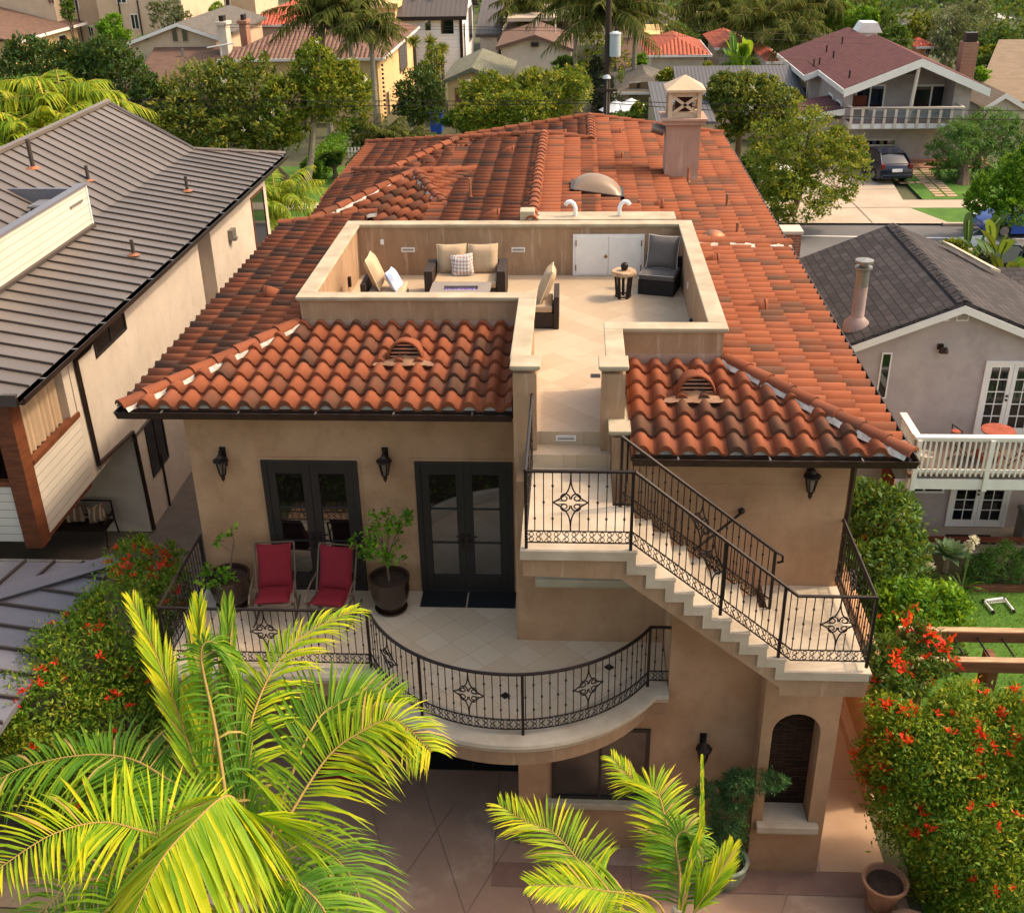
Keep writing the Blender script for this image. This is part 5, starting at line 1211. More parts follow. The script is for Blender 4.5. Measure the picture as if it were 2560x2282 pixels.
stem([(-5.65, -.5, 3.82), (-5.58, -.45, 4.2), (-5.5, -.45, 4.5), (-5.52, -.45, 4.78)], .014, 'trunk', pl); stem([(-5.68, -.55, 3.82), (-5.85, -.65, 4.05), (-5.95, -.7, 4.2)], .01, 'branch', pl); stem([(-5.56, -.45, 4.3), (-5.75, -.5, 4.5), (-5.8, -.5, 4.55)], .008, 'branch', pl)
crown('leaves', [(-5.8, -.68, 3.98, .24, .2, .1), (-5.52, -.45, 4.78, .08, .08, .07), (-5.8, -.5, 4.55, .14, .08, .06), (-5.68, -.55, 4.3, .12, .1, .06), (-6.0, -.7, 4.05, .1, .1, .08), (-5.5, -.5, 4.55, .07, .07, .07)], 190, .1, 'leaf_bright', pl, 22, .55, .6, 8, up=.1)
for x0, x1 in ((-2.5, -1.74), (-1.71, -.92)):
    tag(MB().box(x0, x1, -.5, -.05, BZ+.003, BZ+.018).build('door_mat', 'black_rubber'), 'black ribbed mat before the right balcony door, '+('left half' if x0 < -2 else 'right half next to the bay corner'), 'door mat', 'mats before the balcony door')
for x0, x1 in ((-2.52, -1.72), (-1.7, -.9)):
    tag(MB().box(x0, x1, -.78, -.2, .01, .026).build('door_mat', 'black_rubber'), 'black ribbed mat under the balcony on the courtyard, '+('left one nearer the palm' if x0 < -2 else 'right one against the lower wall'), 'door mat', 'mats under the balcony')
mat('red_lounge', '#7a1220', .85, .2, 5)
lc = thing('courtyard_chair', (-4.0, -1.2, 0), 'dark red cushioned chair half hidden under the balcony', 'chair'); MB().box(-4.3, -3.7, -1.5, -.9, .36, .48).box(-4.3, -3.7, -.9, -.78, .4, 1.0).build('cushion', 'red_lounge', lc, bevel=.03); m = MB()
for x in (-4.28, -3.72):
    for y in (-1.48, -.82): m.tube([(x, y, 0), (x, y, .37)], .02)
m.build('frame', 'taupe_metal', lc)
# ------------------------------------------------------------------ courtyard pots
gp = at(1440*1.2537, 1745*1.2537, 'z', 0)
planter(2.45, -3.05, .01, .3, .42, 'celadon_pot', 'wide pale green bowl pot holding the dark conifer', [(.2, .0), (.27, .08), (.33, .25), (.34, .4), (.36, .44), (.3, .44), (.29, .36), (.01, .34)])
pl = thing('spiral_conifer', (2.45, -3.05, .4), 'dark feathery conifer growing in the pale green pot', 'conifer'); stem([(2.45, -3.05, .38), (2.43, -3.05, 1.0), (2.47, -3.05, 1.9)], .05, 'trunk', pl)
crown('leaves', [(2.42, -3.05, .8, .3, .3, .35), (2.42, -3.05, 1.3, .28, .28, .4), (2.5, -3.08, 1.85, .25, .22, .3), (2.1, -3.2, 2.0, .25, .15, .1), (2.72, -3.1, 2.1, .35, .18, .13), (3.0, -3.2, 2.2, .22, .16, .1), (2.45, -3.15, 2.15, .2, .2, .14), (2.3, -3.2, 1.75, .15, .15, .1)], 15000, .06, 'conifer', pl, 31, .16, .3, 26, up=.2)
planter(4.76, -3.5, .02, .3, .58, 'terracotta_pot', 'terracotta urn pot on saucer beside the boulder and red shrub', [(.17, .03), (.19, .1), (.25, .35), (.27, .43), (.275, .45), (.27, .47), (.29, .52), (.34, .54), (.34, .58), (.3, .58), (.28, .5), (.01, .48)])
m = MB(); bm_ = bmesh.new(); bmesh.ops.create_icosphere(bm_, subdivisions=3, radius=1); g = random.Random(5)
from mathutils import noise as mnoise
for v in bm_.verts:
    k = 1+.22*mnoise.noise(v.co*1.3)+.08*mnoise.noise(v.co*4); v.co = Vector((v.co.x*.42*k, v.co.y*.36*k, v.co.z*.34*k))
me = bpy.data.meshes.new('boulder'); bm_.to_mesh(me); bm_.free(); me.materials.append(MATS['boulder_tan']); o = link('boulder', me, smooth=True); o.location = (5.05, -4.15, .18); tag(o, 'rounded tan boulder beside the terracotta pot', 'boulder')
# ------------------------------------------------------------------ near plants
def frond_obj(specs, name, m_, parent):
    parts = [frond_arrays(**k) for k in specs]; co, fa, ti = merge(parts)
    return rawmesh(name, co, fa, ti, m_, parent)
def pxpath(L): return [atd(*p) for p in L]
def palm_from(fr, label, cat, base, group=None, trunk_r=.09, mats=('frond_gold', 'frond_green')):
    c = atd(*base); t = thing('palm', (c[0], c[1], 0), label, cat, group)
    MB().tube([(c[0], c[1], 0), (c[0]+.05, c[1]+.05, c[2]*.5), (c[0], c[1], c[2]-.5), (c[0], c[1], c[2]+.15)], [trunk_r*1.3, trunk_r, trunk_r, trunk_r*.8], 12).build('trunk', 'pale_bark', t, smooth=True)
    for i, (pts, kw) in enumerate(fr):
        k = dict(nl=58, ll=.6, lw=.025, lift=.22, sweep=.55, droop=.25, rw=.018, seed=i*7+3, start=.16); k.update(kw); m_ = mats[k.pop('m', 0)]
        co, fa, ti = frond_arrays(pxpath(pts), **k); rawmesh('frond', co, fa, ti, m_, t)
    return t
B0 = (608, 2310, 8.7)
big = [
 ([B0, (500, 1950, 9.0), (415, 1700, 9.4), (330, 1500, 9.8)], dict(sweep=1.22, lift=.1, droop=.02, nl=66, ll=.46, lw=.03)),
 ([B0, (520, 1860, 9.1), (500, 1650, 9.4), (497, 1508, 9.6)], dict(sweep=1.3, lift=.12, droop=.02, ll=.44, nl=62, lw=.028)),
 ([B0, (545, 1860, 8.9), (503, 1640, 9.0), (540, 1608, 9.0), (600, 1680, 9.1)], dict(sweep=.6, droop=.8, ll=.3, m=1)),
 ([B0, (592, 1900, 9.0), (575, 1680, 9.3), (570, 1508, 9.5)], dict(sweep=1.32, lift=.1, droop=.02, ll=.44, nl=62, lw=.028, m=1)),
 ([B0, (610, 1980, 8.9), (585, 1800, 9.1), (560, 1620, 9.4)], dict(sweep=1.3, lift=.12, droop=.05, ll=.42, m=1)),
 ([B0, (606, 1950, 9.0), (650, 1740, 9.3), (745, 1600, 9.5), (892, 1520, 9.7)], dict(sweep=.75, droop=.45, lift=.15, ll=.52, nl=75)),
 ([B0, (675, 2125, 8.5), (706, 2068, 8.4), (815, 1897, 8.5), (905, 1828, 8.5), (990, 1800, 8.5), (1080, 1880, 8.4)], dict(sweep=.45, droop=.5, ll=.62, nl=83, start=.3)),
 ([B0, (720, 1960, 9.0), (806, 1785, 9.3), (900, 1755, 9.5), (985, 1750, 9.6)], dict(sweep=.8, droop=.15, lift=.5, ll=.6, m=1, start=.3)),
 ([(612, 2360, 8.6), (613, 2140, 8.2), (602, 2030, 7.9), (565, 1990, 7.7), (490, 2050, 7.5), (395, 2160, 7.3), (330, 2300, 7.2)], dict(sweep=.5, droop=.25, hang=.75, ll=.66, nl=104, lift=.05, lw=.04)),
 ([B0, (500, 2190, 8.4), (417, 2101, 8.3), (344, 2073, 8.2), (247, 2055, 8.2), (120, 2090, 8.1), (-30, 2190, 8.0)], dict(sweep=.35, droop=.3, ll=.68, nl=83, lift=.25, m=0)),
 ([B0, (480, 2010, 8.9), (400, 1936, 9.1), (308, 1892, 9.3), (180, 1890, 9.4), (30, 1930, 9.5), (-60, 2000, 9.5)], dict(sweep=.4, droop=.5, ll=.6, nl=78, m=1)),
 ([B0, (700, 2200, 8.3), (800, 2260, 8.1), (870, 2420, 8.0)], dict(sweep=.5, droop=.6, ll=.55, m=1)),
 ([B0, (650, 2190, 8.7), (760, 2110, 8.9), (870, 2180, 8.8), (930, 2350, 8.7)], dict(sweep=.5, droop=.7, ll=.6, m=1)),
 ([(590, 2320, 8.6), (450, 2230, 8.0), (300, 2250, 7.8), (150, 2400, 7.6)], dict(sweep=.45, droop=.5, ll=.6, m=1)),
 ([B0, (430, 2010, 8.9), (340, 1960, 9.3), (230, 1860, 9.6)], dict(sweep=.7, droop=.2, ll=.5, m=1)),
 ([(590, 2330, 8.8), (380, 2190, 8.9), (200, 2210, 8.8), (40, 2330, 8.7)], dict(sweep=.35, droop=.7, ll=.62, m=1)),
]
palm_from(big, 'large yellow green feather palm in the left foreground before the balcony', 'palm tree', B0, 'feather palms in the courtyard foreground')
G0 = (1690, 2360, 10.8)
small = [
 ([G0, (1500, 2232, 10.8), (1451, 2158, 11.0), (1381, 2079, 11.2), (1312, 2052, 11.3), (1246, 2010, 11.4)], dict(sweep=.6, droop=.25, ll=.5, lift=.3, start=.2)),
 ([G0, (1706, 2275, 10.9), (1698, 2158, 11.1), (1668, 2062, 11.3), (1640, 1975, 11.5), (1590, 1955, 11.6), (1526, 1890, 11.7)], dict(sweep=.65, droop=.3, ll=.46, nl=78, start=.25)),
 ([G0, (1637, 2251, 10.6), (1512, 2226, 10.4), (1428, 2215, 10.3), (1322, 2212, 10.2)], dict(sweep=.6, droop=.15, ll=.42, lift=.15, start=.4)),
 ([G0, (1742, 2270, 10.7), (1790, 2200, 10.8), (1832, 2115, 11.0)], dict(sweep=1.2, droop=.05, ll=.36, start=.3)),
 ([G0, (1700, 2200, 10.9), (1690, 2100, 11.0), (1720, 2080, 11.0), (1760, 2140, 11.0)], dict(sweep=.5, droop=.6, ll=.4, m=1)),
 ([G0, (1720, 2180, 10.8), (1752, 2060, 10.9), (1755, 1890, 11.1)], dict(sweep=1.45, droop=0, ll=.18, lift=.02, lw=.03, nl=52, start=.1)),
 ([G0, (1650, 2290, 10.2), (1600, 2300, 9.9), (1560, 2400, 9.8)], dict(sweep=.5, droop=.5, ll=.45, m=0)),
]
palm_from(small, 'smaller yellow green feather palm at the bottom centre before the window', 'palm tree', (1690, 2300, 10.9), 'feather palms in the courtyard foreground', .06)
# flower sprays: a prototype of each colour, copied
def spray(name, m_, r, seed, n=9):
    g = np.random.default_rng(seed); D = g.normal(size=(n, 3)); D[:, 2] = abs(D[:, 2])*.9+.15; D /= np.linalg.norm(D, axis=1)[:, None]
    P = D*r*.15; U = g.normal(size=(n, 3)); L = r*g.uniform(.7, 1.1, n); co, f = leaf_arrays(P, D, U, L, L*.42)
    co2, f2 = leaf_arrays(P+D*L[:, None]*.7, D+g.normal(size=(n, 3))*.6, U+.1, L*.5, L*.35); co3 = np.concatenate([co, co2]); f3 = np.concatenate([f, f2+len(co)])
    return rawmesh(name, co3, f3, np.concatenate([g.random(n), g.random(n)]), m_)
def flowers(parent, blobs, n, m_, r, seed, zmin=.0, name='flower', fr=(0, -1, 0)):
    g = random.Random(seed); pro = [spray(name, m_, r, seed+i) for i in range(3)]; o0 = ORG[parent.name]; k = 0
    while k < n:
        b = g.choice(blobs); d = Vector((g.gauss(0, 1), g.gauss(0, 1)-.4, g.gauss(0, 1)+.75)).normalized()
        p = Vector((b[0]+d.x*b[3]*1.05, b[1]+d.y*b[4]*1.05, b[2]+d.z*b[5]*1.05))
        if any(((p.x-q[0])/q[3])**2+((p.y-q[1])/q[4])**2+((p.z-q[2])/q[5])**2 < .85 for q in blobs): 
            if g.random() < .97: continue
        o = pro[k] if k < 3 else pro[k % 3].copy()
        if k >= 3: COL.objects.link(o)
        o.parent = parent; o.location = p-o0; o.rotation_euler = (g.uniform(-.9, .9), g.uniform(-.9, .9), g.uniform(0, 6.3)); s_ = g.uniform(.7, 1.25); o.scale = (s_, s_, s_); k += 1
def shrub(name, label, cat, blobs, n, leaf, m_, seed, aspect=.45, fl=None, group=None, stems=3, clump=.3, dens=14, droop=0, up=.35):
    b = np.array(blobs); c = (b[:, :3]*b[:, 3:4]).sum(0)/b[:, 3].sum(); t = thing(name, (c[0], c[1], max(0, (b[:, 2]-b[:, 5]).min())), label, cat, group)
    g = random.Random(seed); z0 = max(0.0, (b[:, 2]-b[:, 5]).min()-.3)
    m = MB()
    for q in range(stems):
        e = blobs[q % len(blobs)]; m.tube([(c[0]+g.uniform(-.1, .1), c[1]+g.uniform(-.1, .1), z0), ((c[0]+e[0])/2, (c[1]+e[1])/2, (z0+e[2])/2), (e[0], e[1], e[2]+e[5]*.5)], [.05, .035, .012], 6)
    m.build('stem', 'bark', t); crown('leaves', blobs, n, leaf, m_, t, seed, aspect, clump, dens, up=up, droop=droop)
    if fl: flowers(t, blobs, *fl)
    return t
def pb(px, py, y, rx, ry, rz): c = at(px, py, 'y', y); return (c[0], c[1], c[2], rx, ry, rz)
lb = [pb(300, 1560, -.6, .75, .9, .75), pb(210, 1650, -1.4, .85, .8, .7), pb(400, 1700, -1.0, .55, .8, .8), pb(110, 1760, -2.2, .8, .8, .6), pb(300, 1830, -1.8, .85, .8, .9), pb(420, 1480, .3, .35, .5, .5), pb(60, 1900, -2.6, .7, .7, .7), pb(440, 1880, -1.5, .5, .6, .9), pb(230, 1990, -2.4, .9, .8, .8), pb(330, 1400, .6, .35, .5, .35), pb(430, 1400, 1.2, .2, .3, .3)]
shrub('flowering_shrub', 'yellow green red flowered shrub climbing between the carport and balcony', 'shrub', lb, 46000, .085, 'leaf_honeysuckle', 41, .4, (80, 'petal_red', .09, 5), 'red flowering shrubs', clump=.28)
rb2 = [pb(2205, 1900, -2.2, .38, .45, .45), pb(2225, 1800, -2.0, .34, .45, .34), pb(2330, 1900, -2.6, .75, .7, .75), pb(2460, 1880, -2.4, .75, .7, .75), pb(2275, 2010, -2.7, .5, .6, .85), pb(2420, 2080, -3.2, .9, .7, .9), pb(2560, 2020, -2.8, .7, .7, .9), pb(2370, 2190, -3.2, .5, .5, .7), pb(2500, 2230, -3.6, .9, .7, .7), pb(2420, 1790, -2.2, .5, .6, .4), pb(2250, 1840, -2.3, .35, .5, .45), pb(2560, 1830, -2.4, .5, .6, .6)]
shrub('flowering_shrub', 'large dense red flowered shrub behind the terracotta urn on the right', 'shrub', rb2, 60000, .085, 'leaf_honeysuckle', 43, .42, (98, 'petal_red', .095, 9), 'red flowering shrubs', clump=.28)
sb = [pb(2215, 1640, -.8, .3, .3, .3), pb(2260, 1690, -.9, .45, .4, .4), pb(2330, 1640, -.6, .35, .35, .3), pb(2290, 1580, -.4, .25, .25, .18), pb(2220, 1700, -1.2, .3, .3, .35)]
shrub('flowering_shrub', 'loose red flowered shrub growing beside the lower stair landing', 'shrub', sb, 4200, .1, 'leaf_mid', 45, .42, (16, 'petal_red', .15, 12), 'red flowering shrubs', clump=.35)
db = [pb(2200, 1310, 4.2, .7, .8, .75), pb(2250, 1390, 3.6, .5, .6, .6), pb(2190, 1440, 3.0, .6, .7, .7), pb(2150, 1270, 4.4, .4, .6, .5), pb(2190, 1510, 2.4, .45, .6, .5)]
shrub('leafy_shrub', 'tall glossy green shrub between the downspout and timber fence', 'shrub', db, 9500, .14, 'leaf_mid', 47, .45, (4, 'petal_orange', .1, 14))
hb = [pb(2260, 1510, 1.9, .55, .5, .4), pb(2340, 1510, 2.2, .5, .5, .38), pb(2230, 1570, 1.6, .45, .45, .4), pb(2370, 1560, 2.0, .4, .4, .3), pb(2300, 1580, 1.6, .5, .4, .35)]
shrub('hibiscus_bush', 'low bright green bush with orange blooms left of the toy goal', 'bush', hb, 7000, .12, 'leaf_bright', 49, .5, (6, 'petal_orange', .11, 16))
ub = [pb(2240, 1640, 1.0, .5, .5, .4), pb(2360, 1640, 1.2, .4, .4, .3)]
shrub('understorey_bush', 'dark bush in the shade between the pergola beams', 'bush', ub, 2600, .13, 'leaf_mid', 50, .5)
# strappy agapanthus with white heads, agave, feathery shrubs
def strap(c, n, L, w, seed, rise=.7):
    g = np.random.default_rng(seed); co = []; fa = []; ti = []
    for k in range(n):
        a = g.uniform(0, 2*PI); e = g.uniform(.35, 1.2); l = L*g.uniform(.7, 1.1); b = len(co)*1; d = np.array([math.cos(a), math.sin(a), 0]); s_ = np.array([-math.sin(a), math.cos(a), 0]); i0 = sum(len(x) for x in co)
        rows = []
        for q in range(5):
            t = q/4; p = np.array(c)+d*l*t*math.cos(e*.8)*1.0+np.array([0, 0, l*(rise*t*math.sin(e)*1.4-.55*t*t)]); ww = w*(1-t**2.2)+.002; rows += [p-s_*ww, p+s_*ww]
        co.append(np.array(rows)); 
        for q in range(4): fa.append((i0+q*2, i0+q*2+1, i0+q*2+3, i0+q*2+2)); ti.append(g.random())
    return np.concatenate(co), np.array(fa), np.array(ti)
def agapanthus(x, y, heads, lab, seed):
    t = thing('agapanthus', (x, y, 0), lab, 'plant', 'white agapanthus in the planting bed'); co, fa, ti = strap((x, y, .05), 60, .75, .022, seed); rawmesh('leaves', co, fa, ti, 'leaf_mid', t)
    for hx_, hy_, hz_ in heads:
        MB().tube([(x, y, .1), ((x+hx_)/2, (y+hy_)/2, hz_*.6), (hx_, hy_, hz_)], .01, 5).build('stalk', 'leaf_stalk', t)
        g = np.random.default_rng(int(hx_*1000) % 999); n = 60; D = g.normal(size=(n, 3)); D[:, 2] += .3; D /= np.linalg.norm(D, axis=1)[:, None]; L = np.full(n, .12)
        co, f = leaf_arrays(np.array((hx_, hy_, hz_))+D*.03, D, g.normal(size=(n, 3)), L, L*.35); rawmesh('flower_head', co, f, g.random(n), 'petal_white', t)
mat('leaf_stalk', '#6d8a3a', .7, .2, 5)
q1 = at(2300, 1450, 'z', .1); q2 = at(2405, 1470, 'z', .1)
h_ = lambda px, py, y: tuple(at(px, py, 'y', y))
agapanthus(q1[0], q1[1], [h_(2310, 1382, q1[1]), h_(2281, 1402, q1[1]-.1), h_(2325, 1417, q1[1]-.1), h_(2265, 1400, q1[1])], 'white headed agapanthus left of the agave rosette', 61)
agapanthus(q2[0], q2[1], [h_(2433, 1352, q2[1]), h_(2422, 1367, q2[1])], 'white headed agapanthus right of the agave rosette', 62)
q = at(2362, 1430, 'z', .0); t = thing('agave', (q[0], q[1], 0), 'grey green agave rosette between the agapanthus', 'agave'); g = np.random.default_rng(5); co, fa, ti = [], [], []
for k in range(34):
    a = k*2.399; e = .25+1.05*k/34; l = .62-.18*k/34; d = np.array([math.cos(a)*math.cos(e), math.sin(a)*math.cos(e), math.sin(e)]); s_ = np.array([-math.sin(a), math.cos(a), 0]); i0 = len(co); p0 = np.array([q[0], q[1], .42])
    for w_, u_ in ((.03, 0), (.085, .45), (.06, .75), (.004, 1)):
        p = p0+d*l*u_+np.array([0, 0, -.08*u_*u_]); co += [p-s_*w_+np.array([0, 0, .03*(w_ > .02)]), p, p+s_*w_+np.array([0, 0, .03*(w_ > .02)])]
    for u_ in range(3): b0 = i0+u_*3; fa += [(b0, b0+1, b0+4, b0+3), (b0+1, b0+2, b0+5, b0+4)]; ti += [k/34, k/34]
leafmat('agave_leaf', ['#6d8a62', '#8aa872', '#a6bf84'], .15); rawmesh('leaves', np.array(co), np.array(fa), np.array(ti), 'agave_leaf', t); MB().tube([(q[0], q[1], 0), (q[0], q[1], .45)], .06).build('stem', 'pale_bark', t)
for k, (px, py, r_) in enumerate(((2450, 1440, .33), (2500, 1410, .42), (2552, 1425, .4))):
    c = at(px, py, 'y', 5.45); shrub('feathery_shrub', ['soft feathery green shrub nearest the agapanthus', 'tallest soft feathery green shrub in the bed', 'soft feathery green shrub cut by the right edge'][k], 'shrub', [(c[0], 5.45, max(.3, c[2]), r_, r_*.8, r_*1.05), (c[0]+.1, 5.5, max(.3, c[2])+r_*.6, r_*.5, r_*.5, r_*.6)], 2600, .09, 'leaf_pepper', 70+k, .16, None, 'feathery shrubs in the bed', dens=22)
# grass blades on the near lawn
g = np.random.default_rng(9); n = 26000; P = np.stack([g.uniform(5.5, 13, n), g.uniform(-3.5, 5.1, n), np.full(n, 0.)], 1); D = g.normal(size=(n, 3))*.45; D[:, 2] = 1; D /= np.linalg.norm(D, axis=1)[:, None]; L = g.uniform(.03, .07, n); co, f = leaf_arrays(P, D, g.normal(size=(n, 3)), L, L*.3)
tag(rawmesh('grass', co, f, g.random(n), 'grass_blade'), kind='stuff')

mat('shade_hedge_core', '#2a3018', .95, .4, 4)
# added unseen hedge behind the palms, put there to shade the courtyard
hg = thing('added_shade_hedge', (0, -8.9, 0), 'added unseen hedge shading the courtyard from the side away from the house', 'hedge'); gg = np.random.default_rng(8)
hbl = [(x_, -8.9+.15*math.sin(x_), z_, .95, .6, 1.3) for x_ in np.arange(-11, 9, 1.3) for z_ in (1.2, 3.2)]
crown('leaves', hbl, 70000, .13, 'leaf_magnolia_dark', hg, 71, .5, .4, 14, inner=.3); MB().box(-11.5, 9, -9.0, -8.8, 0, 3.2).build('shade_core', 'shade_hedge_core', hg)
# ------------------------------------------------------------------ background houses
def walls_with(parent, pts, d, m_, name='wall'): return MB().prism(pts, d).build(name, m_, parent)
def fwin(parent, px, py, wpx, hpx, Y, frame='white_paint', glass='house_glass', name='window', mull=1):
    """window on a camera facing wall at depth Y, centred on a pixel"""
    c = at(px, py, 'y', Y); k = (c-CAM).dot(FWD)/F_PX; w, h = wpx*k/2, hpx*k/2
    o = MB().box(c[0]-w, c[0]+w, Y-.06, Y-.001, c[2]-h, c[2]+h).build(name, frame, parent); f_ = min(.1, w*.18)
    n = mull+1
    for q in range(n):
        a = c[0]-w+f_+(2*w-f_)*q/n; b = a+(2*w-f_)/n-f_; MB().box(a, b, Y-.075, Y-.061, c[2]-h+f_, c[2]+h-f_).build('pane', glass, o)
    return o
def swin(parent, x, y0, y1, z0, z1, frame='white_paint', glass='house_glass'):
    o = MB().box(x+.001, x+.06, y0, y1, z0, z1).build('window', frame, parent); MB().box(x+.061, x+.075, y0+.1, y1-.1, z0+.1, z1-.1).build('pane', glass, o); return o
def ghouse(pL, pA, pR, Y, depth, wall, roofm, label, name='house', over=.4, trim='white_paint', th=.16, ridge_back=None):
    """gable wall faces the camera; eave-left, apex, eave-right pixels on plane Y"""
    l, a, r = (Vector(at(*p, 'y', Y)) for p in (pL, pA, pR)); ze = (l.z+r.z)/2
    t = thing(name, ((l.x+r.x)/2, Y+depth/2, 0), label, 'house'); sL = (a.z-l.z)/(a.x-l.x); sR = (a.z-r.z)/(r.x-a.x)
    MB().prism([(l.x+over, Y, 0), (r.x-over, Y, 0), (r.x-over, Y, r.z+sR*over-th), (a.x, Y, a.z-th), (l.x+over, Y, l.z+sL*over-th)], (0, depth, 0)).build('wall', wall, t)
    ro = MB().prism([(l.x, Y-over, l.z), (a.x, Y-over, a.z), (a.x, Y-over, a.z-th), (l.x, Y-over, l.z-th)], (0, depth+2*over, 0)).prism([(a.x+.002, Y-over, a.z), (r.x, Y-over, r.z), (r.x, Y-over, r.z-th), (a.x+.002, Y-over, a.z-th)], (0, depth+2*over, 0)).build('roof', roofm, t)
    m = MB()
    for e in (l, r): m.prism([(a.x, Y-over-.02, a.z-.02), (e.x, Y-over-.02, e.z-.02), (e.x, Y-over-.02, e.z-th-.1), (a.x, Y-over-.02, a.z-th-.1)], (0, .018, 0))
    m.build('barge_board', trim, t); return t, l, a, r
def hhouse(x0, x1, y0, y1, ze, rise, wall, roofm, label, name='house', over=.5, axis='x', trim='white_paint', th=.14):
    rise = min(rise, .36*min(x1-x0, y1-y0)/2+.3)
    t = thing(name, ((x0+x1)/2, (y0+y1)/2, 0), label, 'house'); MB().box(x0, x1, y0, y1, 0, ze-th).build('wall', wall, t)
    X0, X1, Y0, Y1 = x0-over, x1+over, y0-over, y1+over; w = min(X1-X0, Y1-Y0)/2
    if X1-X0 > Y1-Y0: A, B = (X0+w, (Y0+Y1)/2, ze+rise), (X1-w, (Y0+Y1)/2, ze+rise)
    else: A, B = ((X0+X1)/2, Y0+w, ze+rise), ((X0+X1)/2, Y1-w, ze+rise)
    c = [(X0, Y0, ze), (X1, Y0, ze), (X1, Y1, ze), (X0, Y1, ze)]; m = MB()
    if X1-X0 > Y1-Y0: m.poly([c[0], c[1], B, A]).poly([c[1], c[2], B]).poly([c[2], c[3], A, B]).poly([c[3], c[0], A])
    else: m.poly([c[0], c[1], A]).poly([c[1], c[2], B, A]).poly([c[2], c[3], B]).poly([c[3], c[0], A, B])
    m.poly(c[::-1]); m.build('roof', roofm, t); MB().box(X0, X1, Y0-.06, Y0-.002, ze-th, ze+.02).box(X1+.002, X1+.06, Y0, Y1, ze-th, ze+.02).build('fascia', trim, t); return t
# brown roofed house, top left corner
A_, B_ = Vector(at(72, 101, 'z', 3.6)), Vector(at(215, 56, 'z', 3.6)); xe = B_.x
t = thing('brown_roofed_house', (xe-6, A_.y+4, 0), 'brown roofed house with an upper cream storey in the top left corner', 'house')
MB().prism([(xe, A_.y-1, 3.6), (xe, B_.y, 3.6), (xe-8, B_.y+1, 5.7), (xe-8, A_.y-1, 5.7)], (0, 0, -.15)).prism([(xe-8.003, A_.y-1, 5.7), (xe-8.003, B_.y+1, 5.7), (xe-20, B_.y, 3.0), (xe-20, A_.y-1, 3.0)], (0, 0, -.15)).build('roof', 'brown_shingle', t)
MB().box(xe-19, xe-.7, A_.y, B_.y-.6, 0, 3.5).build('wall', 'warm_stucco', t); MB().box(xe+.002, xe+.12, A_.y-1, B_.y, 3.4, 3.62).build('gutter', 'white_paint', t)
swin(t, xe-.7, B_.y-5, B_.y-3.4, 1.8, 3.0)
c = at(118, 46, 'y', B_.y-3); MB().box(c[0]-14, c[0]+.9, B_.y-3, B_.y+6, 3.5, 11).build('upper_wall', 'beige_stucco', t)
c2_ = at(128, -2, 'y', B_.y-3); fwin(t, 128, 1, 16, 16, B_.y-3, 'beige_stucco', 'dark_glass')
# apartments
Y = 92; a, b = at(150, 100, 'y', Y), at(600, 60, 'y', Y)
t = thing('apartment_building', ((a[0]+b[0])/2, Y+6, 0), 'long beige apartment block behind the left magnolias', 'apartment building')
MB().box(a[0], at(262, 50, 'y', Y)[0], Y, Y+12, 0, 16).box(at(262, 50, 'y', Y)[0]+.003, at(470, 50, 'y', Y)[0], Y-1.2, Y+12, 0, 16.5).build('wall', 'beige_stucco', t)
for px, py, w, h, yy in ((188, 12, 18, 28, Y), (247, 8, 12, 22, Y), (228, 78, 13, 26, Y), (338, 55, 20, 36, Y-1.2), (304, 2, 26, 14, Y-1.2)): fwin(t, px, py, w, h, yy)
for px in (200, 305, 352): 
    q = at(px, 60, 'y', Y-1.25); MB().tube([(q[0], Y-1.27, 0), (q[0], Y-1.27, q[2]+2)], .07, 5).build('downspout', 'bronze_gutter', t)
Y = 110; a, b = at(470, 30, 'y', Y), at(640, 30, 'y', Y); t = thing('beige_house', ((a[0]+b[0])/2, Y+5, 0), 'plain beige house with one window behind the grey gable', 'house'); MB().box(a[0], b[0], Y, Y+10, 0, 13).build('wall', 'beige_stucco', t); fwin(t, 564, 8, 26, 24, Y)
MB().box(a[0]-.4, b[0]+.4, Y-.4, Y+10.4, 13, 13.3).build('roof', 'brown_shingle', t)
# grey gabled house with two chimneys
t, l, a, r = ghouse((312, 108), (445, 56), (552, 92), 68, 13, 'beige_stucco', 'grey_shingle', 'beige gabled house with grey roof and two chimneys among magnolias')
for px in (437, 462): fwin(t, px, 84, 15, 40, 68, 'beige_stucco', 'dark_glass', mull=0)
fwin(t, 362, 97, 26, 12, 68, 'beige_stucco', 'dark_glass', mull=0)
def chim(px, ptop, wpx, Y, z0, parent, m_, cap=True):
    c = at(px, ptop, 'y', Y); k = (c-CAM).dot(FWD)/F_PX; w = wpx*k/2
    o = MB().box(c[0]-w, c[0]+w, Y, Y+1.1, z0, c[2]).build('chimney', m_, parent)
    MB().box(c[0]-w-.12, c[0]+w+.12, Y-.12, Y+1.22, c[2], c[2]+.22).build('chimney_crown', m_, o); MB().box(c[0]-w*.5, c[0]+w*.5, Y+.2, Y+.9, c[2]+.22, c[2]+.6).build('chimney_cap', 'iron', o); return o
chim(552, 64, 22, 66.5, 0, t, 'cream_stucco'); chim(605, 60, 17, 70, 0, t, 'red_brick')
q = at(455, 160, 'y', 66); MB().prism([(q[0]-2.5, 62, q[2]-1), (q[0]+6, 62, q[2]-1), (q[0]+6, 67.9, q[2]+.9), (q[0]-2.5, 67.9, q[2]+.9)], (0, 0, -.15)).build('porch_roof', 'brown_shingle', t)
q = at(458, 140, 'y', 66.5); MB().tube([(q[0], 66.5, q[2]-1.2), (q[0], 66.5, q[2]+.5)], .09).build('vent_pipe', 'grey_metal', t)
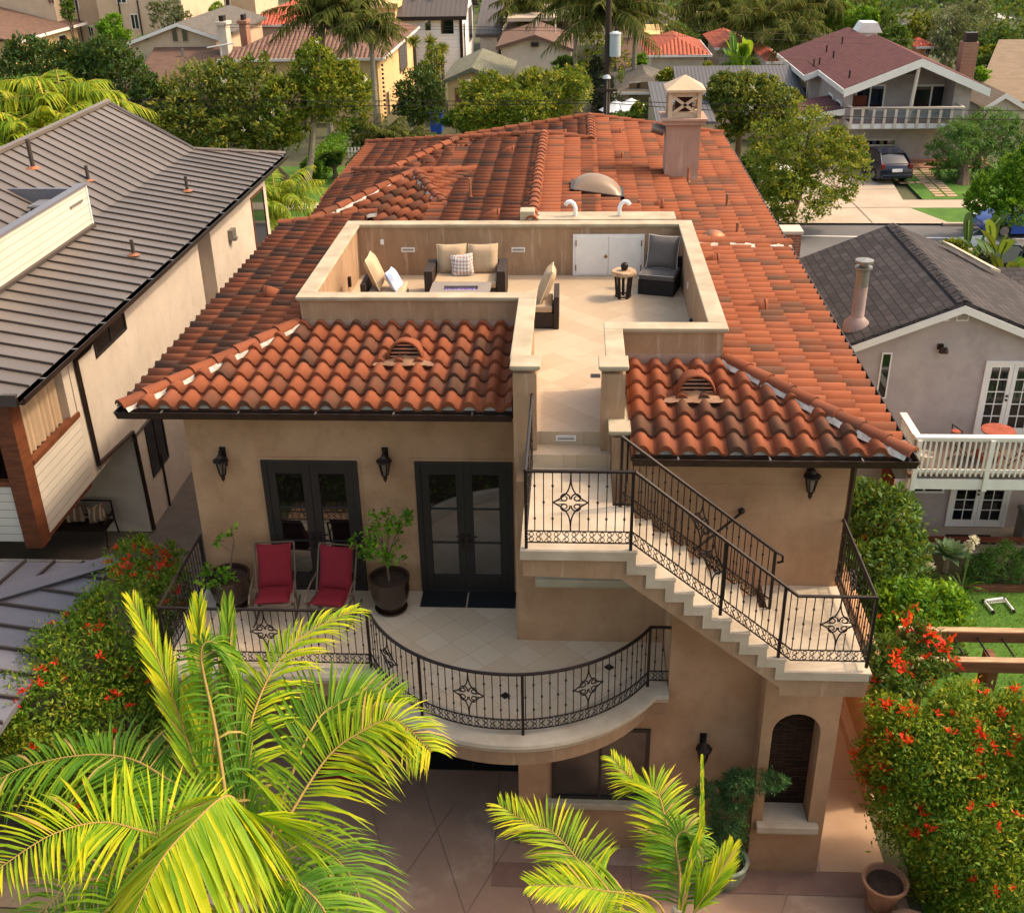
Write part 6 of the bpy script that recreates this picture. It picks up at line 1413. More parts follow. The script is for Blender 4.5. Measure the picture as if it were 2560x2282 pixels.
q = at(552, 112, 'y', 66.3); an = MB().tube([(q[0], 66.2, q[2]-1.3), (q[0], 66.2, q[2])], .03); an.tube([(q[0]-1, 66.2, q[2]-.2), (q[0]+1, 66.2, q[2]+.1)], .05); an.build('aerial', 'white_paint', t)
# red barrel roofed house at the top
a, b = at(590, 62, 'y', 82), at(742, 64, 'y', 82); hhouse(a[0]+.5, b[0]-.5, 82.5, 100, (a[2]+b[2])/2, 5.5, 'cream_stucco', 'clay_far_red', 'cream house with bright red barrel tile roof behind the grey gable')
# brown tile house with sunlit side wall and stepped tower
a, b = at(560, 158, 'y', 60), at(958, 146, 'y', 60); ze = b[2]
t = hhouse(a[0], b[0]-.5, 60.5, 78, ze, 3.4, 'warm_stucco', 'clay_far_brown', 'two storey house with brown tile roof and sunlit right wall')
swin(t, b[0]-.5, 63, 64.2, ze-4.6, ze-2.6, 'beige_stucco', 'dark_glass'); swin(t, b[0]-.5, 70, 74, ze-2.4, ze-.5, 'brown_siding', 'dark_glass'); m = MB()
for q in range(26): m.ball((b[0]-.3, 61.2, ze-.6-q*.28), .09, 6, 4)
m.build('rain_chain', 'iron', t)
a, b = at(905, 50, 'y', 79), at(988, 40, 'y', 79); zt2 = at(985, 20, 'y', 79)[2]
t = thing('cream_tower_house', (b[0]-3, 84, 0), 'tall warm cream house with arched side windows beside the white house', 'house'); MB().box(a[0]-4, b[0], 79, 92, 0, zt2).build('wall', 'warm_stucco', t)
MB().box(a[0]-4.3, b[0]+.3, 78.7, 92.3, zt2, zt2+.35).build('cornice', 'warm_stucco', t)
for k in range(3): swin(t, b[0], 81+k*3.2, 82.6+k*3.2, zt2-3.4, zt2-1.0, 'warm_stucco', 'dark_glass')
MB().box(b[0]+.003, b[0]+.5, 80, 86, zt2-5.6, zt2-5.1).build('ledge', 'warm_stucco', t); MB().box(b[0]+.003, b[0]+.25, 81, 83.5, 0, zt2-5.7).box(b[0]+.003, b[0]+.25, 86, 88, 0, zt2-5.7).build('pilaster', 'warm_stucco', t)
# white modern house
Y = 80; a, b = at(1024, 36, 'y', Y), at(1152, 36, 'y', Y); ze = b[2]
t = thing('white_modern_house', ((a[0]+b[0])/2, Y+6, 0), 'white sided two storey house with grey seam roof and sunlit gable', 'house')
MB().prism([(b[0], Y, 0), (b[0], Y+11, 0), (b[0], Y+11, ze-.1), (b[0], Y+5.5, ze+3.0), (b[0], Y, ze-.1)], (a[0]-b[0]-3, 0, 0)).build('wall', 'white_siding_far', t)
MB().prism([(b[0]+.5, Y-.5, ze-.15), (b[0]+.5, Y+5.5, ze+3.2), (b[0]+.5, Y+5.5, ze+3.0), (b[0]+.5, Y-.5, ze-.35)], (a[0]-b[0]-4, 0, 0)).prism([(b[0]+.5, Y+5.503, ze+3.2), (b[0]+.5, Y+11.5, ze-.15), (b[0]+.5, Y+11.5, ze-.35), (b[0]+.5, Y+5.503, ze+3.0)], (a[0]-b[0]-4, 0, 0)).build('roof', 'seam_roof_far', t)
MB().box(a[0]-3, b[0]+.5, Y-.62, Y-.502, ze-.4, ze-.1).build('gutter', 'iron', t); fwin(t, 1070, 61, 17, 32, Y, glass='dark_glass', mull=0); fwin(t, 1118, 65, 38, 44, Y, mull=0)
MB().box(b[0]-.15, b[0]+.1, Y-.12, Y-.003, 0, ze-.4).build('downspout', 'iron', t); swin(t, b[0], Y+1.2, Y+2.6, ze-4, ze-.8, glass='dark_glass'); swin(t, b[0], Y+6, Y+9.5, ze-3, ze, glass='dark_glass')
for px in (1040, 1085, 1080): 
    q = at(px, 15, 'y', Y+1.5); MB().tube([(q[0], Y+1.5, ze+.6), (q[0], Y+1.5, ze+1.4)], .12, 6).build('roof_vent', 'grey_metal', t)
Y = 92; a, b = at(1200, 80, 'y', Y), at(1243, 84, 'y', Y); ze = b[2]; t = thing('white_wing_house', ((a[0]+b[0])/2, Y+5, 0), 'narrow white house with dark shed roof right of the white gable', 'house'); MB().box(a[0], b[0], Y, Y+12, 0, ze).build('wall', 'white_stucco', t)
MB().prism([(a[0]-.4, Y-.4, ze), (b[0]+.4, Y-.4, ze), (b[0]+.4, Y+12.4, ze+3.2), (a[0]-.4, Y+12.4, ze+3.2)], (0, 0, -.3)).build('roof', 'seam_roof_far', t); MB().prism([(b[0], Y, ze-.3), (b[0], Y+12, ze-.3), (b[0], Y+12, ze+2.8)], (-(b[0]-a[0]), 0, 0)).build('upper_wall', 'white_stucco', t)
for k in range(4): swin(t, b[0], Y+2+k*2.2, Y+3.4+k*2.2, ze-3.2, ze-.4, glass='dark_glass')
# garage with mossy roof
t, l, a, r = ghouse((1103, 202), (1180, 167), (1275, 203), 60, 9, 'warm_stucco', 'green_shingle', 'tan garage with mossy grey green roof and brown door', 'garage', trim='green_shingle'); q = at(1115, 220, 'y', 60); q2 = at(1228, 220, 'y', 60); MB().box(q[0]+.6, q2[0], 59.94, 59.999, 0, q[2]).build('garage_door', 'brown_siding', t)
q = at(1310, 160, 'y', 66); hhouse(q[0]-3, q[0]+3, 64, 70, q[2]-1.6, 2.0, 'beige_stucco', 'green_shingle', 'small hip roof peeking above the yellow magnolia', 'outbuilding')
# cream gable with brown roof
t, l, a, r = ghouse((1240, 116), (1337, 86), (1440, 124), 78, 20, 'cream_stucco', 'brown_shingle', 'cream gabled house with low brown roof behind the utility pole', trim='brown_shingle'); swin(t, r.x-.4, 79.5, 81, r.z-4, r.z-1.5)
MB().box(a.x-.3, a.x+.3, 77.5, 77.95, a.z-.9, a.z-.6).build('flood_light', 'iron', t)
for px, py in ((1388, 70), (1340, 78)): q = at(px, py, 'y', 84); MB().tube([(q[0], 84, a.z-1.5), (q[0], 84, a.z+.5)], .1).build('vent_pipe', 'cream_stucco', t)
q = at(1330, 62, 'y', 92); MB().prism([(q[0]-2, 88, a.z+.25), (q[0]+5, 88, a.z+.25), (q[0]+5, 97, a.z+.9), (q[0]-2, 97, a.z+.9)], (0, 0, -.3)).build('flat_roof', 'pale_concrete', t)
# grey hip roof with patio
a, b = at(1535, 232, 'y', 60), at(1690, 232, 'y', 60); t = hhouse(a[0]+.5, b[0]-.3, 60.5, 68, a[2], 2.6, 'beige_stucco', 'grey_shingle', 'low house with dark grey hip roof behind the patio umbrellas')
q = at(1575, 262, 'y', 60); MB().box(a[0]+1, b[0]-1.4, 60.44, 60.498, .2, 2.5).build('patio_door', 'dark_glass', t)
a = at(1618, 248, 'y', 47); b = at(1745, 300, 'y', 42); t = thing('corrugated_roof_house', (a[0]+4, 46, 0), 'low building with grey corrugated metal roof behind the chimney', 'house')
za = at(1640, 305, 'y', 41)[2]; MB().prism([(at(1640, 305, 'y', 41)[0], 41, za), (at(1790, 305, 'y', 41)[0], 41, za), (at(1790, 305, 'y', 41)[0], 49, za+.7), (at(1618, 246, 'y', 49)[0], 49, za+.7)], (0, 0, -.12)).build('roof', 'corrugated', t)
MB().box(at(1645, 305, 'y', 41)[0], at(1785, 305, 'y', 41)[0], 41.3, 48.8, 0, za-.1).build('wall', 'beige_stucco', t)
q = at(1752, 215, 'y', 56); MB().prism([(q[0]-1.6, 54, q[2]-.2), (q[0]+6, 54, q[2]-.2), (q[0]+6, 58, q[2]+.9), (q[0]-1.6, 58, q[2]+.9)], (0, 0, -.12)).build('rear_roof', 'corrugated', t); MB().box(q[0]-1.3, q[0]+5.8, 54.2, 57.8, 0, q[2]-.35).build('wall', 'beige_stucco', t)
# cream two storey house with balcony behind the palms
Y = 88; a, b = at(1548, 60, 'y', Y), at(1612, 60, 'y', Y); t = thing('cream_balcony_house', ((a[0]+b[0])/2, Y+6, 0), 'cream house with solid railed balcony behind the transformer', 'house'); zt3 = at(1580, 30, 'y', Y)[2]
MB().box(a[0], b[0], Y, Y+14, 0, zt3).build('wall', 'warm_stucco', t); MB().prism([(a[0]-.5, Y-.6, zt3), (b[0]+.5, Y-.6, zt3), (b[0]+.5, Y+7, zt3+2.4), (a[0]-.5, Y+7, zt3+2.4)], (0, 0, -.3)).build('roof', 'clay_far_rust', t)
for px, py in ((1573, 102), (1595, 102)): fwin(t, px, py, 9, 20, Y)
swin(t, b[0], Y+2, Y+4, zt3-3, zt3-1); q = at(1612, 120, 'y', Y); MB().box(b[0], b[0]+2.6, Y+1, Y+9, q[2]-.3, q[2]+1.0).build('balcony', 'warm_stucco', t)
q = at(1585, 140, 'y', 84); MB().prism([(q[0]-1.5, 82, q[2]-1.0), (q[0]+3.2, 82, q[2]-1.0), (q[0]+3.2, 87.9, q[2]+1.0), (q[0]-1.5, 87.9, q[2]+1.0)], (0, 0, -.2)).build('porch_roof', 'brown_shingle', t); MB().box(q[0]-1, q[0]+2.9, 82.5, 87.9, 0, q[2]-.9).build('porch_wall', 'warm_stucco', t)
# blue house
Y = 112; a, b = at(1618, 60, 'y', Y), at(1672, 60, 'y', Y); zt4 = b[2]; t = hhouse(a[0], b[0], Y, Y+10, zt4, 3.2, 'navy_siding', 'grey_shingle', 'navy blue house with white trim and tall blue chimney'); chim(1635, 22, 12, Y-1.2, 0, t, 'navy_siding')
for px in (1624, 1642, 1660, 1671): q = at(px, 70, 'y', Y-.1); MB().box(q[0]-.12, q[0]+.12, Y-.12, Y-.003, 0, zt4-.2).build('trim_board', 'white_paint', t)
# rust tile roofs by the junction
for px0, px1, pe, Y, lab in ((1612, 1775, 203, 74, 'wide low rust tile roof below the stop sign'), (1782, 1880, 178, 78, 'rust tile roof behind the bird of paradise stems'), (1912, 1962, 192, 70, 'small rust tile roof left of the maroon roofed house')):
    a, b = at(px0, pe, 'y', Y), at(px1, pe, 'y', Y); hhouse(a[0]+.5, b[0]-.5, Y+.5, Y+9, max(2.4, a[2]), 2.3, 'cream_stucco', 'clay_far_rust', lab)
# far rows
for px0, px1, pe, Y, dep, rise, wl, rf, lab in ((1278, 1330, 38, 100, 12, 3.5, 'beige_stucco', 'clay_far_red', 'small house with red tiles behind the thin palm trunk'), (1340, 1420, 42, 106, 12, 3.5, 'cream_stucco', 'clay_far_red', 'red tile roof house half behind palm fronds at top centre'), (1206, 1282, 36, 122, 12, 3, 'warm_stucco', 'clay_far_brown', 'cream house with tall windows at the top edge beside the white wing'),
        (1690, 1750, 27, 150, 12, 4, 'grey_stucco', 'clay_far_red', 'distant red roofed house behind the dark cypress'), (1885, 1992, 13, 165, 12, 3.5, 'cream_stucco', 'clay_far_red', 'distant long red roof at the top edge right of centre'), (1740, 1775, 76, 125, 8, 2.5, 'cream_stucco', 'clay_far_brown', 'distant low brown roofed house among palm trunks'), (1985, 2010, 78, 140, 10, 3, 'white_stucco', 'grey_shingle', 'tiny pale house glimpsed between distant palms'),
        (2210, 2272, 18, 175, 14, 3, 'white_stucco', 'grey_shingle', 'distant white building with windows at the top right'), (2330, 2440, 30, 160, 12, 2, 'white_stucco', 'grey_shingle', 'distant pale roof behind the willowy tree'), (2495, 2552, 62, 120, 10, 2.4, 'white_stucco', 'clay_far_red', 'distant white house with small red roof at right edge'), (2254, 2275, 60, 100, 6, 1.5, 'white_stucco', 'grey_shingle', 'narrow white house gable between dark trees'), (2290, 2345, 118, 80, 8, 2, 'clay_wall', 'clay_far_red', 'orange walled house behind the maroon roof ridge')):
    if wl not in MATS: mat(wl, '#c98a66', .85, .1, 2)
    a, b = at(px0, pe, 'y', Y), at(px1, pe, 'y', Y); t = hhouse(a[0]+.5, b[0]-.5, Y+.5, Y+dep, a[2], rise, wl, rf, lab)
    n_ = max(1, int((px1-px0)/30))
    for q in range(n_): fwin(t, px0+(px1-px0)*(q+.5)/n_, pe+12, 10, 12, Y+.5, glass='dark_glass')
# ------------------------------------------------------------------ maroon roofed house across the street
Y = 47; l, a, r = (Vector(at(*p, 'y', Y)) for p in ((2103, 216), (2297, 140), (2465, 214)))
t = thing('maroon_roofed_house', ((l.x+r.x)/2, Y+8, 0), 'two storey house with maroon roof, wide balcony and garage', 'house')
sL = (a.z-l.z)/(a.x-l.x); wl, wr = l.x+.25, r.x-.7; zb = at(2270, 322, 'y', Y-1.2)[2]+.3; ztr = at(2270, 268, 'y', Y-1.2)[2]-zb
lw = lambda x: min(l.z+(x-l.x)*sL, a.z-(x-a.x)*(a.z-r.z)/(r.x-a.x))-.2
MB().prism([(wl, Y, zb), (wl+.45, Y, zb), (wl+.45, Y, lw(wl+.45)), (wl, Y, lw(wl))], (0, 9.5, 0)).prism([(wl+.453, Y+1.9, zb), (wr-.903, Y+1.9, zb), (wr-.903, Y+1.9, lw(wr-.9)), (a.x, Y+1.9, lw(a.x)), (wl+.453, Y+1.9, lw(wl+.45))], (0, 7.5, 0)).prism([(wr-.9, Y, zb), (wr, Y, zb), (wr, Y, lw(wr)), (wr-.9, Y, lw(wr-.9))], (0, 9.5, 0)).build('wall', 'grey_stucco', t)
MB().box(wl, wl+6.8, Y+.2, Y+14, 0, zb-.003).box(wl+6.8, wr, Y+2.2, Y+14, 0, zb-.003).build('lower_wall', 'grey_stucco', t)
rf = MB().prism([(l.x, Y-.8, l.z), (a.x, Y-.8, a.z), (a.x, Y-.8, a.z-.14), (l.x, Y-.8, l.z-.14)], (0, 10.6, 0)).prism([(a.x+.002, Y-.8, a.z), (r.x, Y-.8, r.z), (r.x, Y-.8, r.z-.14), (a.x+.002, Y-.8, a.z-.14)], (0, 10.6, 0)).build('roof', 'maroon_shingle', t)
m = MB()
for e in (l, r): m.prism([(a.x, Y-.83, a.z-.03), (e.x, Y-.83, e.z-.03), (e.x, Y-.83, e.z-.45), (a.x, Y-.83, a.z-.45)], (0, .028, 0))
m.build('barge_board', 'white_paint', t)
# rear left wing
e2 = at(1953, 128, 'y', 56); q0 = Vector(at(2012, 187, 'y', 50.5)); xw0 = q0.x; zc_ = q0.z; rgx = Vector(at(2125, 68, 'y', 61)); 
zp = lambda x: a.z-(a.x-x)*sL-.02
xw0 = 14.0; xe0 = 13.48; xr0 = 17.72; zc_ = zp(xe0)
MB().prism([(xe0, 53.2, zp(xe0)), (xr0, 53.2, zp(xr0)), (xr0, 62.3, zp(xr0)), (xe0, 63.1, zp(xe0))], (0, 0, -.14)).prism([(xr0+.003, 56, zp(xr0)), (xr0+4.2, 56, zp(xe0)), (xr0+4.2, 62.3, zp(xe0)), (xr0+.003, 62.3, zp(xr0))], (0, 0, -.14)).build('rear_roof', 'maroon_shingle', t)
MB().prism([(xe0-.02, 53.15, zp(xe0)), (l.x+.5, 53.15, zp(l.x+.5)), (l.x+.5, 53.15, zp(l.x+.5)-.35), (xe0-.02, 53.15, zp(xe0)-.35)], (0, .045, 0)).box(xe0-.06, xe0-.003, 53.2, 63.1, zc_-.3, zc_-.02).box(l.x-.06, l.x-.003, Y-.8, 53.1, l.z-.3, l.z-.02).build('rear_barge', 'white_paint', t)
MB().box(xw0, wl+3, 53.8, 62.5, 0, zc_-.1).build('rear_wall', 'grey_stucco', t)
for px, w in ((2062, 20), (2088, 10)): pass
for y_, z_ in ((54.6, zc_-1.9), (57.4, zc_-1.9), (60.2, zc_-1.9)):
    o = MB().box(xw0-.06, xw0-.001, y_, y_+1.2, z_, z_+1.5).build('side_window', 'white_paint', t); MB().box(xw0-.075, xw0-.061, y_+.1, y_+1.1, z_+.1, z_+1.4).build('pane', 'dark_glass', o)
for y_ in (48.0, 50.2): o = MB().box(wl-.06, wl-.001, y_-.6, y_+.6, lw(wl)-2.9, lw(wl)-.8).build('side_window', 'white_paint', t); MB().box(wl-.075, wl-.061, y_-.5, y_+.5, lw(wl)-2.8, lw(wl)-.9).build('pane', 'dark_glass', o)
MB().prism([(wl-3.2, Y-.4, zb+.1), (wl-.01, Y-.4, zb+.6), (wl-.01, Y+4, zb+.6), (wl-3.2, Y+4, zb+.1)], (0, 0, -.15)).build('porch_roof', 'maroon_shingle', t); MB().box(wl-2.9, wl-.005, Y+.2, Y+3.8, 0, zb-.02).build('garage_wall', 'grey_stucco', t); MB().prism([(wl-3.25, Y-.45, zb+.1), (wl, Y-.45, zb+.62), (wl, Y-.45, zb+.3), (wl-3.25, Y-.45, zb-.25)], (0, .045, 0)).build('porch_barge', 'white_paint', t)
yb_ = Y+1.9
for px0, px1 in ((2136, 2210), (2280, 2370)):
    p0, p1 = at(px0, 250, 'y', yb_), at(px1, 250, 'y', yb_); ztp = at(px0, 212, 'y', yb_)[2]
    o = MB().box(p0[0], p1[0], yb_-.07, yb_-.001, zb+.1, ztp).build('sliding_door', 'white_paint', t); xm = (p0[0]+p1[0])/2
    for u, v in ((p0[0]+.1, xm-.05), (xm+.05, p1[0]-.1)): MB().box(u, v, yb_-.085, yb_-.071, zb+.2, ztp-.1).build('pane', 'house_glass', o)
p0, p1 = at(2250, 175, 'y', yb_), at(2280, 160, 'y', yb_); MB().box(p0[0]-1.1, p0[0]+1.0, yb_-.05, yb_-.001, ztp+.55, ztp+1.0).build('gable_window', 'house_glass', t)
bx0, bx1 = Vector(at(2128, 270, 'y', Y-1.2)).x, Vector(at(2412, 270, 'y', Y-1.2)).x
d_ = MB().box(bx0, bx1, Y-1.2, yb_, zb-.3, zb-.05).build('balcony_floor', 'white_paint', t); MB().box(bx0+.1, bx1-.1, Y-1.1, yb_-.01, zb-.048, zb-.03).build('deck_board', 'redwood', d_)
m = MB(); m.box(bx0, bx1, Y-1.28, Y-1.1, zb+ztr-.09, zb+ztr); m.box(bx0, bx0+.12, Y-1.1, Y-.003, zb+ztr-.09, zb+ztr); m.box(bx1-.12, bx1, Y-1.1, Y-.003, zb+ztr-.09, zb+ztr); rl_ = m.build('balcony_railing', 'cream_stucco', t)
for q in range(11): x = bx0+.06+(bx1-bx0-.12)*q/10; MB().box(x-.07, x+.07, Y-1.27, Y-1.205, zb-.3, zb+ztr-.09).build('baluster_post', 'cream_stucco', rl_)
s = N('clear_glass'); s.b.inputs['Transmission Weight'].default_value = .9; s.rough(.05); s.color((.8, .85, .85, 1))
MB().box(bx0, bx1, Y-1.19, Y-1.17, zb+.0, zb+ztr-.1).build('glass_panel', 'clear_glass', rl_)
MB().tube([(a.x-.3, Y-.7, zb), (a.x-.1, Y-.7, lw(a.x)-.2)], .1, 6).build('roof_post', 'cream_stucco', t)
p0, p1 = at(2082, 400, 'y', Y+.2), at(2225, 400, 'y', Y+.2); zg = at(2150, 347, 'y', Y+.2)[2]
gd = MB().box(max(p0[0], wl+.1), p1[0], Y+.12, Y+.198, .1, zg).build('garage_door', 'cream_stucco', t); x0g = max(p0[0], wl+.1); n_ = 7
for q in range(n_): x = x0g+(p1[0]-x0g)*(q+.5)/n_; MB().box(x-.3, x+.3, Y+.1, Y+.119, zg-.3, zg-.1).build('pane', 'dark_glass', gd)
for q in range(1, 4): MB().box(x0g, p1[0], Y+.11, Y+.119, .1+q*(zg-.5)/4, .13+q*(zg-.5)/4).build('panel_seam', 'grey_metal', gd)
p0, p1 = at(2262, 370, 'y', Y+2.2), at(2345, 370, 'y', Y+2.2); o = MB().box(p0[0], p1[0], Y+2.1, Y+2.198, .3, zb-.4).build('entry_door', 'wood_door', t); MB().box((p0[0]+p1[0])/2-.02, (p0[0]+p1[0])/2+.02, Y+2.08, Y+2.099, .3, zb-.4).build('door_seam', 'wood_brown', o)
MB().box(p0[0]-.5, p1[0]+2.0, Y-.2, Y+2.1, .05, .3).box(p0[0]-.5, p1[0]+2.0, Y-1.4, Y-.203, .05, .18).build('brick_step', 'red_brick', t)
ck = at(2424, 105, 'y', Y+5); MB().box(ck[0]-.42, ck[0]+.42, Y+4.6, Y+5.4, 0, ck[2]).build('chimney', 'red_brick', t); MB().box(ck[0]-.3, ck[0]+.3, Y+4.7, Y+5.3, ck[2], ck[2]+.5).build('chimney_pot', 'iron', t)
cf = at(2172, 82, 'y', 60); MB().box(cf[0]-.55, cf[0]+.55, 60, 61, a.z-1, cf[2]).build('white_chimney', 'white_paint', t); MB().prism([(cf[0]-.8, 59.8, cf[2]), (cf[0]+.8, 59.8, cf[2]), (cf[0]+.45, 59.8, cf[2]+.6), (cf[0]-.45, 59.8, cf[2]+.6)], (0, 1.4, 0)).build('chimney_hood', 'white_paint', t)
for px, py in ((2105, 110), (2066, 130), (2083, 145), (2034, 165), (2048, 162), (2123, 195)):
    v_ = ray(px, py); tt_ = (a.z-.39*a.x*0+0-CAM[2]-(a.z-a.z)+sL*(CAM[0]-a.x))/(v_[2]-sL*v_[0]); q = CAM+v_*tt_; MB().tube([tuple(q-np.array([0, 0, .1])), tuple(q+np.array([0, 0, .4]))], .05, 6).build('vent_pipe', 'iron', t)
for x in (a.x-2.5, a.x+2.6): MB().box(x-.4, x+.4, yb_-1.3, yb_-.6, zb-.03, zb+.45).box(x-.4, x+.4, yb_-.6, yb_-.5, zb-.03, zb+1.0).build('balcony_seat', 'redwood', t)
# tan house at right edge
q0 = at(2432, 255, 'y', 60); q1_ = at(2560, 178, 'y', 66); t = thing('tan_roofed_house', (q0[0]+9, 52, 0), 'tan shingled house with small front gable at the right edge', 'house')
MB().prism([(q0[0], 60, q0[2]), (q0[0]+22, 60, q0[2]), (q0[0]+22, 70, q0[2]+2.6), (q0[0]+4.5, 70, q0[2]+2.6)], (0, 0, -.15)).build('roof', 'tan_shingle', t); MB().box(q0[0]+.6, q0[0]+21, 60.5, 70, 0, q0[2]-.1).build('wall', 'cream_stucco', t)
pL_, pA_, pR_ = (Vector(at(*p, 'y', 57)) for p in ((2455, 268), (2512, 232), (2575, 270)))
MB().prism([(pL_.x, 56.7, pL_.z), (pA_.x, 56.7, pA_.z), (pA_.x, 56.7, pA_.z-.15), (pL_.x, 56.7, pL_.z-.15)], (0, 6, 0)).prism([(pA_.x+.002, 56.7, pA_.z), (pR_.x, 56.7, pR_.z), (pR_.x, 56.7, pR_.z-.15), (pA_.x+.002, 56.7, pA_.z-.15)], (0, 6, 0)).build('gable_roof', 'tan_shingle', t)
MB().prism([(pL_.x+.2, 57, 0), (pR_.x-.2, 57, 0), (pR_.x-.2, 57, pR_.z-.1), (pA_.x, 57, pA_.z-.16), (pL_.x+.2, 57, pL_.z-.1)], (0, 3.4, 0)).build('gable_wall', 'cream_stucco', t); m = MB()
for e in (pL_, pR_): m.prism([(pA_.x, 56.66, pA_.z), (e.x, 56.66, e.z), (e.x, 56.66, e.z-.3), (pA_.x, 56.66, pA_.z-.3)], (0, .035, 0))
m.build('barge_board', 'white_paint', t)
# small brick chimney behind the right slope belongs to the grey stucco house
bc = at(1972, 578, 'y', 14.3); MB().box(bc[0]-.3, bc[0]+.3, 14.0, 14.6, 0, bc[2]).build('brick_chimney', 'red_brick', Rn)
MB().box(bc[0]-.34, bc[0]+.34, 13.96, 14.64, bc[2], bc[2]+.08).build('chimney_crown', 'cream_stucco', Rn)
# ------------------------------------------------------------------ trees
def tree(label, parts, m_, leaf, n, seed, name='tree', trunk=None, group='broadleaf trees along the street', aspect=.42, dens=12, clump=.3, cat='tree', droop=0, up=.35, wf=0, tm='bark', tr=.18, rough=.5, inner=.1):
    """parts: (px, py, rx px, rz px, depth) blobs seen in the photo"""
    g = random.Random(seed); blobs = []
    for px, py, rx, rz, Y in parts:
        c = at(px, py, 'y', Y); k = (c-CAM).dot(FWD)/F_PX; RX, RZ = rx*k, rz*k; RY = (RX+RZ)/2*.95
        blobs.append((c[0], c[1], c[2], RX*.8, RY*.8, RZ*.8))
        for q in range(7):
            d = Vector((g.gauss(0, 1), g.gauss(0, 1), g.gauss(0, 1)+.2)).normalized(); s_ = g.uniform(.28, .45)
            blobs.append((c[0]+d.x*RX*.72, c[1]+d.y*RY*.72, c[2]+d.z*RZ*.72, RX*s_, RY*s_, RZ*s_))
    c = blobs[0]; tb = trunk or (c[0], c[1]); t = thing(name, (tb[0], tb[1], 0), label, cat, group)
    top = Vector((c[0], c[1], c[2])); b0 = Vector((tb[0], tb[1], -.05)); m = MB(); fk = b0.lerp(top, .55); fk.x += .1
    m.tube([b0, b0.lerp(fk, .5)+Vector((.08, 0, 0)), fk], [tr*1.3, tr, tr*.8], 8)
    for q in range(min(7, len(blobs))): e = blobs[q*len(blobs)//7]; m.tube([fk, fk.lerp(Vector(e[:3]), .5)+Vector((0, 0, .15)), Vector(e[:3])+Vector((0, 0, e[5]*.6))], [tr*.6, tr*.4, tr*.12], 6)
    m.build('trunk', tm, t); crown('crown', blobs, int(n*2.4), leaf*.85, m_, t, seed, aspect, clump*.8, dens, up=up, droop=droop, inner=inner+.12)
    if wf: flowers(t, blobs, wf, 'petal_white', .15, seed+5)
    return t
MG = 'magnolia trees along the street'
tree('wide dark magnolia at far left above the feathery palms', [(110, 190, 150, 90, 46), (270, 200, 110, 95, 46), (380, 270, 60, 80, 44)], 'leaf_magnolia_dark', .3, 11000, 101, trunk=(-19, 45), group=MG, wf=9)
tree('dense magnolia left of the slanting bare trunk', [(510, 260, 125, 120, 44), (620, 260, 95, 120, 43), (450, 320, 90, 75, 42), (560, 350, 80, 55, 41), (660, 340, 60, 60, 41)], 'leaf_magnolia', .3, 11500, 102, trunk=(-14.6, 42), group=MG, wf=7)
p = at(765, 470, 'z', 0); tree('yellow tinted magnolia before the sunlit brown tile house', [(790, 180, 70, 75, 43), (850, 240, 95, 95, 43), (720, 270, 60, 100, 42)], 'leaf_yellowish', .27, 9500, 103, trunk=(p[0], p[1]), group=MG, wf=6, tm='pale_bark')
tree('dark rounded tree beside the blue bin', [(1045, 235, 65, 70, 53), (1040, 280, 60, 40, 52), (1075, 260, 40, 60, 53)], 'leaf_magnolia_dark', .24, 5200, 104)
tree('broad golden magnolia directly behind the roof ridge', [(1240, 250, 90, 60, 47), (1390, 235, 105, 65, 47), (1200, 300, 80, 40, 45), (1300, 280, 110, 50, 45)], 'leaf_yellowish', .27, 11000, 105, group=MG, wf=4)
tree('tall thin yellow tree tangled around the utility pole', [(1485, 110, 35, 60, 62), (1470, 170, 40, 50, 62), (1545, 150, 30, 60, 62)], 'leaf_yellowish', .25, 1500, 106, inner=.4)
tree('dark conifer column hugging the utility pole', [(1495, 190, 28, 40, 57), (1505, 240, 34, 50, 56), (1525, 265, 30, 40, 56)], 'leaf_cypress', .22, 3000, 107, up=.9)
tree('dark magnolia with golden tips right of the chimney', [(1850, 240, 85, 65, 45), (1910, 270, 90, 70, 44), (1830, 300, 50, 50, 44)], 'leaf_magnolia', .27, 8500, 108, group=MG, wf=8)
tree('open yellow green street tree nearest the road beyond the right roof', [(2020, 350, 95, 90, 35), (1960, 420, 90, 80, 34), (2070, 440, 95, 80, 34), (2000, 500, 100, 60, 33), (2110, 390, 60, 50, 35), (1930, 560, 50, 40, 33), (1920, 340, 50, 50, 35)], 'leaf_yellowish', .21, 12000, 109, trunk=(10.2, 36.3), tr=.14, inner=.25)
tree('weeping deep green pepper tree on the front lawn', [(2400, 370, 80, 60, 43), (2470, 330, 95, 55, 44), (2375, 430, 50, 40, 43), (2480, 400, 60, 50, 43), (2545, 340, 60, 55, 44)], 'leaf_pepper', .22, 11000, 110, trunk=(19.85, 42.2), aspect=.2, droop=1.0, up=.1, tr=.3)
tree('bright street tree cut by the right edge over the parked blue car', [(2500, 480, 75, 50, 33), (2560, 440, 60, 70, 33), (2450, 500, 40, 40, 33), (2540, 530, 60, 40, 32)], 'leaf_bright', .2, 6500, 111, trunk=(20.5, 36), tr=.13)
tree('pale lime shrub below the white house corner', [(1085, 160, 28, 45, 58), (1070, 195, 30, 40, 57)], 'leaf_yellowish', .2, 1500, 112, name='shrub')
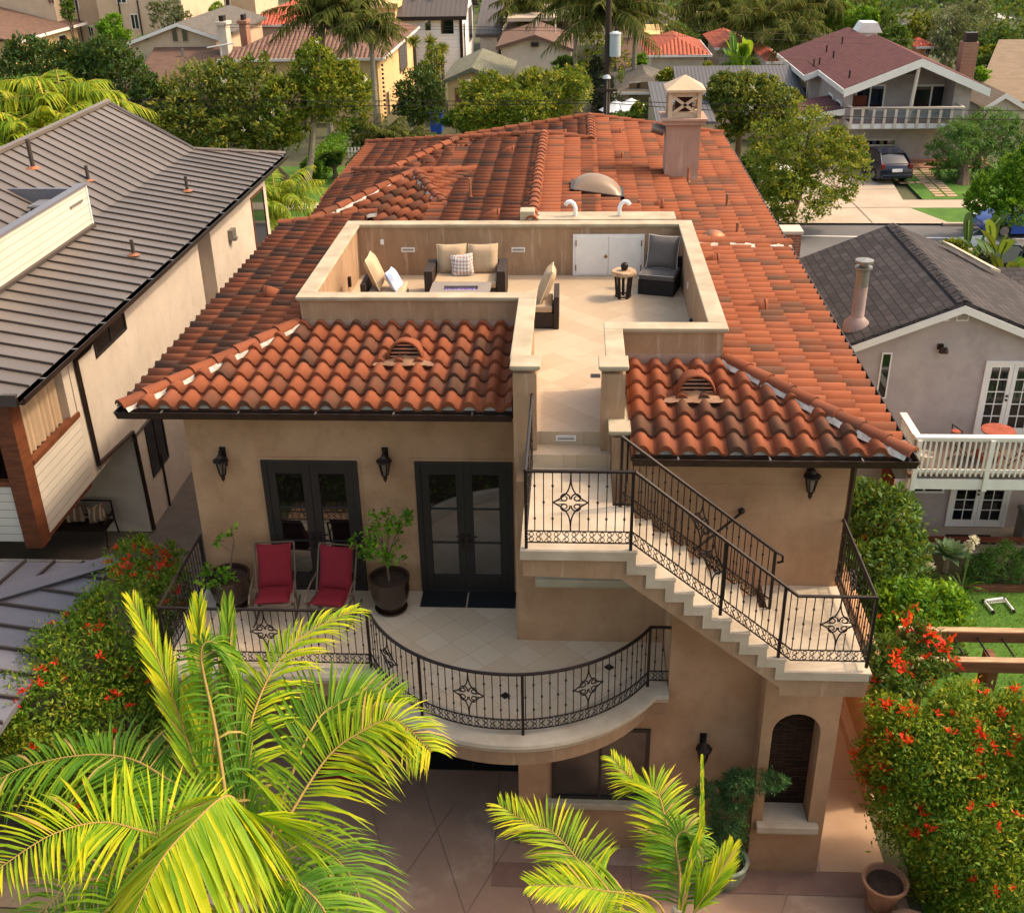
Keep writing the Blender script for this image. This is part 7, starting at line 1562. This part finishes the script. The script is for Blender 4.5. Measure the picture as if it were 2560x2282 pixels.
for k, (px, py, r_) in enumerate(((1035, 105, 22), (1075, 105, 24), (1105, 125, 24), (1095, 160, 26))):
    c = at(px, py, 'y', 60); kk = (c-CAM).dot(FWD)/F_PX; t = thing('yucca', (c[0], c[1], 0), ['spiky yucca head nearest the cream tower wall', 'tallest spiky yucca head before the white siding', 'spiky yucca head before the large white house window', 'lowest spiky yucca head above the dark round tree'][k], 'yucca', 'spiky yuccas before the white house')
    MB().tube([(c[0], c[1], 0), (c[0], c[1], c[2])], .12, 6).build('trunk', 'bark', t); g = np.random.default_rng(k); n = 130; D = g.normal(size=(n, 3)); D[:, 2] += .5; D /= np.linalg.norm(D, axis=1)[:, None]; L = r_*kk*g.uniform(.8, 1.1, n); co, f = leaf_arrays(np.repeat(c[None], n, 0), D, g.normal(size=(n, 3)), L, L*.11); rawmesh('leaves', co, f, g.random(n), 'leaf_yellowish', t)
# background greenery, back to front
bgt = [('leaf_grey', 'soft olive tree beside the beige apartment corner', [(415, 45, 50, 45, 85)], 1500), ('leaf_bright', 'green bush below the apartment windows', [(275, 75, 35, 35, 70), (310, 90, 25, 20, 68)], 1400), ('leaf_mid', 'climbing green shrub between the two top left buildings', [(168, 25, 14, 30, 75)], 500), ('leaf_bright', 'low green shrubs before the plain beige wall', [(540, 25, 20, 16, 95), (575, 35, 22, 14, 95)], 700),
 ('leaf_mid', 'rounded dark tree right of the navy house', [(1680, 105, 45, 40, 86), (1720, 110, 35, 30, 85)], 2600), ('leaf_cypress', 'tall dark cypress spire at the top', [(1717, 40, 13, 55, 110)], 1400), ('leaf_mid', 'dark tree at the top edge behind the navy chimney', [(1660, 15, 35, 28, 150)], 1200), ('leaf_grey', 'grey tree at top edge right of the cypress', [(1850, 15, 35, 30, 150)], 1300),
 ('leaf_bright', 'bright bush beside the grey hip roof', [(1600, 155, 20, 16, 70)], 600), ('leaf_yellowish', 'yellow green bush on the rust roof edge', [(1770, 185, 16, 22, 68)], 600), ('leaf_mid', 'leafy bush between the rust tile roofs', [(1830, 175, 30, 25, 66), (1870, 170, 25, 25, 66)], 1300), ('leaf_yellowish', 'ferny yellow bush before the wide rust roof', [(1690, 200, 45, 28, 60)], 1500),
 ('leaf_bright', 'bright feathery tree behind the maroon roof ridge', [(2100, 45, 55, 45, 92)], 2200), ('leaf_mid', 'green tree left of the white narrow gable', [(2200, 70, 55, 40, 88)], 2200), ('leaf_yellowish', 'golden green tree right of the white narrow gable', [(2300, 75, 35, 45, 84)], 1700), ('leaf_grey', 'tall willowy grey tree behind the brick chimney', [(2370, 80, 60, 70, 80), (2430, 60, 60, 60, 82), (2385, 140, 45, 40, 78)], 4200),
 ('leaf_mid', 'dark green tree above the tan roof', [(2500, 110, 60, 45, 75), (2480, 170, 50, 35, 70)], 3000), ('leaf_yellowish', 'golden hedge tree right of the brick chimney', [(2480, 140, 40, 22, 72)], 900), ('leaf_bright', 'lime bush below the brick chimney', [(2440, 190, 35, 22, 62)], 900), ('leaf_mid', 'dark tree in the top right corner', [(2530, 15, 40, 28, 130)], 1300), ('leaf_mid', 'dark tree at the top edge above the maroon house', [(2190, 8, 30, 14, 170)], 700), ('leaf_grey', 'silvery tree before the distant white building', [(2250, 28, 30, 16, 130)], 900), ('leaf_bright', 'lime tree at the top edge over the maroon ridge', [(2180, 15, 20, 20, 120)], 800),
 ('leaf_mid', 'low dark bushes in front of the cream gabled wall', [(1420, 165, 40, 20, 66), (1460, 180, 30, 22, 64)], 1400), ('leaf_grey', 'pale shrubs under the red roof at top centre', [(1370, 50, 30, 16, 94)], 800), ('leaf_yellowish', 'yellow bush at the patio edge by the umbrellas', [(1592, 275, 18, 14, 52)], 500), ('leaf_mid', 'dark hedge bush beside the corrugated roof', [(1560, 300, 40, 16, 46)], 900), ('leaf_mid', 'small garden shrubs under the right tree', [(1890, 420, 40, 50, 38), (1940, 470, 40, 40, 36)], 2200), ('leaf_mid', 'dark shrub by the house corner left lawn', [(830, 400, 30, 18, 44)], 700)]
for k, (m_, lab, pts, n) in enumerate(bgt): tree(lab, pts, m_, .3 if pts[0][4] > 65 else .24, n, 200+k, group='trees and bushes among the far houses', name='bush' if 'bush' in lab or 'shrub' in lab else 'tree', cat='bush' if 'bush' in lab or 'shrub' in lab else 'tree', tr=.14)

xt = [('leaf_mid', 'dark tree mass left of the tall cypress', [(1640, 60, 30, 30, 135)], 900), ('leaf_cypress', 'dark conifer behind the navy roof', [(1690, 50, 26, 45, 140)], 900), ('leaf_mid', 'round tree behind twin palm trunks', [(1790, 120, 50, 40, 95)], 1800), ('leaf_yellowish', 'golden tree below the twin palms', [(1830, 140, 40, 30, 88)], 1400), ('leaf_mid', 'dense dark tree behind the dark crowned palm', [(1920, 100, 55, 55, 92)], 2200), ('leaf_grey', 'olive tree filling behind the maroon left wing', [(1970, 120, 45, 50, 90)], 1800), ('leaf_mid', 'deep green tree at top edge over the twin palms', [(1820, 20, 55, 35, 140)], 1400), ('leaf_bright', 'pale green tree at top edge right of twin palms', [(1930, 25, 50, 30, 135)], 1300), ('leaf_mid', 'green tree at the top edge above the maroon left wing', [(2010, 40, 50, 40, 125)], 1500), ('leaf_bright', 'feathery lime tree behind the white chimney hood', [(2150, 60, 50, 45, 88)], 2000), ('leaf_mid', 'dark tree right behind the maroon ridge', [(2240, 110, 45, 35, 74)], 1600), ('leaf_grey', 'hazy olive tree at the top right', [(2310, 30, 50, 40, 135)], 1500), ('leaf_mid', 'green tree mass behind the brick chimney', [(2440, 120, 55, 60, 90)], 2400), ('leaf_mid', 'dark tree below the small red roof at right edge', [(2545, 110, 50, 35, 95)], 1500), ('leaf_grey', 'grey green tree in the far top right corner', [(2480, 30, 50, 35, 150)], 1300), ('leaf_bright', 'green tree behind the tan gable at right', [(2550, 160, 45, 35, 80)], 1400), ('leaf_mid', 'dark tree at top centre behind red tiles', [(1340, 15, 45, 25, 135)], 900), ('leaf_mid', 'tree at top behind the cream balcony house', [(1580, 15, 45, 30, 120)], 1100), ('leaf_yellowish', 'golden bush row below the navy house', [(1640, 130, 40, 18, 95)], 900), ('leaf_mid', 'garden tree between rust roofs and grey hip roof', [(1640, 225, 35, 22, 66)], 1000), ('leaf_mid', 'low bush left of the corrugated roof', [(1640, 275, 35, 20, 50)], 900), ('leaf_mid', 'dark hedge mass under the golden magnolia', [(1160, 300, 60, 25, 50)], 1200), ('leaf_mid', 'dark shrub mass at the foot of the brown tile house', [(900, 330, 60, 30, 52)], 1500), ('leaf_bright', 'green shrubs between chimneyed gable and apartments', [(380, 110, 40, 20, 72)], 800), ('leaf_mid', 'dark shrub behind the areca clump', [(60, 230, 80, 40, 40)], 1800), ('leaf_mid', 'garden bush left of the pepper tree trunk', [(2330, 430, 25, 18, 46)], 600)]
for k, (m_, lab, pts, n) in enumerate(xt): tree(lab, pts, m_, .3 if pts[0][4] > 65 else .24, n, 400+k, group='trees and bushes among the far houses', name='bush' if 'bush' in lab or 'shrub' in lab else 'tree', cat='bush' if 'bush' in lab or 'shrub' in lab else 'tree', tr=.14)
fw = []; g = random.Random(77)
for q in range(70): fw.append((g.uniform(14, 80), g.uniform(92, 165), g.uniform(1, 2.5), g.uniform(3, 5.5), g.uniform(3, 5), g.uniform(2.2, 4)))
for q in range(40): fw.append((g.uniform(-95, 14), g.uniform(128, 175), g.uniform(1, 2.5), g.uniform(3, 5.5), g.uniform(3, 5), g.uniform(2.2, 4)))
tag(crown('far_wood', fw, 60000, .55, 'leaf_mid', None, 601, .6, .3, 16), kind='stuff')
# hedge by the left lawn
hd_ = thing('clipped_hedge', (-14, 45, 0), 'clipped green hedge beside the small white picket fence', 'hedge'); n = 5000; g = np.random.default_rng(3); P = np.stack([g.uniform(-14.5, -13.5, n), g.uniform(43, 51, n), g.uniform(.1, 1.1, n)], 1); ax = g.integers(0, 3, n); P[ax == 0, 0] = np.where(g.random((ax == 0).sum()) < .5, -14.5, -13.5); P[ax == 1, 2] = 1.1; P[ax == 2, 1] = 43; D = g.normal(size=(n, 3)); D /= np.linalg.norm(D, axis=1)[:, None]; L = np.full(n, .16); co, f = leaf_arrays(P, D, g.normal(size=(n, 3)), L, L*.6); rawmesh('leaves', co, f, g.random(n), 'hedge_leaf', hd_); MB().box(-14.45, -13.55, 43.05, 50.9, 0, 1.05).build('core', 'leaf_core', hd_) if 'leaf_core' in MATS else None
pf = thing('picket_fence', (-12.3, 50, 0), 'small white picket fence by the clipped hedge', 'fence'); m = MB()
for q in range(14): m.box(-13.3+q*.2, -13.2+q*.2, 49.5+.03*q, 49.55+.03*q, 0, .6)
m.build('picket', 'white_paint', pf); MB().box(-13.35, -10.5, 49.48, 49.5, .35, .42).build('rail', 'white_paint', pf)
# ------------------------------------------------------------------ far palms: one prototype mesh of fronds, copied
def palm_proto(m_, nf, L, ll, seed, droop=.9, nl=26, upmin=-.3, upmax=1.25, name='frond'):
    g = random.Random(seed); parts = []
    for k in range(nf):
        a = k*2.399+g.uniform(-.2, .2); e = upmin+(upmax-upmin)*((k+.5)/nf)**.8; l = L*g.uniform(.85, 1.1); pts = []
        for q in range(6):
            t = q/5; pts.append((math.cos(a)*l*t*math.cos(e*(1-.2*t)), math.sin(a)*l*t*math.cos(e*(1-.2*t)), l*(t*math.sin(e)*.95-droop*.42*t*t)))
        parts.append(frond_arrays(pts, nl, ll, ll*.13, droop=.9, sweep=.5, lift=.15, rw=.045, seed=seed*50+k, segs=2, start=.1))
    co, fa, ti = merge(parts); return co, fa, ti
PR = [palm_proto('frond_far', 22, 3.4, .85, 3), palm_proto('frond_far', 20, 3.2, .9, 4, droop=1.2), palm_proto('frond_far', 18, 3.0, .8, 5)]
PM = {}
def far_palm(px, py, Y, sc, lab, k=0, m_='frond_far', tr=.16, base=None, group='queen palms between the far houses', name='queen_palm'):
    c = at(px, py, 'y', Y); t = thing(name, (c[0], c[1], 0), lab, 'palm tree', group)
    key = (k, m_)
    if key not in PM: o = rawmesh('crown', *PR[k], m_, t, local=True); PM[key] = o
    else: o = PM[key].copy(); COL.objects.link(o); o.parent = t
    o.location = (0, 0, c[2]); o.scale = (sc, sc, sc); o.rotation_euler = (0, 0, px*.37)
    bx_ = base or (c[0], c[1]); MB().tube([(bx_[0], bx_[1], 0), (c[0], c[1], c[2]*.6), (c[0], c[1], c[2])], [tr*1.15, tr, tr*.8], 8).build('trunk', 'pale_bark', t)
    return t
far_palm(800, 35, 56, 1.05, 'queen palm over the brown tile roof, left of the pair'); far_palm(870, 25, 56, 1.05, 'queen palm over the brown tile roof, before its right end', 1)
far_palm(925, 70, 52, .8, 'queen palm against the cream tower wall', 1)
far_palm(1520, 30, 58, 1.25, 'large queen palm behind the utility pole', 0); far_palm(1440, -5, 64, 1.1, 'queen palm leaning left of the utility pole', 1); far_palm(1590, 20, 66, 1.15, 'queen palm right of the transformer', 2)
far_palm(1308, 12, 92, 1.2, 'dark trunk palm before the small red tiles', 1); far_palm(1385, 8, 98, 1.2, 'palm before the red roof at top centre', 0)
for px, py, Y, s_, lab, k in ((1775, 25, 95, 1.4, 'tall twin palm left of two beside dark cypress', 0), (1810, 55, 92, 1.2, 'shorter twin palm right of the cypress', 1), (1905, 60, 78, 1.25, 'dark crowned palm left of the maroon roof', 2), (1960, 40, 82, 1.3, 'broad palm above the maroon roof left end', 0), (1985, 90, 72, .9, 'low golden palm touching the maroon roof edge', 1), (2040, 10, 90, 1.4, 'feathery palm behind the maroon roof, nearer its left wing', 2), (2075, 40, 96, 1.2, 'bright palm behind the maroon roof ridge peak', 0), (1870, 45, 110, 1.2, 'small distant palm above the bird of paradise', 1)): far_palm(px, py, Y, s_, lab, k, 'frond_far')
for px, py, Y, s_, lab, k in ((60, 300, 27, .95, 'feathery yellow palm clump at left edge above the metal roof', 0), (160, 270, 27, 1.0, 'feathery yellow palm clump touching the metal roof ridge', 1), (205, 340, 25, .7, 'small feathery palm tucked against the metal roof slope', 2), (0, 370, 24, .9, 'feathery palm cut by left edge beside seam roof', 1), (105, 350, 25, .9, 'low feathery palm in the middle of the left clump', 0)): far_palm(px, py, Y, s_, lab, k, 'frond_areca', group='areca palms behind the metal roof', name='areca_palm')
for px, py, Y, s_, lab, k in ((690, 500, 27, .7, 'golden bushy palm in the gap right of the metal roof', 0), (640, 520, 26, .6, 'golden bushy palm just behind the metal roof gutter', 1), (960, 345, 44, .7, 'drooping green palm on the far lawn', 2), (1020, 360, 43, .55, 'spiky pale palm on the far lawn beside the drooping one', 0)): far_palm(px, py, Y, s_, lab, k, 'frond_areca' if px < 800 else 'frond_far', group='low palms in front gardens', name='garden_palm')
# bird of paradise plants with broad paddle leaves
def paddles(c, n, L, seed, lab, m_='leaf_mid'):
    t = thing('bird_of_paradise', (c[0], c[1], 0), lab, 'plant', 'bird of paradise plants'); g = random.Random(seed)
    for k in range(n):
        a = g.uniform(0, 6.28); e = g.uniform(.6, 1.4); h_ = c[2]*g.uniform(.55, .95); d = Vector((math.cos(a)*math.cos(e), math.sin(a)*math.cos(e), math.sin(e))); s_ = d.cross(Vector((0, 0, 1))).normalized(); b = Vector((c[0]+g.uniform(-.5, .5), c[1]+g.uniform(-.4, .4), h_)); rows = []
        for q in range(8): u = q/7; w = L*.13*math.sin(PI*min(1, .08+u*.92))**.7; p = b+d*L*u+Vector((0, 0, -L*.22*u*u)); rows.append([p-s_*w+Vector((0, 0, w*.35)), p, p+s_*w+Vector((0, 0, w*.35))])
        m = MB().grid(rows, t=g.random()); m.tube([(c[0], c[1], 0), tuple(b), tuple(b+d*L*.6)], .03, 5, t=.9); m.build('leaf', m_, t, smooth=True)
paddles(at(1855, 120, 'y', 60), 16, 2.0, 3, 'tall bird of paradise before the rust tile roofs', 'leaf_bright')
paddles(at(2455, 590, 'y', 22), 9, 1.5, 5, 'broad leaved bird of paradise by the dark parked car', 'leaf_mid'); paddles(at(2535, 620, 'y', 20), 10, 1.5, 7, 'broad leaved bird of paradise at the right edge behind the shingle roof', 'leaf_mid')
tree('yellow green hedge bush behind the shingle roof edge', [(2390, 620, 35, 22, 24), (2420, 650, 40, 20, 23)], 'leaf_yellowish', .16, 1600, 301, name='bush', cat='bush', group='garden bushes behind the shingle roof'); tree('pink and orange flowering bush at the right behind the shingle roof', [(2465, 660, 25, 30, 20)], 'petal_pinkish' if 'petal_pinkish' in MATS else 'leaf_grey', .15, 900, 302, name='bush', cat='bush', group='garden bushes behind the shingle roof')
# ------------------------------------------------------------------ cars
mat('tyre', '#141414', .85, .2, 9); mat('car_navy', '#12172e', .18, .05, 2, spec=.9, metal=.3); mat('car_blue', '#1f4fae', .2, .05, 2, spec=.9, metal=.3); mat('car_black', '#15161c', .18, .05, 2, spec=.9, metal=.3); mat('car_teal', '#1f6f8f', .25, .05, 2, spec=.8); mat('tail_red', '#6a1616', .25, .1, 5); mat('car_white', '#d8d8d6', .25, .04, 2, spec=.8)
def car(x, y, rz, body, label, kind='hatch', z=.1, group=None, sc=1):
    t = thing('parked_car', (x, y, z), label, 'car', group, rz); L, Wd = 4.4, 1.76
    low = [(-2.2, .3), (-2.24, .62), (-2.1, .95), (-1.9, 1.0), (.9, .98), (1.9, .82), (2.2, .62), (2.22, .32), (1.85, .22), (-1.9, .22)] if kind == 'hatch' else [(-2.25, .35), (-2.3, .9), (-2.2, 1.05), (.95, 1.06), (2.0, .98), (2.25, .8), (2.27, .4), (1.9, .28), (-1.9, .28)]
    cab = [(-2.02, .97), (-1.35, 1.38), (-.5, 1.49), (.2, 1.42), (1.15, .96)] if kind == 'hatch' else [(-2.2, 1.02), (-1.95, 1.62), (-.4, 1.7), (.4, 1.64), (1.1, 1.03)]
    # x of the profile runs along local y (front = +y)
    def shell(prof, w0, w1, nx=6):
        zs = [q[1] for q in prof]; m = MB(); rows = []
        for i in range(nx+1):
            u = -1+2*i/nx; rows.append([(u*(w0+(w1-w0)*((z_-min(zs))/(max(zs)-min(zs)))), y_*(1-.03*u*u), z_-.03*u*u) for y_, z_ in prof])
        m.grid(rows, closed=True); m.poly(rows[0][::-1]); m.poly(rows[-1]); return m
    b = shell(low, Wd/2, Wd/2*.96).build('body', body, t, local=True, bevel=.06, smooth='auto', segs=3)
    shell(cab, Wd/2*.9, Wd/2*.72).build('cabin', 'house_glass', t, local=True, bevel=.05, smooth='auto', segs=3)
    rp = [p for p in cab[1:4]]; m = MB(); rows = [[(u*Wd/2*.73, y_, z_+.012-.02*u*u) for y_, z_ in rp] for u in (-1, -.5, 0, .5, 1)]; m.grid(rows); m.build('roof', body, t, local=True, solid=.03)
    for y_, z_ in ((cab[0], cab[1]), (cab[3], cab[4])):
        for s_ in (-1, 1): MB().tube([(s_*Wd/2*.88, y_[0], y_[1]), (s_*Wd/2*.74, z_[0], z_[1])], .04, 6).build('pillar', body, t, local=True)
    for s_ in (-1, 1):
        for yy in (-1.35, 1.35):
            w = MB().lathe([(.2, -.1), (.3, -.11), (.33, -.06), (.33, .06), (.3, .11), (.2, .1), (.01, .09)], (0, 0, 0), 20); w.v = [(zz+s_*(Wd/2-.1), yy+xx, .33+yy2) for xx, yy2, zz in w.v]; wh = w.build('wheel', 'tyre', t, local=True, smooth='auto')
            r_ = MB().lathe([(.01, .0), (.2, .0), (.2, .02), (.01, .03)], (0, 0, 0), 12); r_.v = [((zz)*s_+s_*(Wd/2+.0), yy+xx, .33+yy2) for xx, yy2, zz in r_.v]; r_.build('rim', 'grey_metal', wh, local=True)
        MB().box(s_*.72-.1, s_*.72+.1, -2.2, -2.0, .74, 1.0).build('tail_light', 'tail_red', t, local=True, bevel=.03)
        MB().box(s_*.66-.16, s_*.66+.16, 1.98, 2.2, .6, .72).build('headlight', 'white_plastic', t, local=True, bevel=.03)
        MB().box(s_*(Wd/2+.02)-.08, s_*(Wd/2+.02)+.08, .75, .88, .98, 1.1).build('mirror', body, t, local=True, bevel=.03)
    MB().box(-.26, .26, -2.27, -2.2, .62, .76).build('number_plate', 'white_plastic', t, local=True)
    MB().box(-.8, .8, -2.28, -2.1, .28, .5).build('bumper', body, t, local=True, bevel=.05)
    return t
car(16.2, 44.4, .12, 'car_navy', 'dark navy hatchback parked on the pale driveway'); q = at(2465, 545, 'z', 0); car(20.0, 33.6, PI/2+.05, 'car_blue', 'blue car parked at the kerb under the right edge tree', 'hatch', 0, 'cars parked in the street'); car(27.5, 46, .0, 'car_white', 'white car on the lawn side beyond the pepper tree', 'suv', .1)
car(16.4, 26.6, -PI/2+.1, 'car_black', 'black car parked behind the shingle roof', 'suv', 0, 'cars parked in the street'); car(19.6, 25.4, -PI/2, 'car_teal', 'teal car behind the bird of paradise at the right edge', 'suv', 0, 'cars parked in the street')
car(9.2, 39.9, PI/2, 'car_white', 'white car half hidden under the open street tree', 'hatch', .09)
# ------------------------------------------------------------------ pole, wires, signs, patio
pc = at(1518, 200, 'y', 37); up_ = thing('utility_pole', (pc[0], 37, 0), 'dark wooden utility pole with transformer can and cross arm', 'utility pole'); mat('pole_wood', '#3a2c24', .9, .3, 5)
MB().tube([(pc[0], 37, 0), (pc[0], 37, 14.2)], [.17, .12], 10).build('pole', 'pole_wood', up_, smooth='auto'); k_ = (pc-CAM).dot(FWD)/F_PX
q = at(1538, 112, 'y', 36.8); MB().lathe([(.01, -.5), (.24, -.5), (.25, -.45), (.25, .4), (.27, .42), (.27, .48), (.1, .56), (.01, .56)], q, 18).build('transformer', 'grey_can', up_, smooth='auto') if 'grey_can' in MATS else None
mat('grey_can', '#a9b4b8', .45, .08, 4); MB().lathe([(.01, -.5), (.24, -.5), (.25, -.45), (.25, .4), (.27, .42), (.27, .48), (.1, .56), (.01, .56)], q, 18).build('transformer', 'grey_can', up_, smooth='auto'); MB().tube([(q[0], q[1], q[2]+.5), (q[0], q[1], q[2]+1.0)], .03).box(pc[0], q[0], 36.95, 37.05, q[2]+.1, q[2]+.18).build('bracket', 'iron', up_)
q = at(1517, 196, 'y', 36.8); MB().lathe([(.01, .16), (.12, .12), (.2, 0), (.18, -.02), (.01, .02)], q, 14).build('lamp', 'grey_can', up_, smooth='auto'); MB().tube([(pc[0], 36.85, q[2]-.1), (pc[0], 36.85, q[2]-1.6)], .03).build('conduit', 'grey_metal', up_)
q = at(1515, 225, 'y', 37); MB().box(pc[0]-.5, pc[0]+.45, 36.8, 36.9, q[2]-.06, q[2]+.06).build('cross_arm', 'pole_wood', up_)
def wire(p0, p1, p2, lab, r=.018):
    A_, B_, C_ = map(Vector, (p0, p1, p2)); pts = [A_*(1-t)**2+(2*B_-.5*A_-.5*C_)*2*t*(1-t)+C_*t*t for t in [i/24 for i in range(25)]]
    tag(MB().tube(pts, r, 5).build('power_line', 'iron'), lab, 'cable', 'overhead cables')
Yw = 37
for pl_, pr_, lab in (((300, 243), (1518, 252), 'upper black cable crossing left of the pole before the magnolias'), ((300, 262), (1518, 258), 'lower black cable crossing left of the pole before the magnolias')):
    A_, B_ = Vector(at(*pl_, 'y', Yw)), Vector(at(*pr_, 'y', Yw)); A2_ = A_+(A_-B_)*.6; mid = (A2_+B_)/2-Vector((0, 0, .12)); wire(A2_, mid, B_, lab)
for pts, lab in ((((1518, 252), (2050, 268), (2620, 279)), 'upper black cable crossing right of the pole before the balcony'), (((1518, 258), (2050, 289), (2620, 300)), 'lower black cable crossing right of the pole before the balcony')): wire(*[at(*p, 'y', Yw) for p in pts], lab)
wire(at(1522, 150, 'y', 36.9), at(1560, 300, 'y', 36), at(1600, 420, 'y', 35), 'pale guy wire slanting down from the utility pole', .012)
for k, (y0_, y1_) in enumerate(((62, 66), (70, 74))): wire(at(560, y0_, 'y', 48), at(1040, y0_+4, 'y', 48), at(1518, y1_+6, 'y', 48), ['upper thin cable in front of the white house', 'lower thin cable in front of the white house'][k], .01)
for k, y0_ in enumerate((78, 93, 140, 150)): wire(at(1530, y0_-5, 'y', 50), at(1850, y0_+3, 'y', 52), at(2300, y0_+25, 'y', 55), ['highest thin cable between pole and maroon roof', 'second highest thin cable between pole and maroon roof', 'third thin cable, over the rust tile roofs', 'lowest thin cable, over the rust tile roofs'][k], .01)
mat('canvas_white', '#dfe2e6', .8, .05, 3)
for px, py, r_, lab in ((1578, 246, 1.35, 'larger white patio umbrella before the grey hip roof'), (1540, 250, 1.05, 'smaller white patio umbrella beside the utility pole')):
    c = at(px, py, 'y', 55); t = thing('patio_umbrella', (c[0], 55, 0), lab, 'umbrella', 'white patio umbrellas'); m = MB(); n = 8
    for q in range(n): a0_, a1_ = 2*PI*q/n, 2*PI*(q+1)/n; m.poly([(c[0], 55, c[2]), (c[0]+r_*math.cos(a0_), 55+r_*math.sin(a0_), c[2]-.6), (c[0]+r_*math.cos(a1_), 55+r_*math.sin(a1_), c[2]-.6)])
    m.build('canopy', 'canvas_white', t, solid=.02); MB().tube([(c[0], 55, 0), (c[0], 55, c[2])], .03).build('pole', 'grey_metal', t)
q = at(1650, 147, 'y', 84); ss = thing('stop_sign', (q[0], 84, 0), 'pale back of an octagonal sign under a green street sign', 'sign'); MB().tube([(q[0], 84.05, 0), (q[0], 84.05, q[2]+1.6)], .05).build('post', 'grey_metal', ss); MB().prism([(q[0]+.8*math.cos(PI/8+k*PI/4), 84, q[2]+.8*math.sin(PI/8+k*PI/4)) for k in range(8)], (0, -.04, 0)).build('sign_plate', 'white_plastic', ss)
mat('sign_green', '#1f7a4a', .5, .1, 4); MB().box(q[0]-.7, q[0]+.7, 83.98, 84.02, q[2]+1.0, q[2]+1.3).box(q[0]-.02, q[0]+.02, 83.4, 84.7, q[2]+1.35, q[2]+1.65).build('street_sign', 'sign_green', ss)
for k, (px, py) in enumerate(((1717, 140), (1705, 150))): q = at(px, py, 'y', 80); tag(MB().tube([(q[0], 80, 0), (q[0], 80, q[2]+.5)], .09, 8).build('white_post', 'white_paint'), ['taller white post behind the wide rust roof', 'shorter white post behind the wide rust roof'][k], 'post', 'white posts by the junction')
mat('bin_blue', '#1f4fb0', .5, .1, 4); q = at(1091, 300, 'z', 0); bn = thing('recycling_bin', (q[0], 57, 0), 'blue wheeled bin beside the tan garage', 'bin'); c = at(1091, 300, 'y', 57); MB().prism([(c[0]-.35, 56.7, 0), (c[0]+.35, 56.7, 0), (c[0]+.42, 56.7, 1.2), (c[0]-.42, 56.7, 1.2)], (0, .7, 0)).build('body', 'bin_blue', bn, bevel=.04); MB().box(c[0]-.46, c[0]+.46, 56.65, 57.45, 1.2, 1.3).build('lid', 'bin_blue', bn, bevel=.03)
# garden lamp post beyond the shingle roof
q = at(2470, 605, 'y', 22); lp_ = thing('garden_lamp', (q[0], 22, 0), 'thin garden lamp post between the broad leaved plants', 'lamp post'); MB().tube([(q[0], 22, 0), (q[0], 22, q[2])], .04).build('post', 'grey_metal', lp_); MB().ball((q[0], 22, q[2]+.1), .14).build('globe', 'white_plastic', lp_)
q = at(2415, 640, 'y', 24); tag(MB().box(q[0]-.15, q[0]+.15, 23.9, 24.1, 0, q[2]+.3).build('gate_post', 'white_paint'), 'square white gate post in the bushes behind shingles', 'post')
# ------------------------------------------------------------------ light
SUN_EL, SUN_AZ = 47, 76     # degrees; azimuth measured from +Y (away from camera) towards +X
SUN_S, SKY_S, EXPO = 1.3, .15, 1.25
W_ = bpy.data.worlds.new('World'); S.world = W_; W_.use_nodes = True
sk_ = W_.node_tree.nodes.new('ShaderNodeTexSky'); sk_.sky_type = 'NISHITA'; sk_.sun_disc = False
sk_.sun_elevation = math.radians(SUN_EL); sk_.sun_rotation = math.radians(SUN_AZ); sk_.air_density = 1.2; sk_.dust_density = 3.5; sk_.ozone_density = .6
bg = W_.node_tree.nodes['Background']; mx_ = W_.node_tree.nodes.new('ShaderNodeMix'); mx_.data_type = 'RGBA'; mx_.blend_type = 'MULTIPLY'; mx_.inputs[0].default_value = 1; mx_.inputs[7].default_value = (1.13, .98, .8, 1)   # warm hazy sky
W_.node_tree.links.new(sk_.outputs[0], mx_.inputs[6]); W_.node_tree.links.new(mx_.outputs[2], bg.inputs[0]); bg.inputs[1].default_value = SKY_S
sd_ = bpy.data.lights.new('sun', 'SUN'); sd_.energy = SUN_S; sd_.angle = math.radians(4); sd_.color = (1, .82, .6)
so_ = bpy.data.objects.new('sun', sd_); COL.objects.link(so_)
e_, a_ = math.radians(SUN_EL), math.radians(SUN_AZ)
dv = Vector((math.sin(a_)*math.cos(e_), math.cos(a_)*math.cos(e_), math.sin(e_)))
so_.rotation_euler = dv.to_track_quat('Z', 'Y').to_euler()
vs_ = S.view_settings; vs_.view_transform = 'Standard'; vs_.look = 'None'; vs_.gamma = 1; vs_.exposure = EXPO
S.render.engine = 'CYCLES'; S.cycles.use_denoising = True; S.cycles.max_bounces = 6; S.cycles.transparent_max_bounces = 6
try: S.cycles.denoiser = 'OPENIMAGEDENOISE'
except Exception: pass
